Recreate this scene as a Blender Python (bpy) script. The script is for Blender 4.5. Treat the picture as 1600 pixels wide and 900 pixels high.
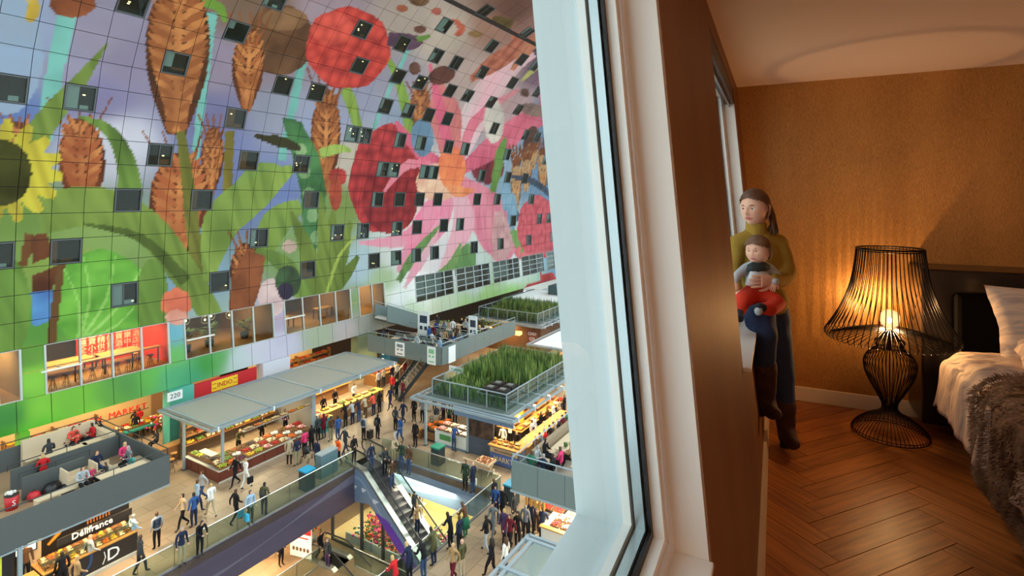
import bpy, bmesh, math, random
import numpy as np
from math import sin, cos, pi, radians, sqrt, atan2
from mathutils import Vector, Matrix, noise
for o in list(bpy.data.objects): bpy.data.objects.remove(o)
SC = bpy.context.scene; COL = SC.collection
random.seed(7)
# ---------------------------------------------------------------- camera
PHI = radians(25.86)                       # camera yaw, left of the room's long axis
cd = bpy.data.cameras.new('camera'); cam = bpy.data.objects.new('camera', cd); COL.objects.link(cam)
cam.location = (0, 0, 1.65); cam.rotation_euler = (pi/2, 0, PHI)
cd.sensor_width = 36; cd.lens = 36*850/1600; cd.shift_y = -140/1600; cd.clip_start = .05; cd.clip_end = 600
SC.camera = cam
# ---------------------------------------------------------------- sky and exposure
w = bpy.data.worlds.new('overcast_sky'); SC.world = w; w.use_nodes = True
wn = w.node_tree.nodes; wl = w.node_tree.links
bg = wn['Background']; bg.inputs['Color'].default_value = (.93, .97, 1, 1); bg.inputs['Strength'].default_value = 2.6
SC.view_settings.view_transform = 'Standard'; SC.view_settings.look = 'None'
SC.view_settings.exposure = 0; SC.view_settings.gamma = 1; SC.view_settings.use_curve_mapping = False
sd = bpy.data.lights.new('daylight_through_end_glazing', 'SUN'); sd.energy = 2.2; sd.angle = radians(25); sd.color = (1, .97, .92)
so = bpy.data.objects.new('daylight_through_end_glazing', sd); COL.objects.link(so)
so.rotation_euler = Vector((-.42, -.45, -.8)).to_track_quat('-Z', 'Y').to_euler()
# ---------------------------------------------------------------- helpers
def lin(c):
    return tuple(((x/255)/12.92 if x/255 <= .04045 else ((x/255+.055)/1.055)**2.4) for x in c)
MATS = {}
def mat(name, c=(128,128,128), rough=.6, metal=0., emit=0., ecol=None, noise_amt=0., nscale=8, bump=0., stretch=None, spec=.5, alpha=1.):
    if name in MATS: return MATS[name]
    m = bpy.data.materials.new(name); m.use_nodes = True; MATS[name] = m
    nt = m.node_tree; b = nt.nodes['Principled BSDF']
    col = lin(c)+(1,)
    b.inputs['Base Color'].default_value = col; b.inputs['Roughness'].default_value = rough; b.inputs['Metallic'].default_value = metal
    b.inputs['Specular IOR Level'].default_value = spec; m.diffuse_color = col
    if emit: b.inputs['Emission Color'].default_value = (lin(ecol) if ecol else lin(c))+(1,); b.inputs['Emission Strength'].default_value = emit
    if noise_amt or bump:
        tc = nt.nodes.new('ShaderNodeTexCoord'); mp = nt.nodes.new('ShaderNodeMapping'); nt.links.new(tc.outputs['Object'], mp.inputs['Vector'])
        if stretch: mp.inputs['Scale'].default_value = stretch
        n = nt.nodes.new('ShaderNodeTexNoise'); n.inputs['Scale'].default_value = nscale; n.inputs['Detail'].default_value = 5
        nt.links.new(mp.outputs['Vector'], n.inputs['Vector'])
        if noise_amt:
            r = nt.nodes.new('ShaderNodeMapRange'); r.inputs[1].default_value = .3; r.inputs[2].default_value = .7
            r.inputs[3].default_value = 1-noise_amt; r.inputs[4].default_value = 1+noise_amt
            nt.links.new(n.outputs['Fac'], r.inputs[0])
            mx = nt.nodes.new('ShaderNodeVectorMath'); mx.operation = 'SCALE'; mx.inputs[0].default_value = col[:3]
            nt.links.new(r.outputs[0], mx.inputs['Scale']); nt.links.new(mx.outputs[0], b.inputs['Base Color'])
        if bump:
            bp = nt.nodes.new('ShaderNodeBump'); bp.inputs['Strength'].default_value = bump; bp.inputs['Distance'].default_value = .01
            nt.links.new(n.outputs['Fac'], bp.inputs['Height']); nt.links.new(bp.outputs[0], b.inputs['Normal'])
    return m
def glass_mat(name, tint=(235,245,245), refl=.08, opac=0., oc=(200,210,210)):
    if name in MATS: return MATS[name]
    m = bpy.data.materials.new(name); m.use_nodes = True; MATS[name] = m; nt = m.node_tree; nt.nodes.clear()
    out = nt.nodes.new('ShaderNodeOutputMaterial'); tr = nt.nodes.new('ShaderNodeBsdfTransparent'); tr.inputs[0].default_value = lin(tint)+(1,)
    gl = nt.nodes.new('ShaderNodeBsdfGlossy'); gl.inputs['Roughness'].default_value = .02
    lw = nt.nodes.new('ShaderNodeLayerWeight'); lw.inputs[0].default_value = .12
    mr = nt.nodes.new('ShaderNodeMapRange'); mr.inputs[3].default_value = refl*.4; mr.inputs[4].default_value = refl*3
    nt.links.new(lw.outputs['Fresnel'], mr.inputs[0])
    mx = nt.nodes.new('ShaderNodeMixShader'); nt.links.new(mr.outputs[0], mx.inputs[0]); nt.links.new(tr.outputs[0], mx.inputs[1]); nt.links.new(gl.outputs[0], mx.inputs[2])
    last = mx
    if opac:
        df = nt.nodes.new('ShaderNodeBsdfDiffuse'); df.inputs[0].default_value = lin(oc)+(1,)
        m2 = nt.nodes.new('ShaderNodeMixShader'); m2.inputs[0].default_value = opac
        nt.links.new(mx.outputs[0], m2.inputs[1]); nt.links.new(df.outputs[0], m2.inputs[2]); last = m2
    nt.links.new(last.outputs[0], out.inputs[0]); return m
class MB:
    """collects boxes, tubes and lofts and links them as one mesh object"""
    def __init__(s): s.v = []; s.f = []; s.m = []; s.sm = []; s.M = None
    def add(s, vs, fs, m=0, sm=False):
        k = len(s.v)
        if s.M is not None: vs = [s.M @ Vector(p) for p in vs]
        s.v += [tuple(p) for p in vs]; s.f += [tuple(i+k for i in f) for f in fs]; s.m += [m]*len(fs); s.sm += [sm]*len(fs); return s
    def box(s, x0, x1, y0, y1, z0, z1, m=0):
        return s.add([(x0,y0,z0),(x1,y0,z0),(x1,y1,z0),(x0,y1,z0),(x0,y0,z1),(x1,y0,z1),(x1,y1,z1),(x0,y1,z1)],
                     [(0,3,2,1),(4,5,6,7),(0,1,5,4),(1,2,6,5),(2,3,7,6),(3,0,4,7)], m)
    def hexa(s, p, m=0):   # 8 corners ordered like box()
        return s.add(p, [(0,3,2,1),(4,5,6,7),(0,1,5,4),(1,2,6,5),(2,3,7,6),(3,0,4,7)], m)
    def bar(s, a, b, w=.05, h=.05, m=0):
        a = Vector(a); b = Vector(b); d = (b-a).normalized(); up = Vector((0,0,1)) if abs(d.z) < .95 else Vector((1,0,0))
        x = d.cross(up).normalized()*w/2; y = x.normalized().cross(d)*h/2
        return s.hexa([a-x-y, b-x-y, b+x-y, a+x-y, a-x+y, b-x+y, b+x+y, a+x+y][:8], m)
    def loft(s, rings, m=0, cap=True, sm=True, closed=True):
        n = len(rings[0]); vs = [p for r in rings for p in r]; fs = []
        for i in range(len(rings)-1):
            for j in range(n if closed else n-1):
                k = (j+1) % n; fs.append((i*n+j, i*n+k, (i+1)*n+k, (i+1)*n+j))
        s.add(vs, fs, m, sm)
        if cap and closed:
            s.add(rings[0], [tuple(range(n))[::-1]], m, False); s.add(rings[-1], [tuple(range(n))], m, False)
        return s
    def tube(s, pts, r, n=6, m=0, cap=True, sm=True):
        pts = [Vector(p) for p in pts]; rings = []; rr = r if isinstance(r, (list, tuple)) else [r]*len(pts)
        up = None
        for i, p in enumerate(pts):
            d = (pts[min(i+1, len(pts)-1)]-pts[max(i-1, 0)]).normalized()
            if up is None: up = Vector((0,0,1)) if abs(d.z) < .9 else Vector((1,0,0))
            x = d.cross(up)
            if x.length < 1e-4: x = d.cross(Vector((0,1,0)))
            x.normalize(); y = d.cross(x); up = -y if False else x.cross(d)
            rings.append([p+(x*cos(2*pi*k/n)+y*sin(2*pi*k/n))*rr[i] for k in range(n)])
        return s.loft(rings, m, cap, sm)
    def lathe(s, prof, n=16, m=0, c=(0,0,0), sm=True):
        rings = [[(c[0]+r*cos(2*pi*k/n), c[1]+r*sin(2*pi*k/n), c[2]+z) for k in range(n)] for r, z in prof]
        return s.loft(rings, m, True, sm)
    def ball(s, c, r, m=0, n=6, k=4):
        if not isinstance(r, (tuple, list)): r = (r, r, r)
        rings = [[(c[0]+r[0]*sin(pi*i/k)*cos(2*pi*j/n), c[1]+r[1]*sin(pi*i/k)*sin(2*pi*j/n), c[2]-r[2]*cos(pi*i/k)) for j in range(n)] for i in range(1, k)]
        s.loft(rings, m, False, True)
        b = [(c[0],c[1],c[2]-r[2])]+rings[0]; t = [(c[0],c[1],c[2]+r[2])]+rings[-1]
        s.add(b, [(0, (j+1)%n+1, j+1) for j in range(n)], m, True); s.add(t, [(0, j+1, (j+1)%n+1) for j in range(n)], m, True); return s
    def prism(s, poly, z0, z1, m=0):
        n = len(poly); return s.loft([[(x,y,z0) for x,y in poly], [(x,y,z1) for x,y in poly]], m, True, False)
    def build(s, name, mats, parent=None, origin=None, bevel=0):
        me = bpy.data.meshes.new(name)
        vs = s.v
        if origin is not None:
            vs = [(p[0]-origin[0], p[1]-origin[1], p[2]-origin[2]) for p in vs]
        me.from_pydata(vs, [], s.f)
        if not isinstance(mats, (list, tuple)): mats = [mats]
        for mm in mats: me.materials.append(mm)
        me.polygons.foreach_set('material_index', s.m); me.polygons.foreach_set('use_smooth', s.sm); me.update()
        o = bpy.data.objects.new(name, me); COL.objects.link(o)
        if parent is not None: o.parent = parent
        elif origin is not None: o.location = origin
        if bevel:
            bv = o.modifiers.new('bevel', 'BEVEL'); bv.width = bevel; bv.segments = 2; bv.limit_method = 'ANGLE'
        return o
def tag(o, label=None, cat=None, group=None, kind=None):
    if label: o['label'] = label
    if cat: o['category'] = cat
    if group: o['group'] = group
    if kind: o['kind'] = kind
    return o
def thing(name, label, cat, loc=(0,0,0), rz=0, group=None):
    o = bpy.data.objects.new(name, None); COL.objects.link(o); o.empty_display_size = .2
    o.location = loc; o.rotation_euler = (0,0,rz); return tag(o, label, cat, group)
def struct(o): o['kind'] = 'structure'; return o
def dup(o, parent=None):
    c = o.copy(); COL.objects.link(c)
    if parent is not None: c.parent = parent
    for ch in [x for x in o.children]: dup(ch, c)
    return c
def at(u, v, d):           # a point seen at (u, v) of the photograph, d metres ahead of the camera
    F = Vector((-sin(PHI), cos(PHI), 0)); R = Vector((cos(PHI), sin(PHI), 0))
    return Vector((0,0,1.65)) + d*(F + R*((u-800)/850) + Vector((0,0,1))*((310-v)/850))
# the hall has its own axes: a runs along it, b across it from our wall, h is height above its floor
HZ = -14.25; ALPHA = radians(115.86) - math.atan(510/850)
def hw(a, b, h=0): return Vector((a*cos(ALPHA)-b*sin(ALPHA), a*sin(ALPHA)+b*cos(ALPHA), HZ+h))
def hthing(name, label, cat, a, b, h=0, group=None, rz=0): return thing(name, label, cat, hw(a, b, h), ALPHA+rz, group)
def hstruct(o): o.location = hw(0,0,0); o.rotation_euler = (0,0,ALPHA); return struct(o)
SKIPTEXT = False
def text(body, size, m, parent, loc, rot, ext=.01, name='lettering', font=None, squash=1.):
    c = bpy.data.curves.new(name, 'FONT'); c.body = body; c.size = size; c.extrude = ext; c.align_x = 'CENTER'; c.align_y = 'CENTER'; c.resolution_u = 2
    t = bpy.data.objects.new(name, c); COL.objects.link(t)
    dg = bpy.context.evaluated_depsgraph_get(); me = bpy.data.meshes.new_from_object(t.evaluated_get(dg)); bpy.data.objects.remove(t)
    me.name = name; me.materials.clear(); me.materials.append(m)
    o = bpy.data.objects.new(name, me); COL.objects.link(o); o.location = loc; o.rotation_euler = rot; o.scale = (squash,1,1)
    if parent is not None: o.parent = parent
    return o

# ================================================================= THE ROOM
LEAN = .092
def xin(z): return -.06-LEAN*z
def wbox(mb, y0, y1, z0, z1, t0, t1, m=0):     # box that follows the leaning window wall; t = depth into the wall
    mb.hexa([(xin(z0)-t1,y0,z0),(xin(z0)-t0,y0,z0),(xin(z0)-t0,y1,z0),(xin(z0)-t1,y1,z0),
             (xin(z1)-t1,y0,z1),(xin(z1)-t0,y0,z1),(xin(z1)-t0,y1,z1),(xin(z1)-t1,y1,z1)], m)
def wallpaper(name, c1, c2, rough=.42, metal=.35):
    m = mat(name, c1, rough, metal); nt = m.node_tree; b = nt.nodes['Principled BSDF']
    tc = nt.nodes.new('ShaderNodeTexCoord'); mp = nt.nodes.new('ShaderNodeMapping'); mp.inputs['Scale'].default_value = (1,1,.12)
    n = nt.nodes.new('ShaderNodeTexNoise'); n.inputs['Scale'].default_value = 420; n.inputs['Detail'].default_value = 3
    n2 = nt.nodes.new('ShaderNodeTexNoise'); n2.inputs['Scale'].default_value = 3; mp2 = nt.nodes.new('ShaderNodeMapping'); mp2.inputs['Scale'].default_value = (1,1,.2)
    nt.links.new(tc.outputs['Object'], mp.inputs[0]); nt.links.new(mp.outputs[0], n.inputs['Vector'])
    nt.links.new(tc.outputs['Object'], mp2.inputs[0]); nt.links.new(mp2.outputs[0], n2.inputs['Vector'])
    ad = nt.nodes.new('ShaderNodeMath'); ad.operation = 'MULTIPLY_ADD'; ad.inputs[1].default_value = .35; nt.links.new(n2.outputs['Fac'], ad.inputs[0]); 
    ml = nt.nodes.new('ShaderNodeMath'); ml.operation = 'MULTIPLY'; ml.inputs[1].default_value = .75; nt.links.new(n.outputs['Fac'], ml.inputs[0]); nt.links.new(ml.outputs[0], ad.inputs[2])
    cr = nt.nodes.new('ShaderNodeValToRGB'); cr.color_ramp.elements[0].position = .38; cr.color_ramp.elements[0].color = lin(c2)+(1,)
    cr.color_ramp.elements[1].position = .68; cr.color_ramp.elements[1].color = lin(c1)+(1,)
    nt.links.new(ad.outputs[0], cr.inputs[0]); nt.links.new(cr.outputs[0], b.inputs['Base Color'])
    bp = nt.nodes.new('ShaderNodeBump'); bp.inputs['Strength'].default_value = .35; bp.inputs['Distance'].default_value = .002
    nt.links.new(n.outputs['Fac'], bp.inputs['Height']); nt.links.new(bp.outputs[0], b.inputs['Normal'])
    return m
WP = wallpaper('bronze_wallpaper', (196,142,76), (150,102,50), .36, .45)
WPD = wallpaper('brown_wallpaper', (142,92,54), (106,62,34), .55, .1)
M_REVEAL = mat('white_reveal_paint', (232,228,222), .45)
M_CEIL = mat('ceiling_paint', (232,204,182), .85)
M_ALU = mat('grey_blue_aluminium', (192,202,204), .45, .1)
M_BASE = mat('cream_skirting', (215,196,168), .5)
CZ = 2.6
mb = MB()
Y0, YB, XR = -2.6, 5.03, 3.3
W1 = (-1.7, 1.345, .80, 2.50); W2 = (2.78, 4.42, .85, 2.48)
for (t0, t1, m) in ((0, .006, 0), (.006, .10, 1), (.10, .30, 2)):
    wbox(mb, Y0, W1[0], 0, CZ, t0, t1, m); wbox(mb, W1[1], W2[0], 0, CZ, t0, t1, m); wbox(mb, W2[1], YB, 0, CZ, t0, t1, m)
    for W in (W1, W2):
        wbox(mb, W[0], W[1], 0, W[2], t0, t1, m); wbox(mb, W[0], W[1], W[3], CZ, t0, t1, m)
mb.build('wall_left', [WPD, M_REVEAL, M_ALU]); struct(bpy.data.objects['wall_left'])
struct(MB().box(-.8, XR+.2, YB, YB+.2, -.2, CZ+.2).build('wall_back', WP))
struct(MB().box(XR, XR+.2, Y0, YB, -.2, CZ+.2).build('wall_right', WP))
struct(MB().box(-.8, XR+.2, Y0-.2, Y0, -.2, CZ+.2).build('wall_front', WP))
struct(MB().box(-.64, XR+.2, Y0-.2, YB+.2, CZ, CZ+.2).build('ceiling', M_CEIL))
struct(MB().box(-.36, XR+.2, Y0-.2, YB+.2, -.25, -.012).build('floor', mat('plank_joint', (52,28,14), .9)))
FLOOR = bpy.data.objects['floor']
# herringbone oak planks, one object each
def wood(name, c1, c2, scale=1.):
    m = mat(name, c1, .42); nt = m.node_tree; b = nt.nodes['Principled BSDF']
    tc = nt.nodes.new('ShaderNodeTexCoord'); mp = nt.nodes.new('ShaderNodeMapping'); mp.inputs['Scale'].default_value = (1.2*scale,14*scale,1)
    oi = nt.nodes.new('ShaderNodeObjectInfo'); n = nt.nodes.new('ShaderNodeTexNoise'); n.noise_dimensions = '4D'; n.inputs['Scale'].default_value = 3; n.inputs['Detail'].default_value = 8
    nt.links.new(tc.outputs['Object'], mp.inputs[0]); nt.links.new(mp.outputs[0], n.inputs['Vector'])
    sc = nt.nodes.new('ShaderNodeMath'); sc.operation = 'MULTIPLY'; sc.inputs[1].default_value = 30; nt.links.new(oi.outputs['Random'], sc.inputs[0]); nt.links.new(sc.outputs[0], n.inputs['W'])
    ad = nt.nodes.new('ShaderNodeMath'); ad.operation = 'MULTIPLY_ADD'; ad.inputs[1].default_value = .22; nt.links.new(oi.outputs['Random'], ad.inputs[0]); nt.links.new(n.outputs['Fac'], ad.inputs[2])
    cr = nt.nodes.new('ShaderNodeValToRGB'); cr.color_ramp.elements[0].position = .35; cr.color_ramp.elements[0].color = lin(c2)+(1,)
    cr.color_ramp.elements[1].position = .85; cr.color_ramp.elements[1].color = lin(c1)+(1,)
    nt.links.new(ad.outputs[0], cr.inputs[0]); nt.links.new(cr.outputs[0], b.inputs['Base Color']); return m
OAK = wood('oak_plank', (196,122,60), (124,68,28))
PL, PW = .78, .13
me0 = MB().box(.002, PL-.002, .002, PW-.002, -.015, 0).build('plank', OAK, FLOOR, bevel=0); me0['proto'] = 1
planks = []
k = 0
ca, sa = cos(radians(45+4)), sin(radians(45+4))
def clipin(x, y): return -.5 < x < 2.9 and .5 < y < YB+.3
NN = 6                                     # plank length in plank widths
for i in range(-60, 70):
    for j in range(-8, 8):
        for o_ in (0, 1):
            if o_ == 0: cx, cy, ang, ccx, ccy = i*PW+2*PL*j, i*PW, 0, i*PW+2*PL*j+PL/2, i*PW+PW/2
            else: cx, cy, ang = (i+1)*PW, (i-2*NN+1)*PW+2*PL*j, pi/2; ccx, ccy = cx-PW/2, cy+PL/2
            wx = 1.4 + ccx*ca - ccy*sa; wy = 2.4 + ccx*sa + ccy*ca
            if not clipin(wx, wy): continue
            planks.append((1.4+cx*ca-cy*sa, 2.4+cx*sa+cy*ca, ang+radians(49), wx, wy))
seen = set(); n_ = 0
for (x, y, a, wx, wy) in planks:
    key = (round(wx, 2), round(wy, 2))
    if key in seen: continue
    seen.add(key)
    o = me0.copy(); COL.objects.link(o); o.parent = FLOOR; o.location = (x, y, random.uniform(-.0012, .0)); o.rotation_euler = (0, 0, a); n_ += 1
print('planks', n_)
bpy.data.objects.remove(me0)
# skirting
mb = MB(); mb.box(xin(0)-.02, XR, YB-.018, YB, 0, .115); struct(mb.build('baseboard_back', M_BASE, bevel=.004))
mb = MB(); wbox(mb, Y0, YB, 0, .1, -.018, 0.01); struct(mb.build('baseboard_left', M_BASE))
# windows
M_FR = mat('white_window_frame', (214,208,208), .35); M_BEAD = mat('white_glazing_bead', (240,240,236), .3)
M_GASK = mat('black_rubber_gasket', (18,18,24), .5); M_SPACER = mat('perforated_spacer', (190,204,208), .3, .6)
M_PANE = glass_mat('window_glass', (246,250,250), .02)
M_EXT = mat('pale_exterior_reveal', (200,210,212), .45, .05)
def window(nm, W):
    root = thing(nm, None, None, (0,0,0)); del_ = root; struct(root)
    def ring(part, w0, w1, t0, t1, m, jut=0):
        mb = MB(); y0, y1, z0, z1 = W
        wbox(mb, y0+w0, y0+w1, z0+w0, z1-w0, t0, t1); wbox(mb, y1-w1, y1-w0, z0+w0, z1-w0, t0, t1)
        wbox(mb, y0+w1, y1-w1, z0+w0, z0+w1, t0, t1); wbox(mb, y0+w1, y1-w1, z1-w1, z1-w0, t0, t1)
        return mb.build(part, m, root, bevel=.0)
    ring('frame', 0, .048, .083, .16, M_FR)
    ring('glazing_bead', .048, .066, .09, .115, M_BEAD)
    ring('gasket', .048, .085, .115, .122, M_GASK)
    ring('glass_spacer', .06, .088, .128, .15, M_SPACER)
    ring('outer_bead', .06, .098, .156, .176, M_BEAD)
    ring('outer_frame', .0, .075, .156, .30, M_EXT)
    mb = MB(); wbox(mb, W[0]+.05, W[1]-.05, W[2]+.05, W[3]-.05, .1235, .1265); mb.build('pane', M_PANE, root)
    mb = MB(); wbox(mb, W[0]+.05, W[1]-.05, W[2]+.05, W[3]-.05, .1515, .1545); mb.build('pane', M_PANE, root)
    return root
w1 = window('window_1', W1); w2 = window('window_2', W2)
mb = MB(); wbox(mb, W2[0]-.0, W2[1], .835, .853, -.035, .09); mb.build('sill', M_REVEAL, w2, bevel=.003)
mb = MB(); wbox(mb, W1[0]-.0, W1[1], .79, .803, -.004, .09); mb.build('sill', M_REVEAL, w1, bevel=.003)
M_BLIND = mat('dark_blind_cassette', (58,40,30), .5)
b = thing('roller_blind', 'dark brown roller blind rolled up at the head of the window behind the woman', 'blind', (0,0,0))
mb = MB(); wbox(mb, W2[0]+.01, W2[1]-.01, 2.36, 2.475, .005, .07); mb.build('cassette', M_BLIND, b)
mb = MB(); wbox(mb, W2[0]+.02, W2[1]-.02, 2.335, 2.362, .03, .042); mb.build('bottom_rail', mat('blind_rail', (120,110,104), .3, .6), b)

# pendant lamp added out of view behind the camera as warm room fill
cl = thing('pendant_lamp', 'round opal pendant lamp added behind the viewpoint to fill the bedroom with light', 'lamp', (1.9, -.6, 2.6))
MB().lathe([(0,-.03),(.06,-.03),(.065,0),(0,0)], 16).build('ceiling_rose', mat('lamp_white_metal', (220,214,204), .4), cl)
MB().tube([(0,0,-.03),(0,0,-.45)], .004, 5).build('cord', mat('lamp_white_metal', (220,214,204), .4), cl)
MB().ball((0,0,-.57), .12, 0, 20, 12).build('opal_globe', mat('opal_glass', (255,214,170), .4, emit=3, ecol=(255,190,130)), cl)
L_ = bpy.data.lights.new('added_room_fill', 'POINT'); L_.energy = 44; L_.color = (1,.66,.40); L_.shadow_soft_size = .12
o_ = bpy.data.objects.new('added_room_fill', L_); COL.objects.link(o_); o_.parent = cl; o_.location = (0,0,-.84)
# ================================================================= WIRE LAMP
LP = Vector((.715, 4.56, 0))
lamp = thing('table_lamp', 'large black wire lamp with flared openwork shade standing on the floor beside the bed', 'lamp', LP)
M_WIRE = mat('black_wire', (22,15,12), .35, .6)
def spl(pr, n):    # smooth interpolation through (r, z) points
    out = []
    P_ = [pr[0]]+pr+[pr[-1]]
    for i in range(1, len(P_)-2):
        for k in range(n):
            t = k/n; q = []
            for c in (0, 1):
                p0, p1, p2, p3 = (P_[i+j][c] for j in (-1,0,1,2))
                q.append(.5*((2*p1)+(p2-p0)*t+(2*p0-5*p1+4*p2-p3)*t*t+(3*p1-p0-3*p2+p3)*t**3))
            out.append(q)
    out.append(list(pr[-1])); return out
def cage(part, prof, n, r, rings=(), rn=5, ph=0, sub=5):
    mb = MB(); pr = spl(prof, sub)
    for k in range(n):
        a = 2*pi*(k+ph)/n; mb.tube([(q[0]*cos(a), q[0]*sin(a), q[1]) for q in pr], r, rn, cap=False)
    for (R_, z, rr) in rings:
        mb.tube([(R_*cos(2*pi*k/48), R_*sin(2*pi*k/48), z) for k in range(49)], rr, 5, cap=False)
    return mb.build(part, M_WIRE, lamp)
cage('base', [(.225,.012),(.228,.03),(.2,.07),(.14,.12),(.075,.155),(.045,.185)], 56, .0027, [(.225,.012,.004),(.226,.03,.003),(.045,.185,.006)])
cage('vase_body', [(.045,.185),(.05,.23),(.085,.3),(.135,.4),(.155,.47),(.15,.53),(.115,.585),(.075,.61)], 44, .0027, [(.046,.185,.006),(.075,.61,.004)])
cage('neck', [(.075,.61),(.085,.635),(.088,.655),(.07,.672),(.05,.682),(.042,.70),(.035,.735)], 32, .003, [(.072,.672,.004),(.036,.735,.005)])
cage('lamp_shade', [(.2,1.30),(.205,1.24),(.225,1.1),(.26,.97),(.315,.84),(.375,.735),(.395,.70),(.39,.675),(.365,.665),(.27,.70),(.15,.735),(.05,.748),(.035,.748)], 56, .0030,
     [(.2,1.30,.006),(.196,1.285,.004),(.04,.748,.004)])
mb = MB(); mb.lathe([(.0,.60),(.02,.60),(.022,.72),(.018,.735),(.013,.742),(.0,.742)], 14); mb.build('socket', mat('brass_socket', (120,86,40), .35, .8), lamp)
MG = bpy.data.materials.new('bulb_glass'); MG.use_nodes = True; nt = MG.node_tree; nt.nodes.clear()
out = nt.nodes.new('ShaderNodeOutputMaterial'); tr = nt.nodes.new('ShaderNodeBsdfTransparent'); em = nt.nodes.new('ShaderNodeEmission'); em.inputs[0].default_value = (1,.62,.28,1); em.inputs[1].default_value = 2.2
lw = nt.nodes.new('ShaderNodeLayerWeight'); lw.inputs[0].default_value = .5; mr = nt.nodes.new('ShaderNodeMapRange'); mr.inputs[3].default_value = .5; mr.inputs[4].default_value = .15
mx = nt.nodes.new('ShaderNodeMixShader'); nt.links.new(lw.outputs['Facing'], mr.inputs[0]); nt.links.new(mr.outputs[0], mx.inputs[0]); nt.links.new(tr.outputs[0], mx.inputs[1]); nt.links.new(em.outputs[0], mx.inputs[2]); nt.links.new(mx.outputs[0], out.inputs[0])
mb = MB(); mb.lathe([(0,.735),(.014,.738),(.022,.745),(.048,.768),(.062,.80),(.060,.835),(.042,.862),(.018,.874),(0,.876)], 20); mb.build('light_bulb', MG, lamp)
mb = MB(); mb.ball((0,0,.80), (.012,.012,.022), 0, 8, 6); mb.build('filament', mat('glowing_filament', (255,200,120), .5, emit=60, ecol=(255,200,120)), lamp)
ld = bpy.data.lights.new('lamp_light', 'POINT'); ld.energy = 58; ld.color = (1,.56,.22); ld.shadow_soft_size = .02
lo = bpy.data.objects.new('lamp_light', ld); COL.objects.link(lo); lo.parent = lamp; lo.location = (0,0,.825)
# ================================================================= BED
def cloth_grid(nx, ny, fn, thick=.0):
    mb = MB(); vs = [fn(i/(nx-1), j/(ny-1)) for j in range(ny) for i in range(nx)]
    mb.add(vs, [(j*nx+i, j*nx+i+1, (j+1)*nx+i+1, (j+1)*nx+i) for j in range(ny-1) for i in range(nx-1)], 0, True); return mb
bed = thing('bed', 'black bed with a tall thick headboard against the back wall', 'bed', (1.02, 4.5, 0))
M_BLK = mat('black_gloss_lacquer', (26,18,15), .28, noise_amt=.15, nscale=4)
BO = (1.02, 4.5, 0)
HBX = .905
mb = MB(); mb.box(HBX, XR-.05, 4.60, YB-.002, .10, 1.165); mb.build('headboard', M_BLK, bed, BO, bevel=.012)
mb = MB(); mb.box(HBX+.17, XR-.1, 4.52, 4.60, .3, 1.02); mb.build('headboard_cushion', mat('black_velvet', (8,7,7), .95, spec=.1), bed, BO, bevel=.03)
mb = MB(); mb.box(1.06, XR-.06, 2.0, 4.60, .22, .40); mb.build('bed_base', M_BLK, bed, BO, bevel=.01)
for (x, y) in ((1.12, 4.35), (1.12, 2.75)):
    mb = MB(); mb.box(x, x+.06, y, y+.10, .0, .22); mb.build('leg', mat('grey_bed_foot', (66,66,72), .5), bed, BO, bevel=.004)
mt = MB().box(1.05, XR-.07, 2.0, 4.50, .40, .58).build('mattress', mat('white_mattress', (200,190,180), .9), bed, BO, bevel=.04)
# duvet
def nz(x, y, z=0): return noise.noise(Vector((x, y, z)))
def fold(x, y):
    return .016*nz(x*3, y*7, 1)+.010*nz(x*6, y*15, 5)+.006*nz(x*14+3, y*24, 9)
def duvet_fn(s, t):
    y = 4.42 - t*2.4; W_ = XR-.14
    ln = s*(W_-.98+.42)                      # arc length from the left hem
    drop = .32+.05*sin(t*5)+.02*nz(0, y*4, 3)
    if ln < drop: x = .985-.03*math.sin(ln/drop*pi*.5)*0 + .02*nz(y*5, ln*3, 2)-.05*(1-ln/drop)*(1+.5*nz(y*7,0,0)); z = .665-(drop-ln)
    else: x = .985+(ln-drop); z = .665
    e = max(0, 1-abs(ln-drop)/.10); z -= .045*e*e; x += .02*e*e
    f = fold(x, y)
    he = max(0, (y-4.28)/.14); z -= .06*he*he
    return (x-(f if ln < drop else 0), y, z+(f*1.6 if ln >= drop else 0)+.02*sin(min(1, max(0, ln-drop)/.8)*pi))
M_LINEN = mat('pale_crumpled_linen', (214,184,160), .8, bump=.25, nscale=60)
_c = (mat, cloth_grid)
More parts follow.
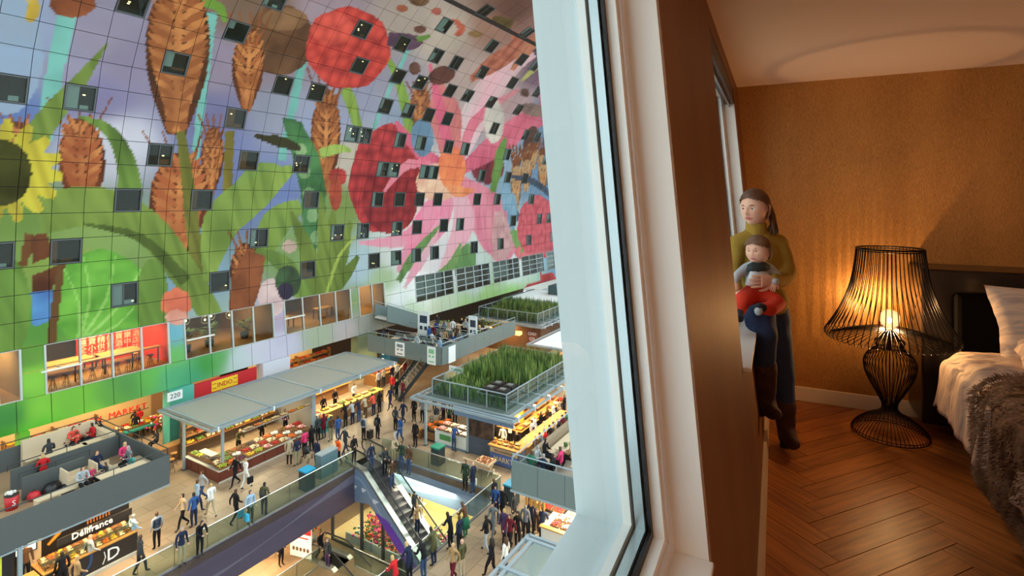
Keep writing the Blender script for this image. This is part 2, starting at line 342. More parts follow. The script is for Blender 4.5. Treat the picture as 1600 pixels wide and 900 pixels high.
def linen():
    m = mat('striped_linen', (216,190,166), .75); nt = m.node_tree; b = nt.nodes['Principled BSDF']
    tc = nt.nodes.new('ShaderNodeTexCoord'); n = nt.nodes.new('ShaderNodeTexNoise'); n.inputs['Scale'].default_value = 5; n.inputs['Detail'].default_value = 6; n.inputs['Distortion'].default_value = 1.5
    mp = nt.nodes.new('ShaderNodeMapping'); mp.inputs['Scale'].default_value = (1,3,1); nt.links.new(tc.outputs['Object'], mp.inputs[0]); nt.links.new(mp.outputs[0], n.inputs['Vector'])
    cr = nt.nodes.new('ShaderNodeValToRGB'); cr.color_ramp.elements[0].position = .4; cr.color_ramp.elements[0].color = lin((186,166,154))+(1,); cr.color_ramp.elements[1].position = .56; cr.color_ramp.elements[1].color = lin((224,198,172))+(1,)
    nt.links.new(n.outputs['Fac'], cr.inputs[0]); nt.links.new(cr.outputs[0], b.inputs['Base Color'])
    bp = nt.nodes.new('ShaderNodeBump'); bp.inputs['Strength'].default_value = .5; bp.inputs['Distance'].default_value = .012
    n3 = nt.nodes.new('ShaderNodeTexNoise'); n3.inputs['Scale'].default_value = 9; n3.inputs['Detail'].default_value = 6; mp3 = nt.nodes.new('ShaderNodeMapping'); mp3.inputs['Scale'].default_value = (1,2.5,1.5)
    nt.links.new(tc.outputs['Object'], mp3.inputs[0]); nt.links.new(mp3.outputs[0], n3.inputs['Vector']); nt.links.new(n3.outputs['Fac'], bp.inputs['Height']); nt.links.new(bp.outputs[0], b.inputs['Normal'])
    return m
LIN = linen()
du = cloth_grid(110, 120, duvet_fn).build('duvet', LIN, None, (1.6, 3.4, .6)); tag(du, 'pale crumpled duvet spread over the bed and hanging down its side', 'duvet')
sm = du.modifiers.new('solid', 'SOLIDIFY'); sm.thickness = .012; sm.offset = -1
# pillows
def pillow(label, cx, cy, cz, tilt, wx, wy, rz=0):
    mb = MB(); n = 34; top = []; 
    def P_(s, t, sg):
        x = (s-.5)*2; y = (t-.5)*2
        e = (max(0, 1-abs(x)**3.2)*max(0, 1-abs(y)**3.2))**.55
        pin = 1-.10*(1-abs(x))*abs(y)**2; pin2 = 1-.08*(1-abs(y))*abs(x)**2
        return Vector((x*wx*pin2, y*wy*pin, sg*e*.105+.008*nz(x*4, y*9, cx)*(e>.05)+.012*nz(x*2+y*3, y*5, 3)))
    for sg in (1, -1):
        vs = [P_(i/(n-1), j/(n-1), sg) for j in range(n) for i in range(n)]
        fs = [(j*n+i, j*n+i+1, (j+1)*n+i+1, (j+1)*n+i) if sg > 0 else (j*n+i, (j+1)*n+i, (j+1)*n+i+1, j*n+i+1) for j in range(n-1) for i in range(n-1)]
        mb.add(vs, fs, 0, True)
    o = mb.build('pillow', LIN); o.location = (cx, cy, cz); o.rotation_euler = (tilt, 0, rz); tag(o, label, 'pillow'); return o
pillow('pale crumpled pillow leaning upright against the dark headboard', 1.62, 4.33, .86, radians(62), .42, .27, radians(3))
pillow('pale crumpled pillow lying flat in front of the upright pillow', 1.68, 4.10, .745, radians(8), .44, .22, radians(-4))
# fur throw
def throw_fn(s, t):
    y = 3.62 - t*1.3; ln = s*2.1; drop = .45+.02*sin(y*9)
    y += .12*max(0, ln-drop)**1*.6
    if ln < drop: x = .945+.02*sin(y*11+ln*3); z = .70-(drop-ln)
    else: x = .945+(ln-drop); z = .70
    e = max(0, 1-abs(ln-drop)/.12); z -= .05*e*e; x += .03*e*e
    f = .02*nz(x*4, y*6, 2)
    return (x-f, y, z+f+.02*sin(min(1, max(0, ln-drop)/.8)*pi))
def fur():
    m = mat('brown_grey_fur', (120,92,70), .95, spec=.2); nt = m.node_tree; b = nt.nodes['Principled BSDF']
    tc = nt.nodes.new('ShaderNodeTexCoord'); mp = nt.nodes.new('ShaderNodeMapping'); mp.inputs['Scale'].default_value = (.4,1,.4)
    n = nt.nodes.new('ShaderNodeTexNoise'); n.inputs['Scale'].default_value = 14; n.inputs['Detail'].default_value = 4; nt.links.new(tc.outputs['Object'], mp.inputs[0]); nt.links.new(mp.outputs[0], n.inputs['Vector'])
    cr = nt.nodes.new('ShaderNodeValToRGB'); cr.color_ramp.elements[0].position = .38; cr.color_ramp.elements[0].color = lin((78,56,42))+(1,); cr.color_ramp.elements[1].position = .62; cr.color_ramp.elements[1].color = lin((178,142,112))+(1,)
    nt.links.new(n.outputs['Fac'], cr.inputs[0]); nt.links.new(cr.outputs[0], b.inputs['Base Color']); return m
FUR = fur()
th_ = cloth_grid(70, 60, throw_fn); 
rt = thing('fur_throw', 'shaggy grey-brown fur throw draped over the foot end of the bed', 'throw', (1.6, 3.0, .6))
tb = th_.build('blanket', FUR, rt, (1.6, 3.0, .6)); sm = tb.modifiers.new('solid', 'SOLIDIFY'); sm.thickness = .03; sm.offset = 1
fm = MB(); rnd = random.Random(3)
for k in range(14000):
    s = rnd.random()**1.5; t = rnd.random(); 
    if k % 6 == 0: t = rnd.random()*.03
    elif k % 6 == 1: s = rnd.random()*.02
    p = Vector(throw_fn(s, t)); q = Vector(throw_fn(min(1, s+.01), t)); r_ = Vector(throw_fn(s, min(1, t+.01)))
    n = (q-p).cross(p-r_).normalized()
    if n.z < 0 and s > .25: n = -n
    if s <= .25 and n.x > 0: n = -n
    p = p+n*.028; d = (n*.5+Vector((rnd.uniform(-.5,.5), rnd.uniform(-.2,.7), rnd.uniform(-.8,-.1)))).normalized()*rnd.uniform(.018,.035)
    sd_ = d.cross(n).normalized()*.0022
    fm.add([p-sd_, p+sd_, p+d*.6+sd_*.7+n*.004, p+d], [(0,1,2),(0,2,3)], 0, True)
fo = fm.build('fur_pile', FUR, rt, (1.6, 3.0, .6)); fo['kind'] = 'stuff'
# ================================================================= THE HALL: vaulted facade with a printed plant mural
PROF = [(35.9,0),(36.3,3.8),(36.7,8),(36.7,12),(36.3,15.9),(35.9,17.5),(35.3,19.8),(34.25,23.2),(32.8,25.9),(30.2,29),(27,31.9),(23,33.8),(19,34.6),(16.5,34.8)]   # (b, h)
ARC = [0.]
for i in range(1, len(PROF)): ARC.append(ARC[-1]+math.hypot(PROF[i][0]-PROF[i-1][0], PROF[i][1]-PROF[i-1][1]))
def prof(s):
    b = float(np.interp(s, ARC, [p[0] for p in PROF])); h = float(np.interp(s, ARC, [p[1] for p in PROF])); return b, h
def pnorm(s):                       # unit normal of the vault, pointing into the hall
    b0, h0 = prof(s-.4 if s > .4 else 0); b1, h1 = prof(s+.4); l = math.hypot(b1-b0, h1-h0); return (-(h1-h0)/l, (b1-b0)/l)
def ps(a, s, off=0):
    b, h = prof(s); n = pnorm(s); return (a, b+n[0]*off, h+(-abs(n[1]) if n[1] > 0 else n[1])*off*1)

THH = math.atan(510/850)
def a_at(u, b):
    k_ = (u-800)/850; return b*(cos(THH)+k_*sin(THH))/(sin(THH)-k_*cos(THH))
def fac(u, v):              # photograph -> (a, arc length) on the vault
    lo, hi = 0., ARC[-1]; u = min(u, 1150)
    for _ in range(26):
        m_ = (lo+hi)/2; b_, h_ = prof(m_); a_ = a_at(u, b_); d_ = a_*cos(THH)+b_*sin(THH)
        if 310-850*(h_-15.9)/d_ > v: lo = m_
        else: hi = m_
    return a_at(u, prof(lo)[0]), lo
# plant shapes of the print: outlines drawn over the photograph and carried onto the vault, so each is kept as (a, arc length)
print_shapes = []
def poly(c,c2,tex,pts): print_shapes.append((c,c2,tex,pts))
def ell(c,c2,tex,cx,cy,rx,ry,rot=0,n=20,wob=0):
    r=math.radians(rot)
    pts=[]
    for k in range(n):
        a=2*math.pi*k/n; w_=1+wob*math.sin(a*7)
        x=rx*math.cos(a)*w_; y=ry*math.sin(a)*w_
        pts.append((cx+x*math.cos(r)-y*math.sin(r),cy+x*math.sin(r)+y*math.cos(r)))
    poly(c,c2,tex,pts)
def smooth_line(P,n=5):
    Q=[P[0]]+P+[P[-1]]; o=[]
    for i in range(1,len(Q)-2):
        for k in range(n):
            t=k/n
            o.append(tuple(.5*((2*Q[i][j])+(Q[i+1][j]-Q[i-1][j])*t+(2*Q[i-1][j]-5*Q[i][j]+4*Q[i+1][j]-Q[i+2][j])*t*t+(3*Q[i][j]-Q[i-1][j]-3*Q[i+1][j]+Q[i+2][j])*t**3) for j in range(len(P[0]))))
    o.append(P[-1]); return o
def stroke(c,c2,tex,P,W,n=4):
    if not isinstance(W,(list,tuple)): W=[W]*len(P)
    Q=smooth_line([(p[0],p[1],w) for p,w in zip(P,W)],n)
    L=[];R=[]
    for i,q in enumerate(Q):
        a=Q[max(0,i-1)];b=Q[min(len(Q)-1,i+1)]
        dx,dy=b[0]-a[0],b[1]-a[1]; l=math.hypot(dx,dy) or 1; nx,ny=-dy/l,dx/l; w=q[2]/2
        L.append((q[0]+nx*w,q[1]+ny*w)); R.append((q[0]-nx*w,q[1]-ny*w))
    poly(c,c2,tex,L+R[::-1])
def ear(cx,y0,y1,w,lean=0,c=(168,88,28),c2=(120,58,18)):
    # spindle of overlapping grains
    stroke(tuple(int(x*.62) for x in c2),c2,'n',[(cx+lean,y0),(cx+lean*.6,y0+(y1-y0)*.3),(cx+lean*.2,y0+(y1-y0)*.65),(cx,y1)],[w*.35,w*.95,w*.9,w*.3])
    k=0; y=y0+6
    while y<y1-8:
        t=(y-y0)/(y1-y0); ww=w*(.35+.65*math.sin(math.pi*min(1,t*1.1+.05))); x=cx+lean*(1-t)
        for sg in (-1,1):
            stroke(c if k%2 else (206,124,50),c,'n',[(x+sg*2,y+16),(x+sg*ww*.25,y+5),(x+sg*ww*.48,y-12)],[3,w*.16,2],3)
        stroke((214,130,52),c,'n',[(x,y+12),(x,y-4)],[w*.16,3],2)
        y+=12; k+=1
    for i in (-2,-1,0,1,2):
        stroke((150,80,30),(120,60,24),'n',[(cx+lean+i*w*.12,y0+(y1-y0)*.18),(cx+lean+i*w*.34,y0-(y1-y0)*.22)],[3.6,2.6],2)
T=(118,184,172)
ell((140,158,184),(160,175,196),'n',10,80,58,100)
stroke(T,T,'n',[(112,0),(88,100),(68,220)],[30,28,26]); stroke(T,T,'n',[(332,20),(318,130),(300,300)],[16,14,10]); stroke(T,T,'n',[(480,60),(440,250)],[14,12])
stroke(T,T,'n',[(640,70),(560,260)],[7,5])
ell((150,74,26),(120,56,20),'n',113,6,36,22)
stroke((218,178,30),(200,160,30),'n',[(52,0),(52,20),(44,34)],[20,18,12])
ell((122,80,48),(98,62,38),'n',437,62,54,56); ell((150,104,66),(128,88,54),'n',445,30,36,18)
stroke((110,150,46),(110,150,46),'n',[(300,0),(340,10),(352,34)],[14,16,6])
# long blades and ears on the left
ear(385,45,170,50,6); ear(507,140,300,46,4); ear(130,185,330,74,-6,(176,84,26),(130,58,18)); ear(30,190,250,46,0,(170,80,26),(120,60,18))
ear(330,200,300,36,4)
stroke((132,150,58),(98,122,44),'l',[(168,68),(122,130),(72,190),(10,280)],[2,24,38,44])
stroke((150,132,44),(120,104,34),'l',[(359,205),(354,330)],[14,16])
ear(275,-40,210,100,6,(160,84,28),(108,56,20))
ear(275,240,400,92,10,(186,90,28),(128,56,18))
stroke((128,124,44),(96,96,34),'l',[(282,205),(294,290),(304,380),(322,480)],[14,20,22,22])
stroke((116,146,56),(80,104,40),'l',[(122,182),(168,202),(196,250),(204,310)],[3,18,30,42])
stroke((138,158,62),(106,128,46),'l',[(60,335),(150,322),(230,355),(290,430),(335,500)],[64,62,52,46,34])
stroke((92,112,40),(76,92,34),'l',[(130,350),(220,372),(290,440)],[4,14,20])
stroke((150,172,70),(118,142,54),'l',[(325,440),(345,350),(400,300),(458,262)],[14,58,54,12])
stroke((142,166,66),(112,138,52),'l',[(400,420),(430,350),(470,320)],[20,46,20])
stroke((150,176,76),(116,142,60),'l',[(360,300),(400,265),(440,262)],[6,18,8])
ear(378,380,470,44,8,(150,76,26),(110,56,20))
stroke((126,150,60),(90,116,46),'l',[(400,390),(440,410),(470,450),(500,500)],[8,26,30,34])
poly((82,136,74),(60,108,62),'n',[(440,182),(470,190),(498,240),(510,300),(508,350),(494,390),(470,404),(474,360),(470,300),(456,240)])
for i in range(5): ell((150,178,120),(120,156,100),'n',470+i*6,235+i*34,9,11)
stroke((60,56,30),(60,56,30),'n',[(398,212),(440,222),(470,232)],[5,18,6])
# daisy-like generic yellow flower, cut by the frame
for k in range(16):
    a=2*math.pi*k/16+.1
    stroke((226,206,26),(176,150,16),'l',[(2+30*math.cos(a),268+34*math.sin(a)),(2+70*math.cos(a),268+56*math.sin(a)),(2+96*math.cos(a),268+82*math.sin(a))],[12,24,12],3)
ell((72,70,20),(52,50,14),'n',2,270,48,52)
# lower left leaves
stroke((140,86,34),(110,64,24),'l',[(45,365),(36,420)],[12,14]); stroke((110,58,24),(90,44,18),'n',[(60,366),(70,420),(60,470)],[24,40,20])
stroke((156,180,74),(130,156,60),'l',[(30,430),(80,410),(140,395)],[18,16,10])
ell((128,164,60),(96,132,46),'l',14,480,34,78); 
poly((84,150,206),(70,120,190),'n',[(48,458),(86,452),(80,500),(52,512)])
ell((118,186,52),(90,160,40),'n',158,470,76,80,0,24,.02)
for (x1,y1) in ((100,420),(130,400),(180,400),(220,420),(210,480)):
    stroke((156,206,92),(140,196,80),'n',[(120,540),((120+x1)/2+15,(540+y1)/2),(x1,y1)],[6,4,2],3)
ell((126,156,58),(96,130,46),'l',238,470,26,66)
stroke((110,72,30),(110,72,30),'n',[(98,400),(84,500),(80,560)],[10,14,10])
ell((238,116,62),(224,90,60),'n',275,474,24,24,0,16,.1); ell((240,170,150),(236,140,110),'n',276,496,18,12)
stroke((150,76,30),(120,60,24),'n',[(400,395),(385,440),(375,490)],[30,46,34])
ell((232,196,190),(220,180,180),'n',425,465,22,30); ell((70,100,60),(60,70,50),'n',450,440,20,26); ell((60,50,70),(50,44,60),'n',446,455,12,14)
ell((206,170,150),(190,160,140),'n',452,385,12,10)
# fan of blades in the middle
for (x,y,w_) in ((455,330,26),(470,400,22),(520,330,34),(548,345,26),(560,400,20),(500,300,18)):
    stroke((134,150,58),(98,118,40),'l',[(502,470),((502+x)/2+4,(470+y)/2),(x,y)],[16,w_,6])
stroke((186,196,80),(170,186,70),'n',[(510,460),(530,400),(560,365)],[4,5,2])
stroke((170,190,80),(126,160,70),'l',[(500,240),(530,232),(548,236)],[16,14,4])
stroke((150,176,66),(120,146,52),'l',[(560,200),(545,150),(535,140)],[14,18,14]); stroke((140,170,60),(110,140,50),'l',[(606,90),(624,130),(640,190),(650,250)],[8,14,20,22])
ear(655,140,200,34,2,(160,88,50),(110,66,50)); stroke((130,74,40),(100,60,36),'n',[(655,190),(650,250)],[18,14])
# red fruit
ell((214,46,22),(170,26,16),'b',544,75,66,64,0,28,.025); ell((228,66,40),(200,46,28),'b',520,45,34,26)
ell((190,30,34),(150,20,26),'b',602,280,56,86,6,28,.03); ell((160,20,26),(130,14,24),'b',610,310,44,56)
ell((190,40,30),(170,30,26),'n',528,276,14,14); ell((200,70,30),(170,60,30),'n',524,300,10,30)
# crimson ground fruit on the right
ell((140,40,50),(110,30,44),'n',762,262,26,26)
# pink blossom: plain petals
Pk=(226,92,122); Pl=(238,176,184)
stroke(Pl,(236,208,206),'l',[(712,270),(742,180),(790,110),(840,80)],[10,44,34,10])
stroke((222,122,116),(206,100,100),'l',[(706,260),(696,180),(684,130)],[20,50,12]); stroke(Pk,(214,70,104),'l',[(704,250),(690,180),(672,100)],[12,18,4])
stroke(Pk,(236,150,156),'l',[(716,266),(742,190),(810,140)],[8,16,5])
stroke((232,104,130),(214,70,104),'l',[(716,270),(790,215),(858,160)],[12,40,10]); stroke((230,70,110),(210,60,90),'l',[(850,120),(852,160)],[16,18])
stroke((232,120,150),(220,80,110),'l',[(830,200),(885,170)],[8,20]); 
stroke(Pk,(214,70,104),'l',[(700,262),(660,240),(618,190)],[14,22,6]); stroke(Pk,(240,170,170),'l',[(700,268),(640,256),(600,300)],[10,14,4])
stroke((240,150,160),(236,110,140),'l',[(712,280),(760,330),(782,385),(780,410)],[20,64,52,14])
stroke((226,170,166),(214,150,150),'n',[(778,330),(786,370),(780,405)],[10,34,20])
stroke((238,110,150),(242,160,176),'l',[(706,285),(672,350),(622,425)],[18,52,8]); stroke((240,150,170),(244,190,196),'l',[(712,290),(725,350),(690,420)],[14,34,8])
stroke((236,120,150),(240,180,190),'l',[(695,300),(640,370),(560,380)],[14,24,4]); stroke((238,140,164),(240,190,196),'l',[(690,340),(660,400),(632,450)],[10,18,4])
ell((244,196,160),(244,170,140),'n',684,285,34,30); ell((246,130,56),(240,100,50),'n',706,262,22,34)
stroke((246,150,80),(244,120,60),'n',[(700,290),(716,300),(740,296)],[8,18,6])
stroke((120,156,84),(96,130,70),'l',[(622,440),(650,395),(690,350)],[8,14,3]); ell((110,150,84),(90,130,70),'l',727,412,16,32,12); stroke((130,160,90),(110,150,80),'l',[(680,440),(705,415),(720,380)],[22,14,4])
# top right small things
stroke((104,70,90),(90,60,80),'n',[(606,60),(640,66),(660,62)],[20,26,10]); stroke((110,150,60),(100,130,50),'n',[(652,62),(672,56)],[10,5])
ell((110,70,56),(90,56,46),'n',648,107,9,10); ell((120,76,60),(100,60,46),'n',656,46,10,6); ell((180,90,50),(160,80,50),'n',628,13,9,6); ell((190,90,70),(160,80,60),'n',682,18,8,6)
stroke((206,92,60),(180,80,50),'n',[(706,30),(722,44),(712,56)],[4,12,6]); ell((150,110,60),(130,90,50),'n',743,53,12,5); ell((120,80,50),(100,70,44),'n',655,0,16,10)
stroke((196,106,76),(168,84,60),'b',[(735,125),(770,100),(805,75),(808,50)],[8,26,24,14]); stroke((120,96,50),(100,80,40),'n',[(770,28),(800,40)],[10,20])
stroke((212,128,90),(190,110,80),'l',[(800,110),(830,70),(870,45)],[6,22,30]); stroke((96,70,92),(80,60,80),'n',[(835,85),(880,60)],[14,26])
ell((106,62,50),(90,50,44),'n',690,118,22,14,-20); ell((108,74,64),(96,66,60),'n',820,145,7,7); stroke((200,196,120),(180,180,80),'n',[(815,126),(850,96),(875,88)],[5,9,6])
ell((150,120,110),(130,100,96),'n',836,172,26,10,10); ell((110,74,60),(96,60,54),'n',830,222,12,26,10)
for x,y0,y1 in ((806,245,330),(832,230,262),(822,240,300),(848,230,300),(862,225,280),(870,250,300)): ear(x,y0,y1,17,1,(206,160,112),(160,112,76))
stroke((70,84,104),(60,74,94),'n',[(790,275),(830,282),(870,312)],[6,10,8]); stroke((74,90,106),(64,80,96),'n',[(800,320),(812,345)],[8,10])
stroke((120,160,70),(100,140,60),'l',[(770,300),(782,240),(790,215)],[10,14,4]); stroke((130,170,90),(110,150,80),'l',[(800,360),(815,380),(820,400)],[8,24,16])
ell((226,84,96),(206,60,76),'b',841,356,33,50,0,22,.03); stroke((232,110,116),(220,90,100),'n',[(812,385),(812,400),(860,395)],[6,10,10])
ell((110,140,166),(100,130,156),'n',660,215,18,30); ell((226,206,190),(214,200,190),'n',772,190,16,34)
for (x,y) in ((800,330),(880,330),(790,300)): ell((140,176,196),(120,160,190),'n',x,y,8,30)
# lowest bands near the far end
poly((214,50,46),(190,40,40),'n',[(818,452),(866,440),(866,426),(846,428),(846,400),(852,400),(852,398),(844,396),(844,440),(818,448)])
poly((52,100,206),(40,80,190),'n',[(874,445),(894,440),(892,418),(876,424)])
poly((206,50,60),(180,40,50),'n',[(824,462),(870,448),(870,432),(822,446)])
bg_samples=[(10,30,(138,154,182)),(60,60,(148,156,186)),(20,110,(128,148,180)),(150,60,(150,136,158)),(100,110,(150,140,164)),(150,150,(128,118,156)),(20,170,(96,120,176)),(200,100,(140,126,152)),(180,225,(206,200,212)),(330,110,(150,132,152)),(330,180,(118,112,152)),(340,230,(116,122,168)),(440,170,(150,150,168)),(440,110,(150,130,142)),(360,320,(112,124,176)),(430,300,(110,124,176)),(20,340,(112,142,58)),(40,400,(130,156,72)),(150,380,(140,166,82)),(20,440,(130,160,62)),(250,400,(130,156,76)),(60,520,(90,150,50)),(150,540,(120,176,60)),(300,440,(130,160,190)),(310,500,(160,176,170)),(230,540,(110,180,60)),
(520,30,(168,142,152)),(400,10,(130,100,80)),(640,30,(182,160,146)),(700,60,(196,174,156)),(770,40,(170,120,100)),(800,15,(112,72,60)),(860,30,(160,112,104)),(860,100,(122,92,112)),(620,130,(162,152,168)),(500,200,(150,156,186)),(560,160,(152,150,172)),(720,110,(190,160,150)),(760,150,(200,172,166)),(800,180,(200,160,160)),(850,180,(110,140,168)),(790,250,(150,170,190)),(860,250,(114,150,182)),(887,300,(120,160,200)),(890,380,(110,170,210)),(560,250,(206,186,166)),(620,180,(150,160,180)),(660,330,(236,210,200)),(620,400,(216,214,210)),(660,400,(230,216,216)),(700,420,(232,220,226)),(740,440,(206,210,210)),(450,400,(130,156,90)),(520,420,(128,148,60)),(560,420,(180,200,210)),(560,470,(140,166,110)),(600,440,(168,190,140)),(620,470,(246,246,246)),(650,450,(248,248,246)),(700,470,(206,222,190)),(760,470,(170,206,120)),(800,420,(226,226,226)),(800,465,(150,196,100)),(530,330,(130,150,70)),
(430,500,(190,170,196)),(440,540,(205,198,220)),(500,520,(170,178,150)),(540,510,(190,180,180)),(570,500,(160,160,150)),(400,540,(210,205,222)),(370,560,(200,210,214)),(345,560,(90,170,80)),(325,570,(50,150,50)),(300,590,(60,160,110)),(270,585,(80,176,120)),(230,590,(100,186,70)),(200,600,(84,150,70)),(175,620,(100,170,60)),(120,620,(120,196,40)),(60,640,(130,206,40)),(20,650,(60,140,60)),(270,520,(110,180,200)),(270,560,(110,190,90)),(45,560,(100,150,50)),(50,590,(140,210,50)),
(150,650,(130,214,30)),(60,670,(100,206,20)),(0,690,(60,160,20)),(600,470,(220,224,200)),(640,490,(210,230,190)),(730,480,(180,210,140))]
win=[(200,16),(357,57),(420,12),(265,105),(5,144),(120,157),(433,138),(485,147),(360,187),(244,244),(382,253),(465,256),(692,33),(767,9),(833,45),(554,54),(548,108),(633,81),(767,67),(681,99),(713,108),(824,91),(843,102),(617,126),(650,135),(752,121),(797,138),(696,147),(723,154),(836,150),(767,166),(807,177),(875,163),(608,174),(642,180),(674,186),(701,193),(771,207),(864,193),(542,213),(579,217),(632,223),(663,228),(705,234),(729,237),(819,216),(836,219),(872,226),(792,244),(591,264),(617,264),(663,265),(684,265),(851,253),(864,255),(756,277),(794,278),(821,280),(863,281),(483,313),(587,313),(621,313),(651,313),(680,313),(742,313),(773,312),(827,313),(870,312),(525,361),(567,360),(620,356),(650,355),(693,352),(717,350),(800,344),(842,343),(855,341),(876,340),(825,374),(782,380),(741,386),(860,370),(869,368),(657,397),(680,393),(585,406),(611,402),(482,420),(197,313),(313,313),(403,371),(10,397),(102,391),(193,457),(343,437)]

MURAL_GROUND = [fac(u, v)+(c,) for u, v, c in bg_samples]
shapes = [(np.array([lin(c), lin(c2)]), t, np.array([fac(u, v) for u, v in pts])) for c, c2, t, pts in print_shapes]
wins = set((math.floor((fac(u, v)[0]-12.38)/1.46), math.floor((fac(u, v)[1]-8.05)/1.42)) for u, v in win)
def hash2(x, y):
    v = np.sin(x*127.1+y*311.7)*43758.5453; return v-np.floor(v)
def vnoise(x, y):
    xi, yi = np.floor(x), np.floor(y); fx, fy = x-xi, y-yi; fx = fx*fx*(3-2*fx); fy = fy*fy*(3-2*fy)
    return (hash2(xi,yi)*(1-fx)+hash2(xi+1,yi)*fx)*(1-fy)+(hash2(xi,yi+1)*(1-fx)+hash2(xi+1,yi+1)*fx)*fy
def cellular(x, y):
    best = np.full(x.shape, 9.); xi, yi = np.floor(x), np.floor(y)
    for i in (-1,0,1):
        for j in (-1,0,1):
            px_ = xi+i+.2+.6*hash2(xi+i, yi+j); py_ = yi+j+.2+.6*hash2(yi+j+7, xi+i); best = np.minimum(best, np.hypot(x-px_, y-py_))
    return np.clip(best*1.15, 0, 1)
def mural_colour(A, S_):
    """print colour at hall position A and arc length S_ (plain stand-in shapes of leaves, ears, fruit and petals)"""
    C = np.zeros((len(A), 3)); W = np.zeros(len(A))
    for (a, s, c) in MURAL_GROUND:
        sc = .5+a/40.
        w_ = 1/(((A-a)/sc)**2+((S_-s)/sc*1.2)**2+.5)**2.2; C += w_[:,None]*np.array(lin(c)); W += w_
    C /= W[:,None]
    C *= (.86+.20*vnoise(A*.3, S_*.3)+.08*vnoise(A*1.6, S_*1.6))[:,None]
    for cc, tex, P_ in shapes:
        x0, y0 = P_.min(0); x1, y1 = P_.max(0)
        idx = np.nonzero((A >= x0) & (A <= x1) & (S_ >= y0) & (S_ <= y1))[0]
        if not len(idx): continue
        x, y = A[idx], S_[idx]; ins = np.zeros(len(idx), bool); n = len(P_)
        for i in range(n):
            ax, ay = P_[i]; bx, by = P_[(i+1) % n]
            if ay == by: continue
            ins ^= ((ay > y) != (by > y)) & (x < (bx-ax)*(y-ay)/(by-ay)+ax)
        idx = idx[ins]
        if not len(idx): continue
        x, y = A[idx], S_[idx]
        if tex == 'l': m = .55*vnoise(x*.5+3, y*.3)+.45*vnoise(x*3.2+y*1.1, y*.3)
        elif tex == 'b': m = cellular(x*.95, y*.95)
        else: m = .7*vnoise(x*.9, y*.9)+.3*vnoise(x*3, y*3)
        m = np.clip(m*1.5-.25, 0, 1); C[idx] = cc[0]*(1-m)[:,None]*1.12+cc[1]*m[:,None]*.86
    return C
MP = bpy.data.materials.new('printed_panel'); MP.use_nodes = True; nt = MP.node_tree; b = nt.nodes['Principled BSDF']
at_ = nt.nodes.new('ShaderNodeVertexColor'); at_.layer_name = 'print'; 
hs = nt.nodes.new('ShaderNodeHueSaturation'); hs.inputs['Saturation'].default_value = .93; hs.inputs['Value'].default_value = .80
nt.links.new(at_.outputs['Color'], hs.inputs['Color']); nt.links.new(hs.outputs[0], b.inputs['Base Color']); b.inputs['Roughness'].default_value = .55; b.inputs['Specular IOR Level'].default_value = .15
M_STEEL = mat('dark_steel', (58,62,66), .5, .4); M_FRAMEG = mat('grey_window_metal', (84,88,90), .5, .3)
# backing shell behind the panels (with openings for the glazed storeys)
AC = 1.46; A0 = 12.38; RS = 1.42; S0 = 8.05
C0, C1 = -6, 44; AEND = A0+AC*C1
mb = MB(); ss = [8.05]+[s for s in np.arange(9, 45.9, 1.2)]+[45.9]
def bps(a, s, off): return ps(a, s, off)
rings = []
for s in ss: rings.append([ps(0, s, -.10), ps(AEND, s, -.10)])
vs = [p for r in rings for p in r]; mb.add(vs, [(2*i, 2*i+2, 2*i+3, 2*i+1) for i in range(len(rings)-1)], 0, False)
rings = [[ps(0, s, -.5), ps(AEND, s, -.5)] for s in ss]; mb.add([p for r in rings for p in r], [(2*i, 2*i+1, 2*i+3, 2*i+2) for i in range(len(rings)-1)], 0, False)
mb.add([ps(AEND, s, -.1) for s in ss]+[ps(AEND, s, -.5) for s in ss], [(i, i+1, i+1+len(ss), i+len(ss)) for i in range(len(ss)-1)], 0)
FAC = mb.build('wall_facade', M_STEEL); hstruct(FAC)
cells = {}
NR = int((45.9-S0)/RS)
DARKROW = int((35.0-S0)/RS)
todo = []
for c in range(C0, C1):
    for r in range(NR):
        if (c, r) in wins: continue
        a0 = A0+AC*c; s0 = S0+RS*r
        if r == DARKROW: s1 = s0+RS-.0; todo.append((a0, a0+AC, s0, min(s1, 34.80), c, r)); continue
        if r == DARKROW+1: s0 = max(s0, 35.2)
        todo.append((a0, a0+AC, s0, S0+RS*(r+1), c, r))
BAYS = [(-40,33),(72,265),(290,428),(446,549),(562,602),(650,709),(714,766),(771,812),(816,850),(855,888)]
BA = [(a_at(u0, 36.5), a_at(u1, 36.5)) for u0, u1 in BAYS]
# band between the shops and the first floor, and the piers between its windows
for c in range(C0, C1):
    a0 = A0+AC*c; todo.append((a0, a0+AC, 3.82, 5.42, c, -2))
edges = [A0+AC*C0] + [x for p in BA for x in p] + [AEND]
for i in range(0, len(edges), 2):
    x0, x1 = edges[i], edges[i+1]
    if x1-x0 > .15:
        n = max(1, round((x1-x0)/2.2))
        for k in range(n):
            for (s0, s1) in ((5.42, 6.75), (6.75, 8.05)): todo.append((x0+(x1-x0)*k/n, x0+(x1-x0)*(k+1)/n, s0, s1, 0, -1))
pan = []
for (a0, a1, s0, s1, c, r) in todo:
    N = 15 if a0 < 24 else (12 if a0 < 36 else (8 if a0 < 50 else 6))
    g = .016; xs = np.linspace(a0+g, a1-g, N+1); ys = np.linspace(s0+g, s1-g, N+1)
    pan.append((a0, s0, N, xs, ys))
AA = np.concatenate([np.repeat(p[3][None,:], len(p[4]), 0).ravel() for p in pan]); SS_ = np.concatenate([np.repeat(p[4][:,None], len(p[3]), 1).ravel() for p in pan])
CC = mural_colour(AA, SS_)
arcA = np.array(ARC); pb = np.array([p[0] for p in PROF]); ph = np.array([p[1] for p in PROF])
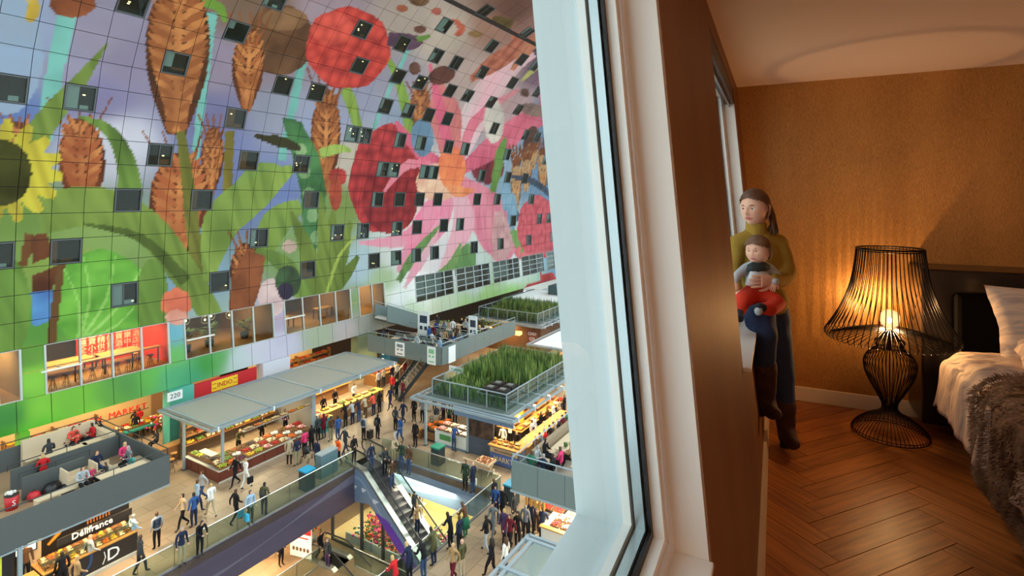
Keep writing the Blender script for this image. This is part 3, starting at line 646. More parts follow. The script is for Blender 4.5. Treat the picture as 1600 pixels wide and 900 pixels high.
Bv = np.interp(SS_, arcA, pb); Hv = np.interp(SS_, arcA, ph)
def panel_mesh(items, name):
    vs = []; fs = []; cs = []
    for (i0, N, dz) in items:
        base = len(vs); n1 = N+1; cnt = n1*n1
        vs += [(AA[i0+k], Bv[i0+k]-dz, Hv[i0+k]) for k in range(cnt)]; cs += [tuple(CC[i0+k])+(1,) for k in range(cnt)]
        for j in range(N):
            for i in range(N): q = base+j*n1+i; fs.append((q, q+n1, q+n1+1, q+1))
        e = [i for i in range(n1)]+[j*n1+N for j in range(1, n1)]+[N*n1+i for i in range(N-1, -1, -1)]+[j*n1 for j in range(N-1, 0, -1)]
        b2 = len(vs)
        for k in e: vs.append((AA[i0+k], Bv[i0+k]+.07, Hv[i0+k]+.0)); cs.append(tuple(CC[i0+k])+(1,))
        for t in range(len(e)): u = (t+1) % len(e); fs.append((base+e[t], base+e[u], b2+u, b2+t))
    me = bpy.data.meshes.new(name); me.from_pydata(vs, [], fs); me.materials.append(MP)
    ca_ = me.color_attributes.new('print', 'FLOAT_COLOR', 'POINT'); ca_.data.foreach_set('color', np.array(cs, dtype=np.float32).ravel()); me.update()
    o = bpy.data.objects.new(name, me); COL.objects.link(o); o.parent = FAC; return o
order = []; i0 = 0
for (a0, s0, N, xs, ys) in pan: order.append((a0*1.0+abs(s0-8)*.25, i0, N)); i0 += (N+1)**2
order.sort(key=lambda t: t[0])
order = [t for t in order if t[0] > 9.2]+[t for t in order if t[0] <= 9.2]
rp = random.Random(5)
for (_, i0, N) in order[:300]: panel_mesh([(i0, N, rp.uniform(0,.012))], 'panel')
st = panel_mesh([(i0, N, rp.uniform(0,.012)) for (_, i0, N) in order[300:]], 'panel_field'); st['kind'] = 'stuff'
# small square windows let into the mural
M_WGL = mat('dark_window_glass', (44,50,54), .06, 0., spec=.9); M_WIN_IN = mat('window_room_dark', (52,46,40), .8); M_WARMDOT = mat('ceiling_spot', (255,214,150), .5, emit=9)
M_GLASSF = glass_mat('facade_glass', (214,222,218), .05); M_CURT = [mat('window_curtain', (196,206,206), .8), mat('window_wood', (120,78,44), .6), mat('window_wall_warm', (150,96,60), .7)]
def facade_quad(mb, a0, a1, s0, s1, o0, o1, m):     # box on the vault between offsets o0 (inner) and o1, in metres towards the hall
    c = []
    for s in (s0, s1):
        b_, h_ = prof(s); nb, nh = pnorm((s0+s1)/2); nh = -abs(nh) if h_ > 8 else 0
        c.append((b_, h_, nb, nh))
    (bA, hA, nb, nh), (bB, hB, _, _) = c
    p = [(a0,bA+nb*o0,hA+nh*o0),(a1,bA+nb*o0,hA+nh*o0),(a1,bA+nb*o1,hA+nh*o1),(a0,bA+nb*o1,hA+nh*o1),
         (a0,bB+nb*o0,hB+nh*o0),(a1,bB+nb*o0,hB+nh*o0),(a1,bB+nb*o1,hB+nh*o1),(a0,bB+nb*o1,hB+nh*o1)]
    mb.hexa(p, m)
rw = random.Random(11)
for (c, r) in sorted(wins):
    a0 = A0+AC*c; a1 = a0+AC; s0 = S0+RS*r; s1 = s0+RS
    mb = MB(); t = .07
    facade_quad(mb, a0+.02, a0+t+.02, s0+.02, s1-.02, -.1, .035, 0); facade_quad(mb, a1-t-.02, a1-.02, s0+.02, s1-.02, -.1, .035, 0)
    facade_quad(mb, a0+t, a1-t, s0+.02, s0+t+.02, -.1, .035, 0); facade_quad(mb, a0+t, a1-t, s1-t-.02, s1-.02, -.1, .035, 0)
    if rw.random() < .3: facade_quad(mb, a0+.65, a0+.70, s0+t, s1-t, -.06, .0, 0)
    wo = mb.build('window', M_FRAMEG, FAC)
    mb = MB(); facade_quad(mb, a0+t, a1-t, s0+t, s1-t, -.06, -.045, 0); mb.build('pane', M_GLASSF, wo)
    # the room behind: dark reveal with a curtain, cupboard or lamps
    mb = MB(); facade_quad(mb, a0+.02, a1-.02, s0+.02, s1-.02, -.099, -.095, 0)
    q = rw.random()
    if q < .55:
        facade_quad(mb, a0+.1, a0+rw.uniform(.35,.9), s0+.1, s1-.1, -.093, -.088, 1 if a0 > 30 else rw.choice((1,2,3)))
    if a0 < 40:
        for _ in range(rw.choice((0,1,2,3))):
            x = a0+rw.uniform(.2,1.2); y = s0+rw.uniform(.5,1.2) if s0 > 14 else s0+rw.uniform(.2,.5); facade_quad(mb, x, x+.12, y, y+.06, -.092, -.084, 4)
        facade_quad(mb, a0+rw.uniform(.5,.9), a0+rw.uniform(1.0,1.35), s0+.1, s0+rw.uniform(.25,.5), -.092, -.085, rw.choice((2,3,1)))
    mb.build('room_behind', [M_WIN_IN]+M_CURT+[M_WARMDOT], wo)
# dark recessed joint along the crown of the vault
mb = MB(); 
for i in range(30):
    a0 = A0+AC*C0+i*(AEND-A0-AC*C0)/30; a1 = a0+(AEND-A0-AC*C0)/30; facade_quad(mb, a0, a1, 34.82, 35.18, -.05, .02, 0)
mb.build('expansion_joint', mat('joint_black', (22,20,20), .8), FAC)
# ---------------------------------------------------------------- glazed first floor
M_MULL = mat('pale_mullion', (188,192,190), .4, .3); M_WOODT = mat('warm_table_wood', (186,132,70), .5); M_DKW = mat('dark_wood', (70,44,28), .6)
M_RED = mat('red_lacquer_wall', (214,44,26), .5); M_FLW = mat('interior_floor', (150,104,66), .5); M_WWALL = mat('interior_warm_wall', (150,110,74), .8); M_BRWALL = mat('interior_brown_wall', (92,72,56), .8)
M_CHAR = mat('cream_characters', (244,224,190), .6); M_LGT = mat('warm_ceiling_lamp', (255,214,150), .5, emit=14)
IFL, ICE = 5.40, 8.05
mb = MB(); mb.box(A0+AC*C0, AEND, 36.6, 44, 5.15, IFL); hstruct(mb.build('trim_1', M_FLW))
mb = MB(); mb.box(A0+AC*C0, AEND, 36.95, 44, 8.1, 8.4); hstruct(mb.build('trim_2', M_WWALL))
mb = MB(); mb.box(A0+AC*C0, AEND, 43.8, 44, 0, 8.4); hstruct(mb.build('wall_shops', M_BRWALL))
for bi, ((a0, a1), (u0, u1)) in enumerate(zip(BA, BAYS)):
    near = bi < 5
    mb = MB(); root = thing('window_%d' % (bi+3), None, None, hw(0,0,0), ALPHA); struct(root)
    nx = {0:2,1:4,2:4,3:4,4:2,5:4,6:4,7:4,8:3,9:3}[bi]; nz_ = 1 if near else 4
    for k in range(nx+1):
        x = a0+(a1-a0)*k/nx; facade_quad(mb, x-.045, x+.045, 5.42, 8.05, -.12, .06, 0)
    for k in range(nz_+1):
        s = 5.42+(8.05-5.42)*k/nz_; facade_quad(mb, a0, a1, s-.03 if k else s, s+.03 if k < nz_ else s, -.1, .04, 0)
    mb.build('mullion_frame', M_MULL, root)
    for k in range(nx):
        for j in range(nz_):
            x = a0+(a1-a0)*k/nx; x2 = a0+(a1-a0)*(k+1)/nx; mb = MB(); facade_quad(mb, x+.045, x2-.045, 5.45+(2.57*j/nz_), 5.40+2.6*(j+1)/nz_, -.05, -.035, 0); mb.build('pane', M_GLASSF, root)
    # partitions
    mb = MB(); mb.box(a1+.1, a1+.2, 36.95, 43.8, IFL, 8.1); hstruct(mb.build('wall_partition_%d' % (bi+1), M_WWALL if bi != 1 else M_RED))
    if bi < 5:
        L = bpy.data.lights.new('restaurant_light', 'AREA'); L.energy = 1300 if bi == 1 else 480; L.color = (1,.66,.36); L.shape = 'RECTANGLE'; L.size = max(1, a1-a0-1); L.size_y = 3
        lo = bpy.data.objects.new('restaurant_light', L); COL.objects.link(lo); lo.location = hw((a0+a1)/2, 39.5, 8.0); lo.rotation_euler = (0,0,ALPHA)
a0, a1 = BA[1]
cw = thing('painted_wall', 'red restaurant wall covered in columns of pale characters behind the first floor glass', 'wall panel', hw(a0, 40.6, IFL), ALPHA)
mb = MB(); mb.box(2.9, a1-a0+.1, 0, .12, 0, 2.6); mb.build('board', M_RED, cw)
glyphs = ['中酒店','結歡餐','百貨','小樓','專供','全','遠','貨司']
import os as _os
def glyph(mb, x, z, s, rng):     # brush-like character built from strokes
    for _ in range(3): zz = z+rng.uniform(-.4,.4)*s; mb.box(x-s*.42, x+s*.42, -.02, -.005, zz, zz+s*.1)
    for _ in range(2): xx = x+rng.uniform(-.3,.3)*s; mb.box(xx, xx+s*.1, -.02, -.005, z-s*.45, z+s*.45)
rg = random.Random(2); xx = 3.2
for word in ['是遠全茶','全貨小米','小精供花','專供貨魚','百貨酒店','酒樂中山','中酒店味','結歡餐香']:
    for j, ch in enumerate(word):
        try:
            o = text(ch, .46, M_CHAR, cw, (xx, -.012, 1.85-j*.45), (pi/2,0,0), .006, 'character')
            if len(o.data.vertices) < 5: raise ValueError
        except Exception:
            mb = MB(); glyph(mb, xx, 1.85-j*.45, .36, rg); mb.build('character', M_CHAR, cw)
    xx += .50
def table(label, a, b, h, L_, W_, hh=.95, col=M_WOODT, grp=None, rz=0, stools=None):
    t = hthing('dining_table', label, 'table', a, b, h, grp, rz)
    MB().box(-L_/2, L_/2, -W_/2, W_/2, hh-.06, hh).build('tabletop', col, t)
    for x in (-L_/2+.08, L_/2-.08):
        for y in (-W_/2+.08, W_/2-.08): MB().box(x-.03, x+.03, y-.03, y+.03, 0, hh-.06).build('leg', M_STEEL, t)
    return t
stool_me = {}
def stool(label, a, b, h, grp=None, hh=.66, seat=M_WOODT, legm=M_STEEL, rz=0):
    key = (hh, seat.name)
    if key not in stool_me:
        s_ = MB().lathe([(.0,hh-.05),(.17,hh-.05),(.18,hh-.02),(.17,hh),(0,hh)], 12); q = s_.build('seat', seat); 
        l_ = MB(); l_.tube([(0,0,hh-.05),(.15,0,0)], .014, 5); w_ = l_.build('leg', legm)
        fr = MB(); fr.tube([(.115*cos(k*pi/4), .115*sin(k*pi/4), .22) for k in range(9)], .009, 4); f_ = fr.build('foot_ring', legm)
        stool_me[key] = (q.data, w_.data, f_.data)
        for o in (q, w_, f_): bpy.data.objects.remove(o)
    t = hthing('bar_stool', label, 'stool', a, b, h, grp, rz)
    sd_, lg, fr = stool_me[key]
    o = bpy.data.objects.new('seat', sd_); COL.objects.link(o); o.parent = t
    for k in range(4): o = bpy.data.objects.new('leg', lg); COL.objects.link(o); o.parent = t; o.rotation_euler = (0,0,pi/4+k*pi/2); o.location = (.04*cos(pi/4+k*pi/2), .04*sin(pi/4+k*pi/2), 0)
    o = bpy.data.objects.new('foot_ring', fr); COL.objects.link(o); o.parent = t
    return t
tb_ = thing('window_counter', 'long wooden counter along the restaurant glass in front of the red wall', 'counter', hw(a0, 37.5, IFL), ALPHA)
MB().box(.1, a1-a0-.1, -.2, .25, .98, 1.05).build('counter_top', M_WOODT, tb_)
for k in range(5): x = .2+k*(a1-a0-.4)/4; MB().box(x-.03, x+.03, -.03, .03, 0, .98).build('leg', M_STEEL, tb_)
for k in range(9): stool('dark stool at the long counter behind the restaurant glass', a0+.5+k*.62, 37.1, IFL, 'stools at the glass counter', .68, M_DKW)
table('square wooden table nearest the first pane of the restaurant', a0+2.0, 39.6, IFL, 2.4, 1.2, .8)
table('high wooden table beside the painted red wall', a0+4.6, 39.3, IFL, 2.2, 1.0, .8)
table('wooden cupboard-like table deep in the restaurant', a0+.9, 42.2, IFL, 1.6, 1., 1.1)
for k, (x, y) in enumerate(((a0+1.2,40.6),(a0+2.6,40.7),(a0+3.8,40.2),(a0+5.2,38.4))): stool('wooden stool between the restaurant tables', x, y, IFL, 'stools between the restaurant tables')
# the other first-floor rooms
for (x, y, lab) in ((BA[0][1]-1.2, 38.6, 'wooden table behind the pane at the far left'), (BA[3][0]+1.2, 38.4, 'wooden shelf table with goods right of the dark restaurant'), (BA[3][1]-1.0, 39.0, 'small wooden table behind the pale first floor panes')):
    table(lab, x, y, IFL, 1.6, .8, .9)
M_PALM = mat('indoor_plant_green', (84,112,48), .7)
for k, x in enumerate((BA[2][0]+1.0, BA[2][0]+2.6, BA[2][1]-1.2)):
    p_ = hthing('indoor_plant', ('broad leafy plant at the left of the dark bar windows', 'bushy plant in the middle of the dark bar windows', 'leafy plant at the right of the dark bar windows')[k], 'plant', x, 38.3, IFL)
    MB().lathe([(0,0),(.25,0),(.3,.45),(0,.45)], 10).build('pot', M_STEEL, p_)
    mb = MB(); rr = random.Random(k)
    for q in range(46):
        a_ = rr.uniform(0, 2*pi); l_ = rr.uniform(.5,1.0); z_ = .5+rr.uniform(0,.9); e = Vector((cos(a_)*l_, sin(a_)*l_, rr.uniform(-.1,.4))); s_ = Vector((-sin(a_), cos(a_), 0))*.10
        o_ = Vector((0,0,z_)); mb.add([o_, o_+e*.5+s_, o_+e, o_+e*.5-s_], [(0,1,2,3)], 0)
    mb.build('foliage', M_PALM, p_)
for k in range(5):
    x = BA[2][0]+.6+k*.9; p_ = hthing('pendant_lamp', 'round wire pendant lamp glowing in the dark first floor bar', 'lamp', x, 38.5+.8*(k % 2), IFL+1.9, 'pendant lamps in the first floor bar')
    mb = MB()
    for q in range(6): mb.tube([(.28*sin(t_*pi/5)*cos(q*pi/3), .28*sin(t_*pi/5)*sin(q*pi/3), .28*cos(t_*pi/5)) for t_ in range(6)], .012, 4)
    mb.tube([(0,0,.28),(0,0,.72)], .01, 4); mb.build('shade', M_MULL, p_); MB().ball((0,0,0), .08).build('bulb', M_LGT, p_)
# fluorescent-like brackets sticking out of the facade
for k, (u, s) in enumerate(((62, 7.2),(288, 7.4),(440, 7.5))):
    x = a_at(u, 36.3)
    o = MB().box(x-.1, x+1.7, 35.75, 35.85, 6.75, 6.83).build('bar_light', mat('pale_tube_light', (225,225,220), .4)); o.location = hw(0,0,0); o.rotation_euler = (0,0,ALPHA)
    bk = MB().box(x+.75, x+.85, 35.85, 36.6, 6.77, 6.81).build('bracket', M_STEEL, o)
    tag(o, ('pale tube light on a bracket left of the red restaurant', 'pale tube light on a bracket between the red restaurant and the dark bar', 'pale tube light on a bracket right of the dark bar')[k], 'light')
# ================================================================= GROUND FLOOR
def stone(name, c1, c2, scale):
    m = mat(name, c1, .38, spec=.4); nt = m.node_tree; b = nt.nodes['Principled BSDF']; tc = nt.nodes.new('ShaderNodeTexCoord')
    n = nt.nodes.new('ShaderNodeTexNoise'); n.inputs['Scale'].default_value = .5; n.inputs['Detail'].default_value = 7; nt.links.new(tc.outputs['Object'], n.inputs['Vector'])
    br = nt.nodes.new('ShaderNodeTexBrick'); br.inputs['Scale'].default_value = scale; br.inputs['Color1'].default_value = lin(c1)+(1,); br.inputs['Color2'].default_value = lin(c2)+(1,); br.inputs['Mortar'].default_value = lin((92,80,68))+(1,)
    br.inputs['Mortar Size'].default_value = .008; br.inputs['Brick Width'].default_value = 1.2; br.inputs['Row Height'].default_value = .6; nt.links.new(tc.outputs['Object'], br.inputs['Vector'])
    mx = nt.nodes.new('ShaderNodeMix'); mx.data_type = 'RGBA'; mx.blend_type = 'MULTIPLY'; mx.inputs[0].default_value = .6
    cr = nt.nodes.new('ShaderNodeValToRGB'); cr.color_ramp.elements[0].position = .35; cr.color_ramp.elements[0].color = (.80,.78,.76,1); cr.color_ramp.elements[1].position = .65; cr.color_ramp.elements[1].color = (1.1,1.1,1.1,1)
    nt.links.new(n.outputs['Fac'], cr.inputs[0]); nt.links.new(br.outputs['Color'], mx.inputs[6]); nt.links.new(cr.outputs[0], mx.inputs[7]); nt.links.new(mx.outputs[2], b.inputs['Base Color']); return m
M_STONE = stone('market_stone_floor', (170,146,120), (156,133,109), .8); M_STONE2 = stone('lower_stone_floor', (142,116,88), (130,104,78), .8)
VB0, VB1, VA0, VA1 = 15.6, 24.4, 4., 24.7
mb = MB(); T_ = -.4
for (x0,x1,y0,y1) in ((-10,VA0,-4,36.3),(VA0,VA1,-4,VB0),(VA0,VA1,VB1,36.3),(VA1,84,-4,36.3),(-10,84,36.3,44)): mb.box(x0,x1,y0,y1,T_,0)
hstruct(mb.build('floor_market', M_STONE))
hstruct(MB().box(-10, 60, 4, 40, -5.3, -5).build('floor_lower', M_STONE2))
M_FASCIA = mat('plum_fascia', (74,66,84), .45, noise_amt=.12, nscale=.6, stretch=(.4,1,3)); M_BLUEF = mat('blue_grey_fascia', (104,124,148), .5)
M_WAVE = mat('pale_wave_print', (128,146,170), .5); M_WAVE2 = mat('grey_wave_print', (96,92,110), .5); M_RAIL = mat('brushed_rail', (206,206,200), .25, .8); M_RGL = glass_mat('balustrade_glass', (222,232,226), .07, .03, (170,186,178))
mb = MB(); mb.box(VA0, 22.75, VB1, VB1+.15, -2.0, .02); f1 = mb.build('trim_3', M_FASCIA); hstruct(f1)
mb = MB(); mb.box(VA1, VA1+.15, VB0, VB1+.2, -1.7, .02); f2 = mb.build('trim_4', M_BLUEF); hstruct(f2)
mb = MB(); mb.box(VA0, VA1, VB0-.15, VB0, -1.6, .02); f3 = mb.build('trim_5', M_FASCIA); hstruct(f3)
def wave(par, x0, x1, fn0, fn1, place, m):
    mb = MB(); n = 24
    top = [(x0+(x1-x0)*i/n, fn1(i/n)) for i in range(n+1)]; bot = [(x0+(x1-x0)*i/n, fn0(i/n)) for i in range(n+1)]
    vs = [place(*p) for p in bot]+[place(*p) for p in top]; mb.add(vs, [(i, i+1, n+2+i, n+1+i) for i in range(n)], 0); return mb.build('wave_print', m, par)
wave(f1, 5, 22.7, lambda t: -1.75+.9*t+.15*sin(t*9), lambda t: -1.5+.95*t+.3*sin(t*7+.5), lambda x, z: (x, VB1-.006, z), M_WAVE2)
wave(f2, VB0, VB1, lambda t: -1.3+.2*sin(t*6), lambda t: -.95+.3*sin(t*5+.6), lambda y, z: (VA1-.006, y, z), M_WAVE)
# soffits and lower walls
hstruct(MB().box(-10, 60, VB1+2.5, 40, -1.9, -.42).build('trim_6', mat('soffit', (120,100,80), .8)))
def railing(label, p0, p1, n, grp=None):
    p0 = Vector(p0); p1 = Vector(p1); r = thing('glass_balustrade', label, 'railing', hw(*p0), ALPHA, grp); d = p1-p0
    for k in range(n):
        q0 = d*(k/n); q1 = d*((k+1)/n); e = d.normalized()*.012; MB().bar(q0+e+Vector((0,0,.52)), q1-e+Vector((0,0,.52)), .018, .96).build('glass_panel', M_RGL, r)
        MB().bar(q1+Vector((0,0,0)), q1+Vector((0,0,.98)), .016, .016).build('joint', M_STEEL, r)
    MB().tube([(0,0,1.04), tuple(d+Vector((0,0,1.04)))], .032, 8).build('handrail', M_RAIL, r); MB().bar((0,0,.04), d+Vector((0,0,.04)), .05, .1).build('base_shoe', M_RAIL, r); return r
railing('long glass balustrade with a pale rail along the void beside the greengrocer aisle', (VA0, VB1+.08, 0), (22.6, VB1+.08, 0), 13)
railing('glass balustrade with a pale rail across the far side of the void', (VA1+.08, VB1-.1, 0), (VA1+.08, VB0, 0), 7)
railing('glass balustrade along the near side of the void where people lean', (VA1, VB0-.08, 0), (VA0, VB0-.08, 0), 14)
# ---------------------------------------------------------------- escalators
M_STEP = mat('escalator_steps', (96,90,96), .45, .4); M_BLKR = mat('black_handrail', (24,24,28), .35); M_INOX = mat('inox_skirt', (176,170,164), .25, .7); M_PURP = mat('purple_cladding', (92,44,150), .5); M_PURPD = mat('dark_purple_print', (66,30,110), .5)
def escalator(label, a, b, rz, h0, drop, wid=1.6, lab2=None):
    e = hthing('escalator', label, 'escalator', a, b, h0, None, rz)     # local +x = direction of travel down
    sl = .577; run = drop/sl; fl = .8
    path = [(-1.0,0),(fl,0),(fl+run,-drop),(fl+run+1.2,-drop)]
    def zz(x): return float(np.interp(x, [p[0] for p in path], [p[1] for p in path]))
    mb = MB(); x = -.6
    while x < fl+run+.8:
        z = zz(x+.2); mb.box(x, x+.40, -wid/2+.3, wid/2-.3, z-.26, z); x += .4
    mb.build('steps', M_STEP, e)
    for sg in (-1, 1):
        y = sg*(wid/2-.16)
        mb = MB(); P = [(x_, y, zz(x_)) for x_ in np.linspace(-1.0, fl+run+1.2, 40)]
        mb.add([(p[0],p[1],p[2]+.12) for p in P]+[(p[0],p[1],p[2]+.92) for p in P], [(i,i+1,i+41,i+40) for i in range(39)], 0); mb.build('balustrade_glass', M_RGL, e)
        mb = MB(); pts = [(-1.0,y,.15),(-1.28,y,.3),(-1.36,y,.55),(-1.26,y,.82),(-1.0,y,.97)]+[(p[0],y,p[2]+.97) for p in P[1:-1]]+[(P[-1][0],y,-drop+.97),(P[-1][0]+.28,y,-drop+.82),(P[-1][0]+.36,y,-drop+.55),(P[-1][0]+.2,y,-drop+.25)]
        mb.tube(pts, .045, 6); mb.build('handrail', M_BLKR, e)
        y0, y1 = (wid/2-.3, wid/2) if sg > 0 else (-wid/2, -wid/2+.3)
        mb = MB(); n = len(P)
        for i in range(n-1):
            p, q = P[i], P[i+1]; mb.hexa([(p[0],y0,p[2]-.5),(q[0],y0,q[2]-.5),(q[0],y1,q[2]-.5),(p[0],y1,p[2]-.5),(p[0],y0,p[2]+.13),(q[0],y0,q[2]+.13),(q[0],y1,q[2]+.13),(p[0],y1,p[2]+.13)])
        mb.build('skirt', M_INOX, e)
    mb = MB(); P2 = [(x_, zz(x_)) for x_ in np.linspace(-.3, fl+run+.6, 30)]
    for i in range(29):
        p, q = P2[i], P2[i+1]; mb.hexa([(p[0],-wid/2+.31,p[1]-.9),(q[0],-wid/2+.31,q[1]-.9),(q[0],wid/2-.31,q[1]-.9),(p[0],wid/2-.31,p[1]-.9),(p[0],-wid/2+.31,p[1]-.3),(q[0],-wid/2+.31,q[1]-.3),(q[0],wid/2-.31,q[1]-.3),(p[0],wid/2-.31,p[1]-.3)])
    mb.build('truss', M_STEEL, e)
    return e, zz
RZE = -pi/2-radians(10)     # local x turned to point across the hall
esc, EZ = escalator('escalator descending from the market floor through the void beside purple cladding', 23.55, 24.4, RZE, 0, 5.0)
# side cladding under the escalator: blue-grey above, purple below
def clad(par, x0, x1, top, bot, y, m, name='side_panel'):
    mb = MB(); n = 20; xs = np.linspace(x0, x1, n+1)
    for i in range(n): 
        a_, b_ = xs[i], xs[i+1]; mb.hexa([(a_,y-.03,bot(a_)),(b_,y-.03,bot(b_)),(b_,y,bot(b_)),(a_,y,bot(a_)),(a_,y-.03,top(a_)),(b_,y-.03,top(b_)),(b_,y,top(b_)),(a_,y,top(a_))])
    return mb.build(name, m, par)
ytop = lambda x: EZ(x)-.02
low = lambda x: -2.2+.25*(x+.9) if x < 1.2 else max(-4.98, EZ(x)-1.05-.3*max(0,1.8-x))
clad(esc, -.9, 9.0, ytop, low, -.83, M_BLUEF)
clad(esc, 2.2, 9.0, lambda x: EZ(x)-1.0+min(.68,.68*(x-2.2)/1.2), low, -.845, M_PURP, 'purple_panel')
wave_y = -.862
for (x0, x1, f0, f1_, m) in ((-.8,4.2, lambda x: EZ(x)*1-.62+.1*sin(x*2), lambda x: EZ(x)-.42+.1*sin(x*1.6), M_WAVE), (3.6,8.6, lambda x: EZ(x)-.9+.06*sin(x*2), lambda x: EZ(x)-.68+.08*sin(x*1.7+1), M_PURPD)):
    mb = MB(); xs = np.linspace(x0, x1, 19); mb.add([(x,wave_y,f0(x)) for x in xs]+[(x,wave_y,f1_(x)) for x in xs], [(i,i+1,i+20,i+19) for i in range(18)], 0); mb.build('wave_print', m, esc)
M_WHT = mat('white_lettering', (236,236,236), .6)
for (x, z, wd) in ((.0,-1.0,.4),(.9,-.9,.4),(2.0,-1.15,.5),(3.3,-2.0,.4),(4.5,-2.7,.4),(5.6,-3.35,.4)):
    mb = MB(); 
    for q in range(3): mb.box(x, x+wd*(1-.25*q), wave_y-.012, wave_y-.002, z-.08*q, z-.08*q+.04)
    mb.build('lettering', M_WHT, esc)
esc2, EZ2 = escalator('second escalator starting on the lower floor near the flower shop', 21.6, 25.2, RZE+radians(14), -5.0, 4.0, 1.5)
# ================================================================= FIGURES FOR THE MARKET
def skin_mesh(joints, edges, root, sub=1, name='figure'):
    """joints: name -> (x, y, z, rx, ry); grows one continuous surface over the skeleton"""
    names = list(joints); idx = {n: i for i, n in enumerate(names)}
    me = bpy.data.meshes.new(name); me.from_pydata([joints[n][:3] for n in names], [(idx[a], idx[b]) for a, b in edges], []); me.update()
    o = bpy.data.objects.new(name, me); COL.objects.link(o)
    md = o.modifiers.new('skin', 'SKIN'); md.use_smooth_shade = True; md.branch_smoothing = .5
    for i, n in enumerate(names):
        sv = me.skin_vertices[0].data[i]; j = joints[n]; sv.radius = (j[3], j[4] if len(j) > 4 else j[3]); sv.use_root = (n == root)
    s = o.modifiers.new('sub', 'SUBSURF'); s.levels = sub; s.render_levels = sub
    dg = bpy.context.evaluated_depsgraph_get(); dg.update()
    out = bpy.data.meshes.new_from_object(o.evaluated_get(dg)); bpy.data.objects.remove(o); out.name = name
    for p in out.polygons: p.use_smooth = True
    return out
def segd(p, a, b):
    ab = b-a; t = max(0, min(1, (p-a).dot(ab)/max(1e-9, ab.dot(ab)))); return (p-(a+ab*t)).length
BASEJ = {'pelvis':(0,0,.95,.145,.11),'belly':(0,.0,1.10,.135,.10),'chest':(0,0,1.28,.155,.11),'upper':(0,0,1.40,.12,.085),'neck':(0,.0,1.50,.055),'head':(0,.015,1.60,.092,.098),'crown':(0,0,1.70,.062,.07),
 'shoulL':(-.18,0,1.41,.062),'elbowL':(-.235,-.03,1.14,.05),'wristL':(-.25,.06,.90,.034),'handL':(-.245,.09,.81,.036),'shoulR':(.18,0,1.41,.062),'elbowR':(.235,-.03,1.14,.05),'wristR':(.25,.06,.90,.034),'handR':(.245,.09,.81,.036),
 'hipL':(-.09,0,.90,.098),'kneeL':(-.10,.02,.49,.066),'ankL':(-.10,-.02,.10,.046),'toeL':(-.115,.15,.04,.038),'hipR':(.09,0,.90,.098),'kneeR':(.10,.02,.49,.066),'ankR':(.10,-.02,.10,.046),'toeR':(.115,.15,.04,.038)}
BEDGE = [('pelvis','belly'),('belly','chest'),('chest','upper'),('upper','neck'),('neck','head'),('head','crown'),('upper','shoulL'),('shoulL','elbowL'),('elbowL','wristL'),('wristL','handL'),('upper','shoulR'),('shoulR','elbowR'),('elbowR','wristR'),('wristR','handR'),
 ('pelvis','hipL'),('hipL','kneeL'),('kneeL','ankL'),('ankL','toeL'),('pelvis','hipR'),('hipR','kneeR'),('kneeR','ankR'),('ankR','toeR')]
SEGM = {('pelvis','belly'):2,('belly','chest'):2,('chest','upper'):2,('upper','neck'):2,('neck','head'):0,('head','crown'):0,('wristL','handL'):0,('wristR','handR'):0,('ankL','toeL'):4,('ankR','toeR'):4,
 ('hipL','kneeL'):3,('hipR','kneeR'):3,('kneeL','ankL'):3,('kneeR','ankR'):3,('pelvis','hipL'):3,('pelvis','hipR'):3}
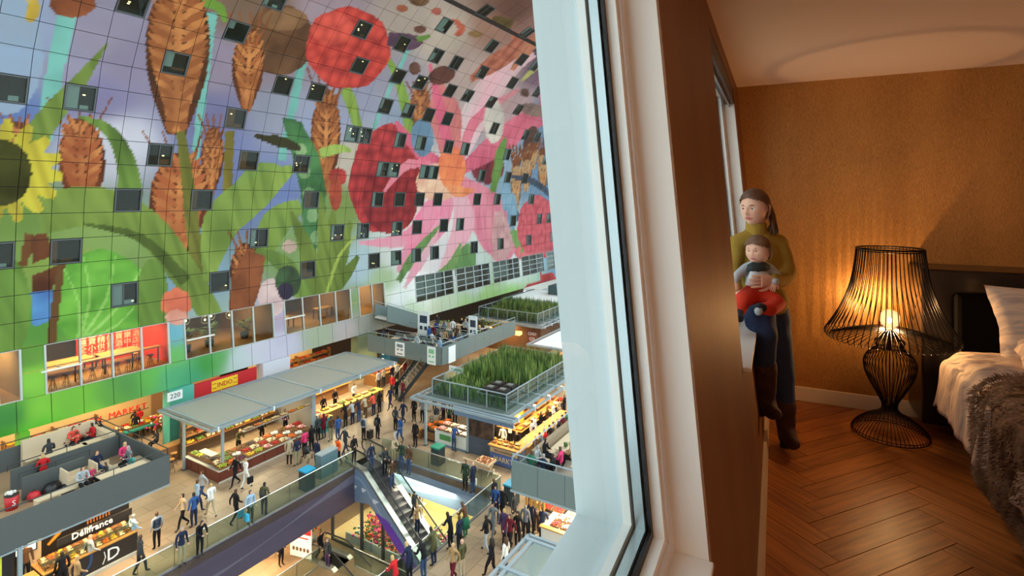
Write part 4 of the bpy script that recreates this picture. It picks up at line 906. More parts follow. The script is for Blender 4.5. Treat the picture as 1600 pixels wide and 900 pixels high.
POSES = {
 'stand': {},
 'stand2': {'handR':(.12,.26,1.12,.036),'wristR':(.17,.20,1.08,.034),'elbowR':(.25,.0,1.13,.05),'toeL':(-.17,.13,.04,.038),'kneeL':(-.12,.0,.49,.066)},
 'walk': {'kneeL':(-.09,.20,.52,.066),'ankL':(-.09,.28,.12,.046),'toeL':(-.09,.44,.06,.038),'kneeR':(.09,-.04,.48,.066),'ankR':(.09,-.34,.16,.046),'toeR':(.09,-.20,.04,.038),'elbowL':(-.22,-.16,1.16,.05),'wristL':(-.23,-.14,.93,.034),'handL':(-.23,-.12,.85,.036),'elbowR':(.22,.04,1.14,.05),'wristR':(.22,.24,1.0,.034),'handR':(.21,.30,.95,.036)},
 'walk2': {'kneeR':(.09,.16,.52,.066),'ankR':(.09,.20,.12,.046),'toeR':(.09,.36,.06,.038),'kneeL':(-.09,-.02,.48,.066),'ankL':(-.09,-.24,.13,.046),'toeL':(-.09,-.09,.035,.038),'elbowR':(.23,-.14,1.16,.05),'wristR':(.24,-.08,.93,.034),'handR':(.24,-.06,.85,.036),'elbowL':(-.24,.03,1.14,.05),'wristL':(-.2,.2,1.05,.034),'handL':(-.15,.26,1.08,.036)},
 'lean': {'upper':(0,.10,1.36,.12,.085),'chest':(0,.05,1.26,.155,.11),'neck':(0,.14,1.46,.055),'head':(0,.19,1.55,.092,.098),'crown':(0,.19,1.65,.062,.07),'shoulL':(-.18,.10,1.37,.062),'shoulR':(.18,.10,1.37,.062),'elbowL':(-.22,.2,1.12,.05),'elbowR':(.22,.2,1.12,.05),'wristL':(-.12,.4,1.07,.034),'wristR':(.12,.4,1.07,.034),'handL':(-.05,.43,1.07,.036),'handR':(.05,.43,1.07,.036)},
 'sit': {'pelvis':(0,0,.56,.15,.115),'belly':(0,.0,.70,.14,.105),'chest':(0,.02,.88,.155,.11),'upper':(0,.03,1.0,.12,.085),'neck':(0,.05,1.10,.055),'head':(0,.08,1.20,.092,.098),'crown':(0,.07,1.30,.062,.07),'shoulL':(-.18,.03,1.01,.062),'shoulR':(.18,.03,1.01,.062),'elbowL':(-.23,.08,.76,.05),'elbowR':(.23,.08,.76,.05),'wristL':(-.14,.30,.78,.034),'wristR':(.14,.30,.78,.034),'handL':(-.06,.36,.79,.036),'handR':(.06,.36,.79,.036),
   'hipL':(-.10,.06,.54,.10),'hipR':(.10,.06,.54,.10),'kneeL':(-.13,.44,.52,.068),'kneeR':(.13,.44,.52,.068),'ankL':(-.13,.42,.12,.046),'ankR':(.13,.46,.12,.046),'toeL':(-.13,.57,.05,.038),'toeR':(.13,.61,.05,.038)},
}
FIG = {}
DUMMY = [mat('figure_slot', (128,128,128))]
def figure(pose, coat=False, skirt=False):
    key = (pose, coat, skirt)
    if key in FIG: return FIG[key]
    J = dict(BASEJ); J.update(POSES[pose])
    if coat and pose != 'sit':
        J['pelvis'] = J['pelvis'][:3]+(.175,.14); J['belly'] = J['belly'][:3]+(.15,.12); J['chest'] = J['chest'][:3]+(.17,.125)
        for k in ('hipL','hipR'): J[k] = J[k][:3]+(.115,)
    me = skin_mesh(J, BEDGE, 'pelvis', 1, 'person')
    segs = [(Vector(J[a][:3]), Vector(J[b][:3]), SEGM.get((a, b), 2), (a, b)) for a, b in BEDGE]
    hd = Vector(J['head'][:3])
    for _ in range(5): me.materials.append(DUMMY[0])
    for p in me.polygons:
        c = p.center; d = min(((segd(c, a, b)-(.06 if n in (('chest','upper'),('belly','chest'),('pelvis','belly')) else 0)), m, n) for a, b, m, n in segs); m = d[1]; n = d[2]
        if n == ('neck','head') or n == ('head','crown'):
            q = c-hd
            if q.z > .05 or (q.y < .025 and q.z > -.10): m = 1
        if n in (('pelvis','hipL'),('pelvis','hipR')): m = 3 if c.z < J['pelvis'][2]-.04 else 2
        if coat and n in (('hipL','kneeL'),('hipR','kneeR')) and c.z > J['hipL'][2]-.22 and pose != 'sit': m = 2
        if pose != 'sit' and m == 2 and c.z < J['pelvis'][2]-.04 and not coat and abs(c.x) < .17: m = 3
        p.material_index = m
    FIG[key] = me; return me
PCOL = {'black':(26,26,30),'navy':(34,42,66),'dark grey':(56,58,62),'grey':(112,116,120),'light grey':(168,172,176),'white':(226,226,222),'beige':(186,168,140),'brown':(88,62,44),'olive':(84,82,54),'blue':(48,82,140),'light blue':(150,178,204),
 'jeans blue':(54,74,108),'red':(190,36,40),'pink':(214,60,110),'coral':(222,84,70),'orange':(232,92,36),'maroon':(98,26,40),'purple':(80,56,92),'green':(44,110,84),'dark green':(40,60,48),'tan':(166,132,92),'khaki':(150,142,112),'striped':(150,152,156),'teal':(70,150,140)}
HAIR = {'dark':(38,28,22),'brown':(84,56,36),'blond':(190,156,104),'grey':(150,146,140),'bald':(206,160,134)}
def cm(n): return mat(n.replace(' ', '_')+'_cloth', PCOL[n], .85, spec=.2)
def hm(n): return mat(n+'_hair', HAIR[n], .7)
SKIN = mat('person_skin', (212,160,130), .6); SHOE = mat('dark_shoes', (30,26,24), .6)
plabels = {}
def person(a, b, h, rz, pose, top, bottom, hair, where, hgt=1., coat=False, extra=None, grp=None, kind='person', label=None):
    me = figure(pose, coat)
    if label is None:
        verb = {'stand':'standing','stand2':'standing','walk':'walking','walk2':'walking','lean':'leaning','sit':'seated'}[pose]
        garment = 'coat' if coat else 'top'
        label = '%s person in %s %s %s' % (verb, top, garment, where)
        if label in plabels: label = '%s %s-haired person in %s %s %s' % (verb, hair, top, garment, where) if hair != 'bald' else '%s bald person in %s %s %s' % (verb, top, garment, where)
        if label in plabels: label = '%s person in %s %s and %s trousers %s' % (verb, top, garment, bottom, where)
    if len(label.split()) > 16: label = label.replace(' trousers', '').replace(' top and', ' and').replace('behind the crest poster of', 'behind the poster of').replace('the rear rows of ', 'the rear of ').replace('-haired person', '-haired guest')
    if len(label.split()) > 16: label = label.replace('between the inner walls of the back terrace', 'between the back terrace inner walls').replace('behind the right banner of the back terrace', 'behind the right terrace banner')
    plabels[label] = 1
    o = bpy.data.objects.new(kind, me); COL.objects.link(o); o.location = hw(a, b, h); o.rotation_euler = (0, 0, ALPHA+rz-pi/2); o.scale = (hgt*.98, hgt*.98, hgt)
    for i, m in enumerate((SKIN, hm(hair), cm(top), cm(bottom), SHOE)): o.material_slots[i].link = 'OBJECT'; o.material_slots[i].material = m
    tag(o, label, 'person', grp)
    if extra == 'backpack':
        MB().lathe([(0,.98),(.11,1.0),(.14,1.15),(.12,1.32),(.0,1.38)], 8, c=(0,-.17,0)).build('backpack', mat('dark_backpack', (44,46,44), .8), o)
    if extra == 'skirt':
        MB().lathe([(.13,1.0),(.19,.85),(.24,.5),(.0,.5)], 12).build('skirt', cm(bottom), o)
    if extra == 'apron':
        MB().box(-.13,.13,.115,.13,.6,1.25).build('apron', cm('white' if top != 'white' else 'navy'), o)
    if extra in ('bag', 'blue bag', 'white bag'):
        MB().box(.20,.32,-.05,.25,.35,.68).build('shopping_bag', mat('sky_blue_bag', (60,170,214), .6) if extra == 'blue bag' else (cm('white') if extra == 'white bag' else cm('black')), o)
    if extra == 'long hair':
        MB().lathe([(.06,1.32),(.10,1.4),(.115,1.55),(.10,1.66),(0,1.72)], 9, c=(0,-.03,0)).build('hair', hm(hair), o)
    if extra == 'stripes':
        mb = MB()
        for k in range(6): mb.lathe([(.168,1.02+k*.07),(.172,1.035+k*.07),(.168,1.05+k*.07)], 12)
        so_ = mb.build('stripes', cm('navy'), o); so_.scale = (1,.78,1)
    return o
# ================================================================= WOMAN AND BABY AT THE WINDOW
CAMR = Vector((cos(PHI), sin(PHI), 0))

def blob_mesh(joints, edges, name, voxel=.009, smooth=10, step=.012):
    """one continuous surface: overlapping ellipsoids along every bone, fused by a voxel remesh and smoothed"""
    mb = MB()
    for a, b in edges:
        A, B = joints[a], joints[b]; pa, pb_ = Vector(A[:3]), Vector(B[:3]); n = max(2, int((pb_-pa).length/step))
        for i in range(n+1):
            t = i/n; c = pa.lerp(pb_, t); r0 = A[3]*(1-t)+B[3]*t; r1 = (A[4] if len(A) > 4 else A[3])*(1-t)+(B[4] if len(B) > 4 else B[3])*t
            k0 = len(mb.v); mb.ball((0,0,0), (r0, r1, min(r0, r1)), 0, 14, 8)
            for q in range(k0, len(mb.v)):
                v = mb.v[q]; w_ = c+CAMR*v[0]+Vector((-CAMR.y, CAMR.x, 0))*v[1]+Vector((0,0,v[2])); mb.v[q] = (w_.x, w_.y, w_.z)
    o = mb.build(name, M_BW0); r = o.modifiers.new('remesh', 'REMESH'); r.mode = 'VOXEL'; r.voxel_size = voxel; r.use_smooth_shade = True
    sm_ = o.modifiers.new('smooth', 'SMOOTH'); sm_.iterations = smooth; sm_.factor = .5
    dg = bpy.context.evaluated_depsgraph_get(); dg.update(); out = bpy.data.meshes.new_from_object(o.evaluated_get(dg)); bpy.data.objects.remove(o); out.name = name
    for p_ in out.polygons: p_.use_smooth = True
    return out
M_BW0 = mat('plain_cloth', (200,200,200))
def to_mesh_obj(me, name, ms, parent, origin):
    for v in me.vertices: v.co = v.co-Vector(origin)
    o = bpy.data.objects.new(name, me); COL.objects.link(o); o.parent = parent
    me.materials.clear()
    for m in ms: me.materials.append(m)
    return o
def J3(u, v, d, *r): p = at(u, v, d); return (p.x, p.y, p.z)+tuple(r)
def head_parts(parent, origin, c, fwd, s, skin, hairm, lipm, baby=False, tail=True):
    """face with brow, nose, lips, eyes, ears and a hair shell; c = centre, fwd = where the face looks, s = half height"""
    f = Vector(fwd).normalized(); up = Vector((0,0,1)); sd = f.cross(up).normalized(); up = sd.cross(f).normalized()
    M = Matrix((sd, f, up)).transposed()
    def W(x, y, z): return Vector(c)+M @ Vector((x*s, y*s, z*s))
    def g(x, z, cx, cz, wx, wz): return math.exp(-((x-cx)/wx)**2-((z-cz)/wz)**2)
    n, k = 56, 44; rings = []
    def surf(th_, z, off=0):
        # th_ angle around, z in -1..1
        r = sqrt(max(0, 1-abs(z)**2.3)); fx, fy = cos(th_), sin(th_)
        wid = .70 if not baby else .80; dep_f, dep_b = .78, (.88 if not baby else .86)
        low = max(0, -z); cheek = 1-.30*low**1.6 if not baby else 1-.16*low**2+.06*math.exp(-((z+.35)/.25)**2)
        x = fx*r*wid*cheek; y = fy*r*(dep_f if fy > 0 else dep_b)*(1-(.28*low**1.5 if fy < 0 else -.02*low))
        if fy > 0:
            q = fy**.5
            y += q*(.045*g(x,z,0,.16,.45,.10)-.10*g(abs(x),z,.27,.04,.13,.10)+.05*g(abs(x),z,.34,-.22,.2,.16))
            nl = .20 if not baby else .11
            y += nl*g(x,z,0,-.24,.085,.12)+nl*.55*g(x,z,0,-.05,.06,.17)+.05*g(abs(x),z,.09,-.28,.06,.06)
            y += .065*g(x,z,0,-.47,.2,.045)+.07*g(x,z,0,-.56,.16,.05)-.03*g(x,z,0,-.515,.24,.022)+.08*g(x,z,0,-.80,.2,.13)
        return x*(1+off), y*(1+off), z*(1+off*.8)
    mb = MB()
    for i in range(1, k):
        z = -cos(pi*i/k); rings.append([W(*surf(2*pi*j/n, z)) for j in range(n)])
    mb.loft(rings, 0, True, True)
    # lips
    o = mb.build('head', [skin, lipm], parent, origin)
    for p in o.data.polygons:
        q = M.transposed() @ (Vector(p.center)+Vector(origin)-Vector(c))/s
        if q.y > .5 and abs(q.z+.515) < .085*(1-(abs(q.x)/.26)**2): p.material_index = 1
    for sg in (-1, 1):
        e = MB(); a_, b_, c_ = .27*sg, .615, .04
        e.ball(W(a_, b_-.035, c_), .105*s, 0, 12, 8); eo = e.build('eye', mat('eye_white', (224,216,208), .3), parent, origin)
        gz = Vector((-.25, .9, -.12)).normalized(); e = MB(); e.ball(W(a_+.02, b_+.055, c_-.012), .050*s, 0, 10, 6); e.build('iris', mat('iris_brown', (56,42,34), .3), eo, None if True else origin).location = Vector(origin)*-1
        e = MB(); e.tube([W(a_-.12, .70, c_+.085), W(a_, .735, c_+.105), W(a_+.12, .70, c_+.08)], .016*s, 5); e.build('eyelid', skin, parent, origin)
        e = MB(); e.tube([W(sg*.12, .77, .18), W(sg*.26, .75, .225), W(sg*.42, .60, .17)], [.022*s, .03*s, .012*s], 5); e.build('eyebrow', hairm if not baby else mat('baby_brow', (160,124,98), .8), parent, origin)
        e = MB(); e.tube([W(sg*.66,-.06,.12), W(sg*.76,-.12,.16), W(sg*.78,-.20,.05), W(sg*.74,-.16,-.12), W(sg*.66,-.06,-.22)], [.05*s,.06*s,.055*s,.05*s,.04*s], 7); e.ball(W(sg*.68,-.09,-.03), (.07*s,.07*s,.16*s), 0, 8, 6); e.build('ear', skin, parent, origin)
    # hair shell
    hb = MB(); N, K = 56, 40; grid = {}; vs = []; fs = []
    for i in range(K+1):
        z = cos(pi*.74*i/K)
        for j in range(N):
            t_ = 2*pi*j/N; x, y, zz_ = surf(t_, z, .075+.02*noise.noise(Vector((cos(t_)*6, sin(t_)*6, z*3+s)))); vs.append((x, y, zz_, t_, z))
    def keep(x, y, z):
        line = .66 if not baby else .60
        if y > .05: return z > line-.25*abs(x)/.7-(.0 if y > .3 else .25*(1-y/.3)) and not (abs(x) > .62 and z < .1)
        return z > (-.62 if y < -.15 else -.62+.9*(y+.15)/.2*.9)
    for i in range(K):
        for j in range(N):
            q = [i*N+j, i*N+(j+1) % N, (i+1)*N+(j+1) % N, (i+1)*N+j]; cx = sum(vs[a][0] for a in q)/4; cy = sum(vs[a][1] for a in q)/4; cz = sum(vs[a][2] for a in q)/4
            if keep(cx, cy, cz): fs.append(tuple(q))
    hb.add([W(v[0], v[1], v[2]) for v in vs], fs, 0, True)
    if tail:
        hb.tube([W(.0,-.85,.15), W(-.2,-1.08,-.05), W(-.42,-1.0,-.55), W(-.66,-.70,-1.0), W(-.70,-.5,-1.3)], [.16*s,.22*s,.22*s,.17*s,.05*s], 9)
        rr = random.Random(4)
        for q in range(26):
            o_ = Vector((rr.uniform(-.12,.12), rr.uniform(-.12,.12), 0)); hb.tube([W(-.2+o_.x,-1.05+o_.y,-.1), W(-.45+o_.x,-1.0+o_.y,-.55), W(-.66+o_.x*1.6,-.70+o_.y,-1.0), W(-.7+o_.x*2.4,-.5+o_.y*2,-1.35+rr.uniform(-.2,.1))], [.03*s,.04*s,.03*s,.008*s], 4)
    ho = hb.build('hair', hairm, parent, origin); so_ = ho.modifiers.new('solid', 'SOLIDIFY'); so_.thickness = .006; so_.offset = -1
    return W
def hand(parent, origin, wrist, direction, back, length, skin, side=1, curl=.35, name='hand'):
    """palm with four unequal bent fingers and a thumb leaving its side"""
    d = Vector(direction).normalized(); bk = Vector(back); bk = (bk-d*bk.dot(d)).normalized(); sd = d.cross(bk)*side; L = length; w0 = Vector(wrist); mb = MB()
    def ring(t, wd, th_): c_ = w0+d*L*t; return [c_+sd*wd*cos(2*pi*k/10)*L+bk*th_*sin(2*pi*k/10)*L for k in range(10)]
    mb.loft([ring(-.12,.16,.13), ring(.0,.17,.12), ring(.15,.22,.12), ring(.35,.25,.115), ring(.50,.245,.09)], 0)
    for k, (x, ln) in enumerate(((-.18,.40),(-.06,.47),(.06,.45),(.18,.35))):
        p = w0+d*L*.46+sd*x*L; pts = [p]; dr = d+sd*x*.35; 
        for q, f_ in enumerate((.45,.32,.23)): dr = (dr-bk*curl*(.7+.3*q)).normalized(); pts.append(pts[-1]+dr*ln*L*f_)
        mb.tube(pts, [.058*L,.056*L,.050*L,.036*L], 8)
    p = w0+d*L*.12-sd*.17*L; mb.tube([p, p+(d*.5-sd*.75-bk*.25).normalized()*.2*L, p+(d*.5-sd*.75-bk*.25).normalized()*.2*L+(d*.85-sd*.2-bk*.3).normalized()*.26*L], [.075*L,.065*L,.042*L], 8)
    return mb.build(name, skin, parent, origin)
WSK = mat('fair_skin', (226,172,146), .5, spec=.35); M_HAIRW = mat('chestnut_hair', (92,58,38), .5, noise_amt=.35, nscale=60, stretch=(1,1,.2)); M_LIP = mat('soft_lips', (190,104,96), .45)
M_SWEAT = mat('olive_mustard_wool', (156,124,52), .9, bump=.2, nscale=120, spec=.1); M_JEAN = mat('dark_blue_denim', (36,52,88), .85, noise_amt=.25, nscale=14); M_BOOT = mat('brown_suede_boots', (62,32,26), .8, noise_amt=.3, nscale=12)
foot = at(1236, 700, 3.56); WO = (foot.x, foot.y, 0)
wo = thing('person', 'woman in an olive turtleneck, jeans and brown boots perched on the windowsill holding a baby', 'person', WO)
SJ = {'hem':J3(1194,474,3.60,.165,.125),'waist':J3(1190,446,3.60,.135,.11),'chest':J3(1186,408,3.62,.165,.12),'top':J3(1184,376,3.63,.125,.085),'nk':J3(1182,359,3.63,.062,.058),'nk2':J3(1181,352,3.62,.056,.052),
 'sR':J3(1216,382,3.63,.068),'eR':J3(1230,424,3.56,.060),'eR2':J3(1225,436,3.48,.052),'wR':J3(1210,438,3.32,.040),
 'sL':J3(1152,382,3.62,.068),'eL':J3(1143,425,3.55,.056),'wL':J3(1150,452,3.42,.042)}
me = blob_mesh(SJ, [('hem','waist'),('waist','chest'),('chest','top'),('top','nk'),('nk','nk2'),('top','sR'),('sR','eR'),('eR','eR2'),('eR2','wR'),('top','sL'),('sL','eL'),('eL','wL')], 'sweater')
sw = to_mesh_obj(me, 'sweater', [M_SWEAT], wo, WO)
for v in me.vertices:
    p = v.co*9; v.co += v.normal*(.008*noise.noise(Vector((p.x, p.y, p.z*2.2))))
mb = MB(); c_ = at(1181.5, 356, 3.62); mb.tube([tuple(c_+Vector((0,0,z))) for z in (-.045,-.02,.0,.02,.036)], [.070,.069,.066,.066,.058], 18); mb.build('turtleneck_collar', M_SWEAT, wo, WO)
JJ = {'pel':J3(1197,480,3.60,.140,.115),'hl':J3(1184,484,3.55,.098),'kl0':J3(1188,502,3.36,.092),'kl':J3(1194,522,3.26,.076),'sl':J3(1193,566,3.29,.066),'al':J3(1195,618,3.34,.052),
      'hr':J3(1209,494,3.62,.105),'kr':J3(1221,575,3.60,.078),'kr2':J3(1225,620,3.60,.068),'ar':J3(1229,662,3.60,.05)}
me = blob_mesh(JJ, [('pel','hl'),('hl','kl0'),('kl0','kl'),('kl','sl'),('sl','al'),('pel','hr'),('hr','kr'),('kr','kr2'),('kr2','ar')], 'jeans')
for v in me.vertices: v.co += v.normal*(.006*noise.noise(v.co*14))
to_mesh_obj(me, 'jeans', [M_JEAN], wo, WO)
def boot(top, mid, ank, heel, ball, toe, name='boot'):
    J = {'t':J3(*top,.072),'m':J3(*mid,.066),'a':J3(*ank,.056),'h':J3(*heel,.044),'b':J3(*ball,.046),'o':J3(*toe,.030)}
    me = blob_mesh(J, [('t','m'),('m','a'),('a','h'),('a','b'),('b','o')], 'boot')
    for v in me.vertices: v.co += v.normal*(.006*noise.noise(v.co*16))
    return to_mesh_obj(me, 'boot', [M_BOOT], wo, WO)
b1 = boot((1195,572,3.29),(1196,600,3.32),(1196,628,3.36),(1190,640,3.38),(1206,644,3.27),(1214,648,3.2))
b2 = boot((1226,630,3.60),(1227,652,3.60),(1228,672,3.60),(1226,684,3.62),(1238,692,3.50),(1244,694,3.44))
h_ = at(1226,690,3.62); MB().box(h_.x-.028, h_.x+.028, h_.y-.028, h_.y+.028, 0.0, .05).build('heel', mat('dark_boot_heel', (24,16,14), .5), wo, WO)
tocam = -Vector((at(1180,322,1).x, at(1180,322,1).y, 0)).normalized()
hf = (tocam*cos(radians(40))-CAMR*sin(radians(40))+Vector((0,0,-.10))).normalized()
hc = at(1179, 325, 3.60)
mb = MB(); mb.tube([at(1182,358,3.63), at(1182,340,3.62)], .052, 12); mb.build('neck', WSK, wo, WO)
head_parts(wo, WO, hc, hf, .118, WSK, M_HAIRW, M_LIP)
inward = (at(1160,436,3.3)-at(1210,438,3.3)).normalized()
hand(wo, WO, at(1206, 438, 3.315), (at(1172,441,3.27)-at(1206,438,3.315)), tocam, .165, WSK, 1, .22)
hand(wo, WO, at(1150, 456, 3.41), (at(1168,463,3.32)-at(1150,456,3.41)), tocam*.6+Vector((0,0,.6)), .15, WSK, -1, .3)
# baby
BO_ = tuple(at(1182, 470, 3.38))
bb = thing('baby', 'baby in red trousers and grey top on the lap of the woman by the window', 'baby', BO_)
M_BGREY = mat('light_grey_marl', (176,180,186), .9, noise_amt=.12, nscale=80); M_BRED = mat('red_baby_trousers', (206,50,22), .85); M_BIB = mat('dark_grey_bib', (52,58,58), .9); M_BW = mat('white_print_cloth', (226,230,236), .9)
BJ = {'p':J3(1184,458,3.40,.075,.068),'c':J3(1184,436,3.40,.072,.064),'t':J3(1184,417,3.40,.055,.05),'n':J3(1184,408,3.39,.036),
 'sr':J3(1202,420,3.40,.036),'er':J3(1216,434,3.37,.030),'wr':J3(1211,440,3.29,.024),'sl':J3(1166,420,3.40,.036),'el':J3(1153,430,3.36,.030),'wl':J3(1149,437,3.30,.024)}
me = blob_mesh(BJ, [('p','c'),('c','t'),('t','n'),('t','sr'),('sr','er'),('er','wr'),('t','sl'),('sl','el'),('el','wl')], 'top'); to_mesh_obj(me, 'top', [M_BGREY], bb, BO_)
TJ = {'p':J3(1184,458,3.39,.080,.074),'hr':J3(1194,462,3.36,.060),'kr':J3(1214,474,3.28,.050),'k2':J3(1203,483,3.19,.042),'ar':J3(1192,482,3.16,.036),'hl':J3(1172,461,3.36,.060),'kl':J3(1161,468,3.26,.050),'al':J3(1155,486,3.22,.038)}
me = blob_mesh(TJ, [('p','hr'),('hr','kr'),('kr','k2'),('k2','ar'),('p','hl'),('hl','kl'),('kl','al')], 'trousers'); to_mesh_obj(me, 'trousers', [M_BRED], bb, BO_)
mb = MB(); mb.tube([at(1194,482,3.16), at(1187,480,3.13), at(1182,484,3.10)], [.026,.027,.024], 10); so1 = mb.build('sock', mat('navy_sock', (34,38,52), .9), bb, BO_)
mb = MB(); mb.ball(at(1185,486,3.10), (.022,.020,.026), 0, 12, 8); mb.build('sock_toe', M_BGREY, so1).location = Vector(BO_)*-1
mb = MB(); mb.tube([at(1155,486,3.22), at(1154,494,3.18), at(1156,498,3.13)], [.030,.030,.022], 10); mb.build('sock', mat('navy_sock', (34,38,52), .9), bb, BO_)
# bib: folded triangle of dark cloth on the chest, white print below
mb = MB(); c_ = at(1184, 412, 3.385)
def bp(u, v, d): return tuple(at(u, v, d))
mb.loft([[bp(1168,414,3.335),bp(1176,409,3.32),bp(1184,411,3.315),bp(1192,409,3.32),bp(1201,414,3.335)],[bp(1167,420,3.335),bp(1175,420,3.315),bp(1184,423,3.312),bp(1192,420,3.315),bp(1203,420,3.34)],[bp(1166,424,3.335),bp(1174,423,3.325),bp(1183,424,3.322),bp(1190,422,3.325),bp(1198,421,3.34)]], 0, False, True, closed=False)
o = mb.build('bib', M_BIB, bb, BO_); s_ = o.modifiers.new('solid', 'SOLIDIFY'); s_.thickness = .008
mb = MB(); mb.loft([[bp(1172,424,3.325),bp(1180,424,3.318),bp(1190,424,3.32),bp(1200,426,3.33)],[bp(1167,436,3.325),bp(1176,437,3.315),bp(1186,437,3.315),bp(1198,434,3.325)],[bp(1164,444,3.33),bp(1174,447,3.32),bp(1184,446,3.32),bp(1194,444,3.33)]], 0, False, True, closed=False)
o = mb.build('white_panel', M_BW, bb, BO_); s_ = o.modifiers.new('solid', 'SOLIDIFY'); s_.thickness = .006
bf = (tocam*cos(radians(38))-CAMR*sin(radians(38))+Vector((0,0,-.08))).normalized()
head_parts(bb, BO_, at(1184, 391, 3.37), bf, .086, WSK, mat('light_brown_baby_hair', (110,74,48), .6, noise_amt=.3, nscale=50), M_LIP, True, False)
hand(bb, BO_, at(1211,441,3.29), Vector((0,0,-1))*.8-CAMR*.3, tocam, .072, WSK, 1, .35)
hand(bb, BO_, at(1149,438,3.30), Vector((0,0,-1)), tocam, .072, WSK, -1, .3)
# ================================================================= STALLS, TERRACES AND KIOSKS
M_CAN = mat('pale_steel_canopy', (166,180,188), .4, .4); M_CANG = glass_mat('frosted_canopy_glass', (200,204,200), .10, .66, (190,188,178)); M_PAR = mat('slate_terrace_cladding', (84,88,88), .55, spec=.25); M_PAR2 = mat('grey_green_cladding', (112,124,122), .55, spec=.25)
M_DECK = mat('oak_deck', (152,122,94), .6); M_LWOOD = mat('pale_plywood', (206,184,154), .6); M_BROWNP = mat('red_brown_panel', (104,46,32), .5); M_TRIM = mat('pale_counter_trim', (190,184,172), .5)
M_SHELF = mat('shelf_wood', (136,92,52), .6); M_WHITEC = mat('white_counter', (214,212,204), .5); M_DARKP = mat('dark_panel', (36,32,32), .5); M_SPOT = mat('stall_spot_lamp', (255,216,150), .5, emit=20); M_YEL = mat('yellow_counter', (200,160,50), .5)
def canopy(label, a0, a1, b0, b1, h, nx, ny=1, glass=True, frame=.16, gm=None, over=.35, parts_h=.14):
    t = hthing('stall_canopy', label, 'canopy', a0, b0, h)
    L_, W_ = a1-a0, b1-b0
    for (p, q) in (((-over,-over,0),(L_+over,-over,0)),((-over,W_+over,0),(L_+over,W_+over,0)),((-over,-over,0),(-over,W_+over,0)),((L_+over,-over,0),(L_+over,W_+over,0))): MB().bar(p, q, .12, .12).build('edge_beam', M_CAN, t)
    for k in range(nx+1): x = L_*k/nx; MB().bar((x,-over,.02), (x,W_+over,.02), .14, .18).build('cross_beam', M_CAN, t)
    for y in (0, W_): MB().bar((0,y,.02), (L_,y,.02), .13, .16).build('long_beam', M_CAN, t)
    if glass:
        for k in range(nx):
            for j in range(ny): MB().box(L_*k/nx+.1, L_*(k+1)/nx-.1, .12+(W_-.24)*j/ny, .12+(W_-.24)*(j+1)/ny-.03, .06, .085).build('roof_pane', gm or M_CANG, t)
    for k in range(nx+1):
        for y in (-over,):
            MB().box(L_*k/nx-.04, L_*k/nx+.04, y-.12, y-.06, -.14, .16).build('spotlight', mat('white_spot_housing', (224,226,226), .4), t)
    return t
def posts(t_label, pts, h, m=None, w=.13, cat='post'):
    for k, (a, b, lab) in enumerate(pts):
        o = MB().box(-w/2, w/2, -w/2, w/2, 0, h).build('canopy_post', m or M_CAN); o.location = hw(a, b, 0); o.rotation_euler = (0,0,ALPHA); tag(o, lab, cat); MB().box(-w, w, -w, w, 0, .03).build('foot_plate', M_STEEL, o)
PROD = {'green':((86,112,40),(130,150,60)),'yellow-green':((170,170,50),(120,140,40)),'red':((176,36,24),(120,24,20)),'orange':((224,112,34),(190,80,24)),'yellow':((222,180,50),(190,140,40)),'brown':((130,88,50),(96,62,36)),'cream':((226,206,168),(198,170,128)),'dark':((54,44,40),(84,60,50)),'mixed':((180,90,50),(110,120,50)),'pink':((216,130,120),(236,214,204)),'white':((230,226,216),(204,204,198)),'purple':((96,40,70),(60,30,50))}
crate_me = {}
def crate(a, b, h, colour, label, grp, rz=0, tilt=0, L_=.55, W_=.42, hh=.12, box=None):
    key = (colour, L_, W_, hh)
    if key not in crate_me:
        rr = random.Random(len(crate_me)+5); mb = MB(); t_ = .015
        mb.box(-L_/2,L_/2,-W_/2,W_/2,0,.02); mb.box(-L_/2,L_/2,-W_/2,-W_/2+t_,0,hh); mb.box(-L_/2,L_/2,W_/2-t_,W_/2,0,hh); mb.box(-L_/2,-L_/2+t_,-W_/2,W_/2,0,hh); mb.box(L_/2-t_,L_/2,-W_/2,W_/2,0,hh)
        o1 = mb.build('crate_box', box or M_SHELF); mb = MB(); r = .045
        for _ in range(int(L_*W_/.0052)):
            x, y = rr.uniform(-L_/2+r, L_/2-r), rr.uniform(-W_/2+r, W_/2-r); mb.ball((x, y, hh-.03+.05*(1-(abs(x)/L_+abs(y)/W_))+rr.uniform(-.01,.02)), (r,r,r*.8), rr.choice((0,0,1)), 5, 3)
        c1, c2 = PROD[colour]; o2 = mb.build('produce', [mat(colour+'_produce', c1, .6), mat(colour+'_produce_shade', c2, .6)])
        crate_me[key] = (o1.data, o2.data); bpy.data.objects.remove(o1); bpy.data.objects.remove(o2)
    m1, m2 = crate_me[key]
    c = bpy.data.objects.new('crate', m1); COL.objects.link(c); c.location = hw(a, b, h); c.rotation_euler = (tilt, 0, ALPHA+rz); tag(c, label, 'crate', grp)
    p = bpy.data.objects.new('produce', m2); COL.objects.link(p); p.parent = c; p['kind'] = 'stuff'; return c
def spot(a, b, h, e, col=(1,.68,.38), size=.6, down=True):
    L = bpy.data.lights.new('stall_light', 'AREA'); L.energy = e*1.7; L.color = col; L.size = size
    o = bpy.data.objects.new('stall_light', L); COL.objects.link(o); o.location = hw(a, b, h); o.rotation_euler = (0,0,ALPHA)
